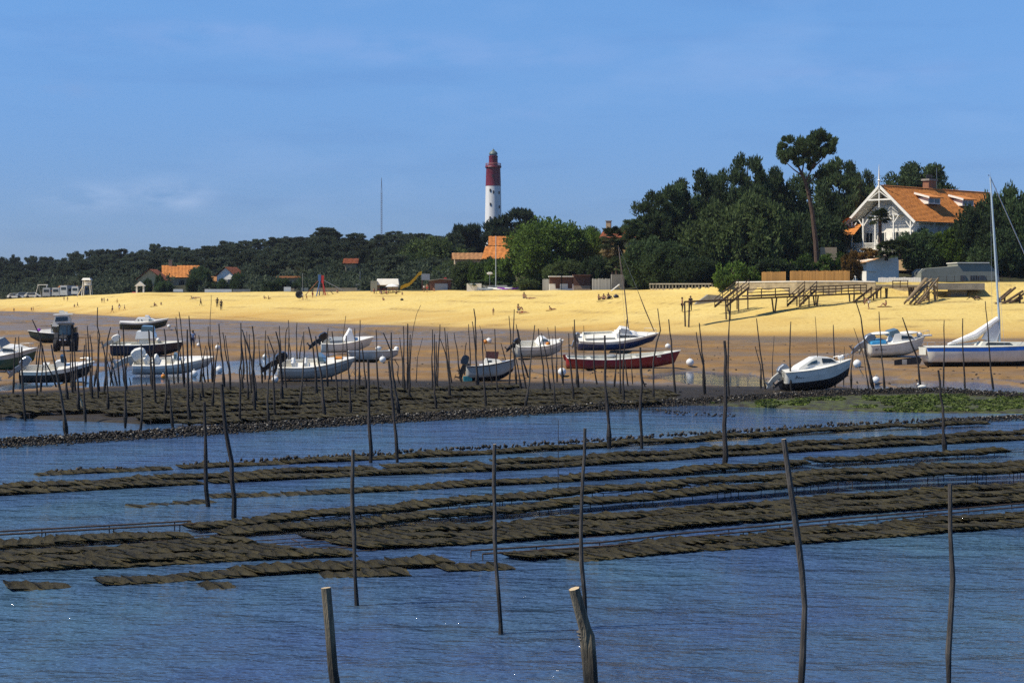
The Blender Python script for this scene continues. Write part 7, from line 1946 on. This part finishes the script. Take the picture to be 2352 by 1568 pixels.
def lounger(x, y0, y1, Y, lab):
    k = Y / F; c = P(x, y1, Y); t = thing('beach_board', lab, 'sunbed', c); t.rotation_euler = (0, R(-38), R(10))
    b = MB(); b.box((.85, 0, .25), (1.7, .75, .07)); b.build('lying_surface', M_WHITE, t)
    b = MB()
    for s in (-1, 1): b.tube([(0.1, s * .33, .2), (.2, s * .33, -.3)], .03, 5); b.tube([(1.5, s * .33, .2), (1.3, s * .33, -.9)], .03, 5)
    b.build('frame', M_STEEL, t)
lounger(1405, 655, 672, 262, 'white sunbed propped up on the sand by the concrete block')
def bag(x, y, r, m, lab):
    g = G(x, y); t = MB(); t.ball((0, 0, r * .5), (r, r * .7, r * .6), 9, 6); o = t.build('beach_bag', m, None, g, smooth=True); tag(o, lab, 'bag')
    MB().tube([(-r * .5, 0, r * .9), (0, 0, r * 1.35), (r * .5, 0, r * .9)], .03, 4).build('handle', M_LINE, o)
bag(1415, 684, .42, M_NAVY, 'dark beach bag beside the three seated sunbathers')
bag(923, 690, .3, M_BLACK, 'small dark bag on the sand below the yellow slide')
# lifeguard chair, swings, vans at the far left
def life_chair():
    Y = float(np.interp(U(200), NU, CREST_Y)) + 1; k = Y / F; c = P(200, 686, Y); c.z = h1(c.x, Y); t = thing('lifeguard_chair', 'tall white lifeguard tower with a little roof in front of the vans', 'lifeguard tower', c)
    for dx in (-.9, .9):
        for dy in (-.8, .8): MB().bar((dx * 1.2, dy * 1.2, -.5), (dx * .8, dy * .8, 4.0), .12).build('leg', M_PLASTER, t)
    MB().box((0, 0, 2.4), (1.9, 1.7, .12)).build('seat_platform', M_PLASTER, t); MB().box((0, 0, 3.85), (2.2, 2.0, .5), taper=.7).build('roof', M_PLASTER, t)
    MB().box((0, .7, 2.9), (1.5, .1, .9)).build('backrest', M_PLASTER, t); MB().bar((-2.4, 0, -.3), (-.9, 0, 2.3), .5, .10).build('ladder', M_PLASTER, t)
life_chair()
def swing():
    Y = float(np.interp(U(98), NU, CREST_Y)) + 1; k = Y / F; c = P(98, 688, Y); c.z = h1(c.x, Y); t = thing('swing_frame', 'white swing frame with splayed legs left of the vans', 'swing', c)
    for dx in (-1.1, 1.1):
        for s in (-1, 1): MB().tube([(dx + s * 1.0, 0, -.4), (dx, 0, 3.2)], .07, 5).build('leg', M_WOODGREY if s > 0 else M_PLASTER, t)
    MB().tube([(-1.3, 0, 3.2), (1.3, 0, 3.2)], .07, 5).build('top_bar', M_PLASTER, t)
    for dx in (-.5, .5):
        b = MB(); b.tube([(dx - .2, 0, 3.2), (dx - .2, 0, .6)], .02, 4); b.tube([(dx + .2, 0, 3.2), (dx + .2, 0, .6)], .02, 4); b.box((dx, 0, .58), (.5, .25, .05)); b.build('swing_seat', M_LINE, t)
swing()
def van(x, y, Y, L, Hh, m, lab, rz=0, car=False):
    Y = float(np.interp(U(x), NU, CREST_Y)) + 5; c = P(x, y, Y); c.z = h1(c.x, Y); t = thing('parked_car' if car else 'camper_van', lab, 'car' if car else 'van', c, R(rz))
    if car: MB().prof([(-L / 2, .3), (L / 2, .3), (L / 2, .75), (L * .3, .85), (L * .15, 1.4), (-L * .3, 1.4), (-L * .46, .9), (-L / 2, .8)], .82, .62).build('body', m, t); MB().prof([(L * .22, .9), (L * .12, 1.33), (-L * .28, 1.33), (-L * .38, .9)], .80, .66).build('window', M_GLASS, t)
    else:
        MB().prof([(-L / 2, .35), (L / 2, .35), (L / 2, 1.2), (L * .42, 1.9), (L * .36, Hh), (-L / 2, Hh)], 1.0, .9).build('body', m, t)
        MB().prof([(L * .41, 1.25), (L * .37, 1.85), (L * .2, 1.85), (L * .2, 1.25)], 1.0, .96).build('cab_window', M_GLASS, t); MB().prof([(L * .08, 1.3), (L * .08, 1.9), (-L * .38, 1.9), (-L * .38, 1.3)], 1.0, .95).build('side_window', M_GLASS, t); MB().box((-L / 2 - .01, 0, Hh - .75), (.06, 1.3, .6)).build('rear_window', M_GLASS, t)
    for dx in (-.3, .3):
        for s in (-.86, .86): MB().tube([(dx * L, s - .1, .33), (dx * L, s + .1, .33)], .33, 10).build('wheel', M_RUBBER, t)
M_VAN = mat('van_grey_white', (.36, .39, .42), .4)
for x, L, Hh, m, lab in ((112, 4.6, 2.4, M_VAN, 'pale camper van, first one right of the swing frame'), (136, 4.8, 2.3, M_VAN, 'pale blue grey camper van second from the swing frame'), (158, 5.2, 2.7, M_VAN, 'tall pale camper van in the middle of the parked row'), (184, 4.6, 2.2, M_VAN, 'pale van at the end of the row by the lifeguard tower')):
    van(x, 688, 474, L, Hh, m, lab, 68 + x % 30)
for x, m, lab in ((36, M_WHITE, 'white car parked under the trees near the photo edge'), (56, M_VAN, 'silver car parked right of the white one'), (76, M_WHITE2, 'pale car parked left of the swing frame')): van(x, 687, 480, 4.2, 1.4, m, lab, 6, True)
t, L_ = boat_at('upturned_dinghy', 'red upturned dinghy on the sand left of the dark hedge', 304, 324, 676, 0, 180); t.location = P(314, 671, 388); Hull(L_, 1.3, .6, .2).build(t, M_PLASTICR, M_PLASTICR)
def gatepost():
    t = thing('gate_arch', 'small white gate gable left of the yellow villa', 'gate', P(322, 677, 386)); 
    for s in (-1, 1): MB().box((s * .75, 0, .9), (.35, .35, 2.2)).build('gate_post', M_PLASTER, t)
    MB().prof([(-1.2, 1.95), (1.2, 1.95), (0, 3.0)], .3).build('gable', M_PLASTER, t)
gatepost()
# small weedy stones and lumps on the flats
rg = np.random.default_rng(99); Q = []
for k in range(420):
    x = rg.uniform(560, 2400); y = rg.uniform(790, 898)
    Y = (EYE - .2) * F / (y - HZ); X = U(x) * Y; z = h1(X, Y)
    if z > .06: Q.append((X, Y, z))
Q = np.array(Q); tag(link('weed_lumps', lumps('weed_lumps', Q, .04 + .10 * rg.random((len(Q), 3)) * np.array([1, 1, .45]), [M_SHELL, M_SHELLW, M_SHELLB], (rg.random(len(Q)) < .4) * 2)), 'small dark weed lumps and shells scattered over the wet flats', 'weed', kind='stuff')

# ------------------------------------------------------------------ people
M_SKIN = mat('tanned_skin', (0.30, 0.155, 0.085), .6, .15, 6)
M_HAIR = mat('dark_hair', (0.018, 0.012, 0.008), .7, .3, 9)
CL = {k: mat('cloth_' + k, c, .85, .2, 6) for k, c in dict(navy=(.015, .02, .05), blue=(.22, .30, .46), red=(.40, .03, .03), white=(.72, .71, .68), black=(.015, .015, .017), grey=(.16, .16, .17), orange=(.55, .16, .03), teal=(.03, .2, .22)).items()}
def skin_mesh(name, pts, edges, radii, m, sub=1):
    me = bpy.data.meshes.new(name); me.from_pydata(pts, edges, [])
    o = bpy.data.objects.new(name, me); COL.objects.link(o)
    md = o.modifiers.new('skin', 'SKIN'); md.use_smooth_shade = True
    sv = me.skin_vertices[0].data
    for i, r in enumerate(radii): sv[i].radius = (r, r) if not isinstance(r, tuple) else r
    sv[0].use_root = True
    if sub: s = o.modifiers.new('sub', 'SUBSURF'); s.levels = sub; s.render_levels = sub
    dg = bpy.context.evaluated_depsgraph_get(); dg.update()
    out = bpy.data.meshes.new_from_object(o.evaluated_get(dg)); out.name = name
    bpy.data.objects.remove(o); bpy.data.meshes.remove(me)
    out.materials.clear(); out.materials.append(m)
    return out
def figure(pose):
    """joints of a 1.75 m adult facing -y"""
    J = dict(pel=(0, 0, .95), wai=(0, .0, 1.10), che=(0, .01, 1.30), nec=(0, .01, 1.48), hd=(0, -.01, 1.60), top=(0, 0, 1.71))
    for s, k in ((1, 'l'), (-1, 'r')):
        J[k + 'sh'] = (s * .19, .01, 1.42); J[k + 'el'] = (s * .26, .03, 1.14); J[k + 'wr'] = (s * .27, -.05, .89); J[k + 'ha'] = (s * .27, -.07, .81)
        J[k + 'hp'] = (s * .095, 0, .91); J[k + 'kn'] = (s * .105, -.02, .50); J[k + 'an'] = (s * .11, .02, .09); J[k + 'to'] = (s * .13, -.14, .035)
    def shift(keys, v):
        for q in keys: J[q] = tuple(a + b for a, b in zip(J[q], v))
    if pose == 'walk':
        J['lkn'] = (.10, -.20, .52); J['lan'] = (.10, -.26, .11); J['lto'] = (.11, -.42, .05); J['rkn'] = (-.10, .06, .50); J['ran'] = (-.10, .30, .14); J['rto'] = (-.11, .18, .04)
        J['lel'] = (.26, .16, 1.17); J['lwr'] = (.26, .12, .92); J['lha'] = (.26, .08, .84); J['rel'] = (-.26, -.06, 1.15); J['rwr'] = (-.25, -.24, .97); J['rha'] = (-.25, -.31, .93)
    if pose == 'sit':
        J.update(pel=(0, 0, .11), wai=(0, .06, .26), che=(0, .10, .46), nec=(0, .08, .63), hd=(0, .03, .75), top=(0, .03, .86))
        for s, k in ((1, 'l'), (-1, 'r')):
            J[k + 'sh'] = (s * .19, .10, .57); J[k + 'el'] = (s * .24, -.12, .40); J[k + 'wr'] = (s * .15, -.32, .45); J[k + 'ha'] = (s * .10, -.38, .46)
            J[k + 'hp'] = (s * .10, -.03, .10); J[k + 'kn'] = (s * .13, -.40, .43); J[k + 'an'] = (s * .12, -.60, .08); J[k + 'to'] = (s * .13, -.76, .04)
    if pose == 'lie':
        J.update(pel=(0, 0, .11), wai=(0, .16, .10), che=(0, .36, .12), nec=(0, .54, .12), hd=(0, .66, .13), top=(0, .78, .13))
        for s, k in ((1, 'l'), (-1, 'r')):
            J[k + 'sh'] = (s * .19, .48, .11); J[k + 'el'] = (s * .36, .36, .06); J[k + 'wr'] = (s * .30, .14, .05); J[k + 'ha'] = (s * .28, .06, .05)
            J[k + 'hp'] = (s * .10, -.04, .10); J[k + 'kn'] = (s * .13, -.44, .16 if s > 0 else .08); J[k + 'an'] = (s * .13, -.84, .06); J[k + 'to'] = (s * .16, -.92, .12)
    if pose == 'prop':   # lying back on the elbows
        J.update(pel=(0, 0, .11), wai=(0, .12, .17), che=(0, .28, .28), nec=(0, .40, .42), hd=(0, .40, .54), top=(0, .42, .65))
        for s, k in ((1, 'l'), (-1, 'r')):
            J[k + 'sh'] = (s * .19, .38, .34); J[k + 'el'] = (s * .25, .48, .06); J[k + 'wr'] = (s * .22, .24, .05); J[k + 'ha'] = (s * .21, .16, .05)
            J[k + 'hp'] = (s * .10, -.04, .10); J[k + 'kn'] = (s * .13, -.42, .22 if s > 0 else .10); J[k + 'an'] = (s * .13, -.82, .06); J[k + 'to'] = (s * .16, -.90, .12)
    if pose == 'carry':
        J['lel'] = (.27, -.10, 1.18); J['lwr'] = (.24, -.34, 1.22); J['lha'] = (.23, -.42, 1.24); J['lkn'] = (.10, -.14, .51); J['lan'] = (.10, -.14, .09); J['lto'] = (.11, -.30, .035); J['ran'] = (-.10, .18, .11); J['rto'] = (-.11, .04, .035)
    if pose == 'stoop':
        J.update(wai=(0, -.08, 1.08), che=(0, -.26, 1.20), nec=(0, -.42, 1.28), hd=(0, -.54, 1.30), top=(0, -.64, 1.32))
        for s, k in ((1, 'l'), (-1, 'r')):
            J[k + 'sh'] = (s * .19, -.36, 1.22); J[k + 'el'] = (s * .24, -.44, .94); J[k + 'wr'] = (s * .20, -.52, .70); J[k + 'ha'] = (s * .19, -.54, .62); J[k + 'kn'] = (s * .12, -.10, .50)
    rad = dict(pel=.125, wai=.115, che=.135, nec=.055, hd=.095, top=.062, sh=.06, el=.045, wr=.03, ha=.034, hp=.09, kn=.06, an=.04, to=.034)
    E = [('pel', 'wai'), ('wai', 'che'), ('che', 'nec'), ('nec', 'hd'), ('hd', 'top')]
    for k in 'lr': E += [('che', k + 'sh'), (k + 'sh', k + 'el'), (k + 'el', k + 'wr'), (k + 'wr', k + 'ha'), ('pel', k + 'hp'), (k + 'hp', k + 'kn'), (k + 'kn', k + 'an'), (k + 'an', k + 'to')]
    pts, rr, idx, ed = [], [], {}, []
    def v(n, p, r): idx[n] = len(pts); pts.append(tuple(p)); rr.append(r)
    for n, p in J.items(): v(n, p, rad[n] if n in rad else rad[n[1:]])
    ed = [(idx[a], idx[b]) for a, b in E]
    for k, s in (('l', 1), ('r', -1)):            # five fingers, thumb from the side of the palm
        h, w = Vector(J[k + 'ha']), Vector(J[k + 'wr']); d = (h - w).normalized(); side = d.cross(Vector((s, .2, .1))).normalized()
        for j, ln in enumerate((.085, .095, .09, .07)):
            r0 = h + side * (j - 1.5) * .022; a = r0 + d * ln * .5; b = r0 + d * ln * .95 + Vector((-s * .015, 0, 0))
            v('%sf%da' % (k, j), a, .009); v('%sf%db' % (k, j), b, .008)
            ed += [(idx[k + 'ha'], idx['%sf%da' % (k, j)]), (idx['%sf%da' % (k, j)], idx['%sf%db' % (k, j)])]
        a = w.lerp(h, .6) - side * .05 + d * .02; v(k + 'th', a, .010); ed.append((idx[k + 'ha'], idx[k + 'th']))
    body = skin_mesh('person', pts, ed, rr, M_SKIN, 1)
    def cloth(name, keys, grow, m):
        ks = [k for k in keys]; ix = {k: i for i, k in enumerate(ks)}
        p = [J[k] if not isinstance(k, tuple) else tuple(Vector(J[k[0]]).lerp(Vector(J[k[1]]), k[2])) for k in ks]
        r = [(rad[k] if k in rad else rad[k[1:]]) * grow if not isinstance(k, tuple) else rad[k[0][1:]] * .8 * grow for k in ks]
        par = {'wai': 'pel', 'che': 'wai', 'lsh': 'che', 'rsh': 'che', 'lhp': 'pel', 'rhp': 'pel', 'lkn': 'lhp', 'rkn': 'rhp', 'lan': 'lkn', 'ran': 'rkn', 'lel': 'lsh', 'rel': 'rsh'}
        e = []
        for k in ks[1:]:
            q = par[k] if not isinstance(k, tuple) else k[0]
            if q in ix: e.append((ix[q], ix[k]))
        return skin_mesh(name, p, e, r, m, 1)
    K = dict(trunks=cloth('shorts', ['pel', 'lhp', 'rhp', ('lhp', 'lkn', .45), ('rhp', 'rkn', .45)], 1.16, CL['navy']),
             trousers=cloth('trousers', ['pel', 'lhp', 'rhp', 'lkn', 'rkn', 'lan', 'ran'], 1.2, CL['navy']),
             shirt=cloth('shirt', ['pel', 'wai', 'che', 'lsh', 'rsh', ('lsh', 'lel', .6), ('rsh', 'rel', .6)], 1.13, CL['navy']),
             suit=cloth('swimsuit', ['pel', 'wai', 'che'], 1.09, CL['navy']))
    hd, tp, nk = Vector(J['hd']), Vector(J['top']), Vector(J['nec'])
    up = (tp - nk).normalized(); fw = Vector((0, -1, 0)) if pose not in ('lie', 'stoop') else (Vector((0, 0, 1)) if pose == 'lie' else Vector((0, -.2, -1)))
    hb = MB(); hb.ball(hd + up * .035 - fw * .028, (.102, .105, .098), 12, 8); hb.ball(hd - fw * .06 - up * .03, (.08, .07, .09), 10, 6); hair = hb.mesh('hair', M_HAIR)
    rt = fw.cross(up).normalized(); fb = MB()
    for s in (1, -1):
        fb.ball(hd + fw * .088 + rt * s * .033 + up * .012, .013, 6, 4, 0); fb.ball(hd + rt * s * .096, .024, 6, 4, 1)
    fb.ball(hd + fw * .103 - up * .018, .017, 6, 4, 1); fb.bar(hd + fw * .090 - up * .05 - rt * .024, hd + fw * .090 - up * .05 + rt * .024, .012, .012, 2)
    face = fb.mesh('face', [M_HAIR, M_SKIN, CL['red']])
    return body, hair, face, K
FIG = {}
def person(pose, x, y, hpx, face, wear, label, legs='black', group=None):
    if pose not in FIG: FIG[pose] = figure(pose)
    body, hair, fc, K = FIG[pose]; g = G(x, y)
    full = {'stand': 1.72, 'walk': 1.72, 'carry': 1.72, 'sit': .87, 'lie': .25, 'prop': .66, 'stoop': 1.35}[pose]
    s = 1.0 if not hpx else max(.55, min(1.12, hpx * g.y / F / full))
    o = link('person', body, None, (g.x, g.y, g.z - .01), (0, 0, R(face)), s)
    tag(o, label, 'person', group)
    link('hair', hair, o); link('face', fc, o)
    def put(k, c):
        q = link({'trunks': 'shorts', 'suit': 'swimsuit'}.get(k, k), K[k], o)
        q.material_slots[0].link = 'OBJECT'; q.material_slots[0].material = CL[c]
    for k, c in wear: put(k, c)
    return o
person('stand', 443, 799, 41, 200, [('trousers', 'navy'), ('shirt', 'blue')], 'man in a pale blue shirt and dark trousers standing by the navy boat')
for s in (-1, 1): MB().ball((s * .125, -.06, .07), (.06, .16, .08), 8, 6).build('boot', CL['orange'], bpy.data.objects['person'], smooth=True)
PP = [
 ('stand', 32, 717, 10, 20, 'trunks', 'black', 'distant person standing at the wet edge, nearest the photo edge'), ('stand', 72, 715, 10, 160, 'trunks', 'navy', 'tiny bather at the wet edge, left one of two'), ('walk', 76, 715, 11, 90, 'suit', 'red', 'tiny bather at the wet edge, right one of two'),
 ('sit', 171, 705, 7, 10, 'suit', 'black', 'small figure sitting beside a standing one on the far sand'), ('walk', 178, 706, 12, 80, 'trunks', 'black', 'figure walking beside the sitting one on the far sand'), ('stand', 147, 691, 10, 0, 'trunks', 'navy', 'far person below the vans, left one of the pair'), ('stand', 155, 692, 11, 200, 'suit', 'grey', 'far person below the vans, right one of the pair'),
 ('stand', 234, 696, 13, 30, 'trunks', 'black', 'dark figure standing high on the far sand, left one of two'), ('walk', 239, 696, 13, 120, 'suit', 'white', 'pale figure standing high on the far sand, right one of two'), ('sit', 247, 691, 6, 0, 'trunks', 'grey', 'seated figure right of the two standing high on the sand'), ('walk', 269, 697, 11, 100, 'trunks', 'orange', 'lone walker on the dry sand above the three bathers'),
 ('walk', 258, 719, 18, 250, 'trunks', 'black', 'walker at the wet edge, left one of three bathers'), ('stand', 274, 713, 16, 180, 'trunks', 'white', 'bather with white shorts, middle one of three'), ('walk', 286, 713, 13, 90, 'trunks', 'grey', 'bather at the wet edge, right one of three'),
 ('sit', 355, 702, 8, 60, 'trunks', 'navy', 'sunbather sitting alone above the green pinasse, left one'), ('sit', 370, 700, 7, 10, 'suit', 'teal', 'sunbather sitting alone above the green pinasse, right one'), ('walk', 461, 702, 17, 80, 'shirt', 'black', 'dark clothed walker with a pale bag on the open sand'),
 ('walk', 499, 706, 23, 190, 'shirt', 'black', 'walker in dark clothes, left one of the couple'), ('walk', 508, 713, 28, 190, 'shirt', 'black', 'walker in dark clothes, right one of the couple'), ('prop', 443, 685, 6, 90, 'trunks', 'grey', 'sunbather lying in the dark group left of the couple'), ('lie', 452, 684, 0, 80, 'suit', 'navy', 'sunbather lying flat in the group left of the couple'),
 ('sit', 607, 686, 8, 90, 'suit', 'white', 'sunbather in white sitting left of the climbing frame'), ('sit', 617, 687, 8, 100, 'trunks', 'black', 'dark sunbather sitting left of the climbing frame'), ('carry', 695, 689, 16, 100, 'shirt', 'white', 'bather in white carrying a round black ring by the climbing frame'), ('walk', 704, 689, 14, 90, 'trunks', 'orange', 'bather in orange shorts following the ring carrier'),
 ('stand', 718, 684, 17, 60, 'trunks', 'red', 'person in red with white cap beside the climbing frame'), ('sit', 775, 672, 8, 0, 'trunks', 'black', 'person seated on the wall behind the climbing frame'), ('sit', 880, 690, 8, 40, 'suit', 'black', 'dark sunbather seated alone below the kiosk'), ('sit', 924, 677, 7, 0, 'trunks', 'navy', 'child sitting at the foot of the yellow slide'),
 ('stand', 859, 675, 14, 0, 'trunks', 'red', 'person in red shorts by the grey snack shed'), ('sit', 876, 675, 9, 0, 'shirt', 'grey', 'guest seated at the left cafe table'), ('sit', 888, 675, 9, 0, 'shirt', 'red', 'guest in red seated at the cafe tables'), ('sit', 910, 675, 9, 180, 'shirt', 'navy', 'guest seated under the white parasol'),
 ('stand', 974, 671, 17, 10, 'shirt', 'white', 'person in a white shirt standing under the slide tower'), ('stand', 981, 671, 20, 340, 'trunks', 'red', 'tall tanned person in red shorts beside the slide tower'), ('sit', 997, 668, 9, 0, 'trunks', 'orange', 'tanned person seated against the brown hut'),
 ('stand', 1133, 724, 17, 0, 'suit', 'black', 'child standing alone on the bare sand above the buoy'), ('sit', 1191, 713, 17, 70, 'trunks', 'grey', 'sunbather sitting up on the sand above the white runabout'), ('lie', 1199, 718, 0, 80, 'trunks', 'red', 'sunbather lying in front of the sitting one'), ('prop', 1268, 711, 9, 95, 'suit', 'red', 'sunbather lying propped up alone in the middle of the sand'),
 ('sit', 1204, 685, 15, 20, 'trunks', 'grey', 'sunbather seated below the grey green shrub'), ('lie', 1220, 686, 0, 90, 'suit', 'orange', 'sunbather lying beside the one below the shrub'),
 ('sit', 1376, 689, 14, 60, 'trunks', 'black', 'sunbather seated below the sunbed, left one of three'), ('sit', 1387, 688, 14, 30, 'trunks', 'navy', 'sunbather seated below the sunbed, middle one of three'), ('sit', 1398, 687, 15, 40, 'shirt', 'navy', 'sunbather in blue below the sunbed, right one of three'),
 ('stand', 1567, 717, 38, 90, 'trousers', 'black', 'bare chested person in black trousers left of the footbridge legs'), ('stand', 1586, 714, 35, 200, 'shirt', 'black', 'person in dark clothes at the seaward end of the footbridge'),
 ('stoop', 1996, 710, 26, 250, 'trunks', 'white', 'pale stooping person below the rough wooden stairs'), ('sit', 2034, 703, 14, 270, 'suit', 'red', 'dark haired sunbather seated in front of the boardwalk'),
]
for pose, x, y, hp, fa, w, c, lb in PP:
    wear = [(w, c)]
    if w == 'shirt': wear.append(('trousers' if c in ('black', 'navy') else 'trunks', 'black'))
    person(pose, x, y, hp, fa, wear, lb)
g = G(690, 688); t = thing('swim_ring', 'round black swim ring held upright by the bather in white', 'swim ring', g + Vector((-.2, -.2, .95))); MB().tube([(.52 * math.cos(a), 0, .52 * math.sin(a)) for a in [k * math.pi / 8 for k in range(17)]], .2, 8, cap=False).build('tube', M_RUBBER, t); MB().ball((0, 0, 0), (.42, .05, .42), 12, 6).build('membrane', M_RUBBER, t)
for x, y, m, lb in ((355, 703.5, 'red', 'red towel under the left sunbather above the green pinasse'), (1384, 691, 'navy', 'dark towel spread below the three sunbathers'), (1268, 712.5, 'red', 'red towel under the propped up sunbather'), (1205, 719.5, 'orange', 'orange towel beside the lying sunbather'), (2032, 704.5, 'red', 'red towel under the sunbather before the boardwalk'), (445, 686.5, 'white', 'white towel in the group left of the couple')):
    g = G(x, y); b = MB(); b.sheet([[(-.9 + .3 * i, -.4 + .4 * j, .03 + .02 * ((i * 7 + j * 3) % 3)) for j in range(3)] for i in range(7)]); b.sheet([[(-.9 + .3 * i, -.4 + .4 * j, .0) for j in range(3)] for i in range(7)])
    tag(b.build('beach_towel', CL[m], None, g), lb, 'towel')
for x, y, lb in ((2118, 897, 'one white gull standing by the shell bank below the blue striped boat'),):
    g = G(x, y); t = MB(); t.ball((0, 0, .22), (.26, .10, .11), 10, 7); t.ball((-.24, 0, .36), (.07, .06, .065), 8, 6); t.tube([(-.2, 0, .26), (-.24, 0, .34)], .045, 6); t.add([(.2, .05, .26), (.2, -.05, .26), (.48, 0, .24)], [(0, 1, 2)])
    o = t.build('gull', M_WHITE, None, g, smooth=True); tag(o, lb, 'gull')
    MB().tube([(-.29, 0, .355), (-.38, 0, .34)], [.018, .004], 5).build('beak', M_ORANGE, o); b = MB(); b.tube([(0, .03, .14), (0, .03, 0)], .01, 4); b.tube([(0, -.03, .14), (0, -.03, 0)], .01, 4); b.build('legs', M_ORANGE, o)
# ------------------------------------------------------------------ summer haze
def haze():
    b = MB(); b.box((0, 560, 34), (1700, 1180, 76))
    m = bpy.data.materials.new('haze_air'); m.use_nodes = True; n, l = m.node_tree.nodes, m.node_tree.links
    n.remove(n['Principled BSDF']); v = n.new('ShaderNodeVolumePrincipled'); v.inputs['Color'].default_value = (.80, .87, 1, 1); v.inputs['Density'].default_value = HAZE
    v.inputs['Anisotropy'].default_value = .2
    l.new(v.outputs[0], n['Material Output'].inputs['Volume'])
    tag(b.build('haze', m), kind='stuff')
HAZE = 0.00006
haze()
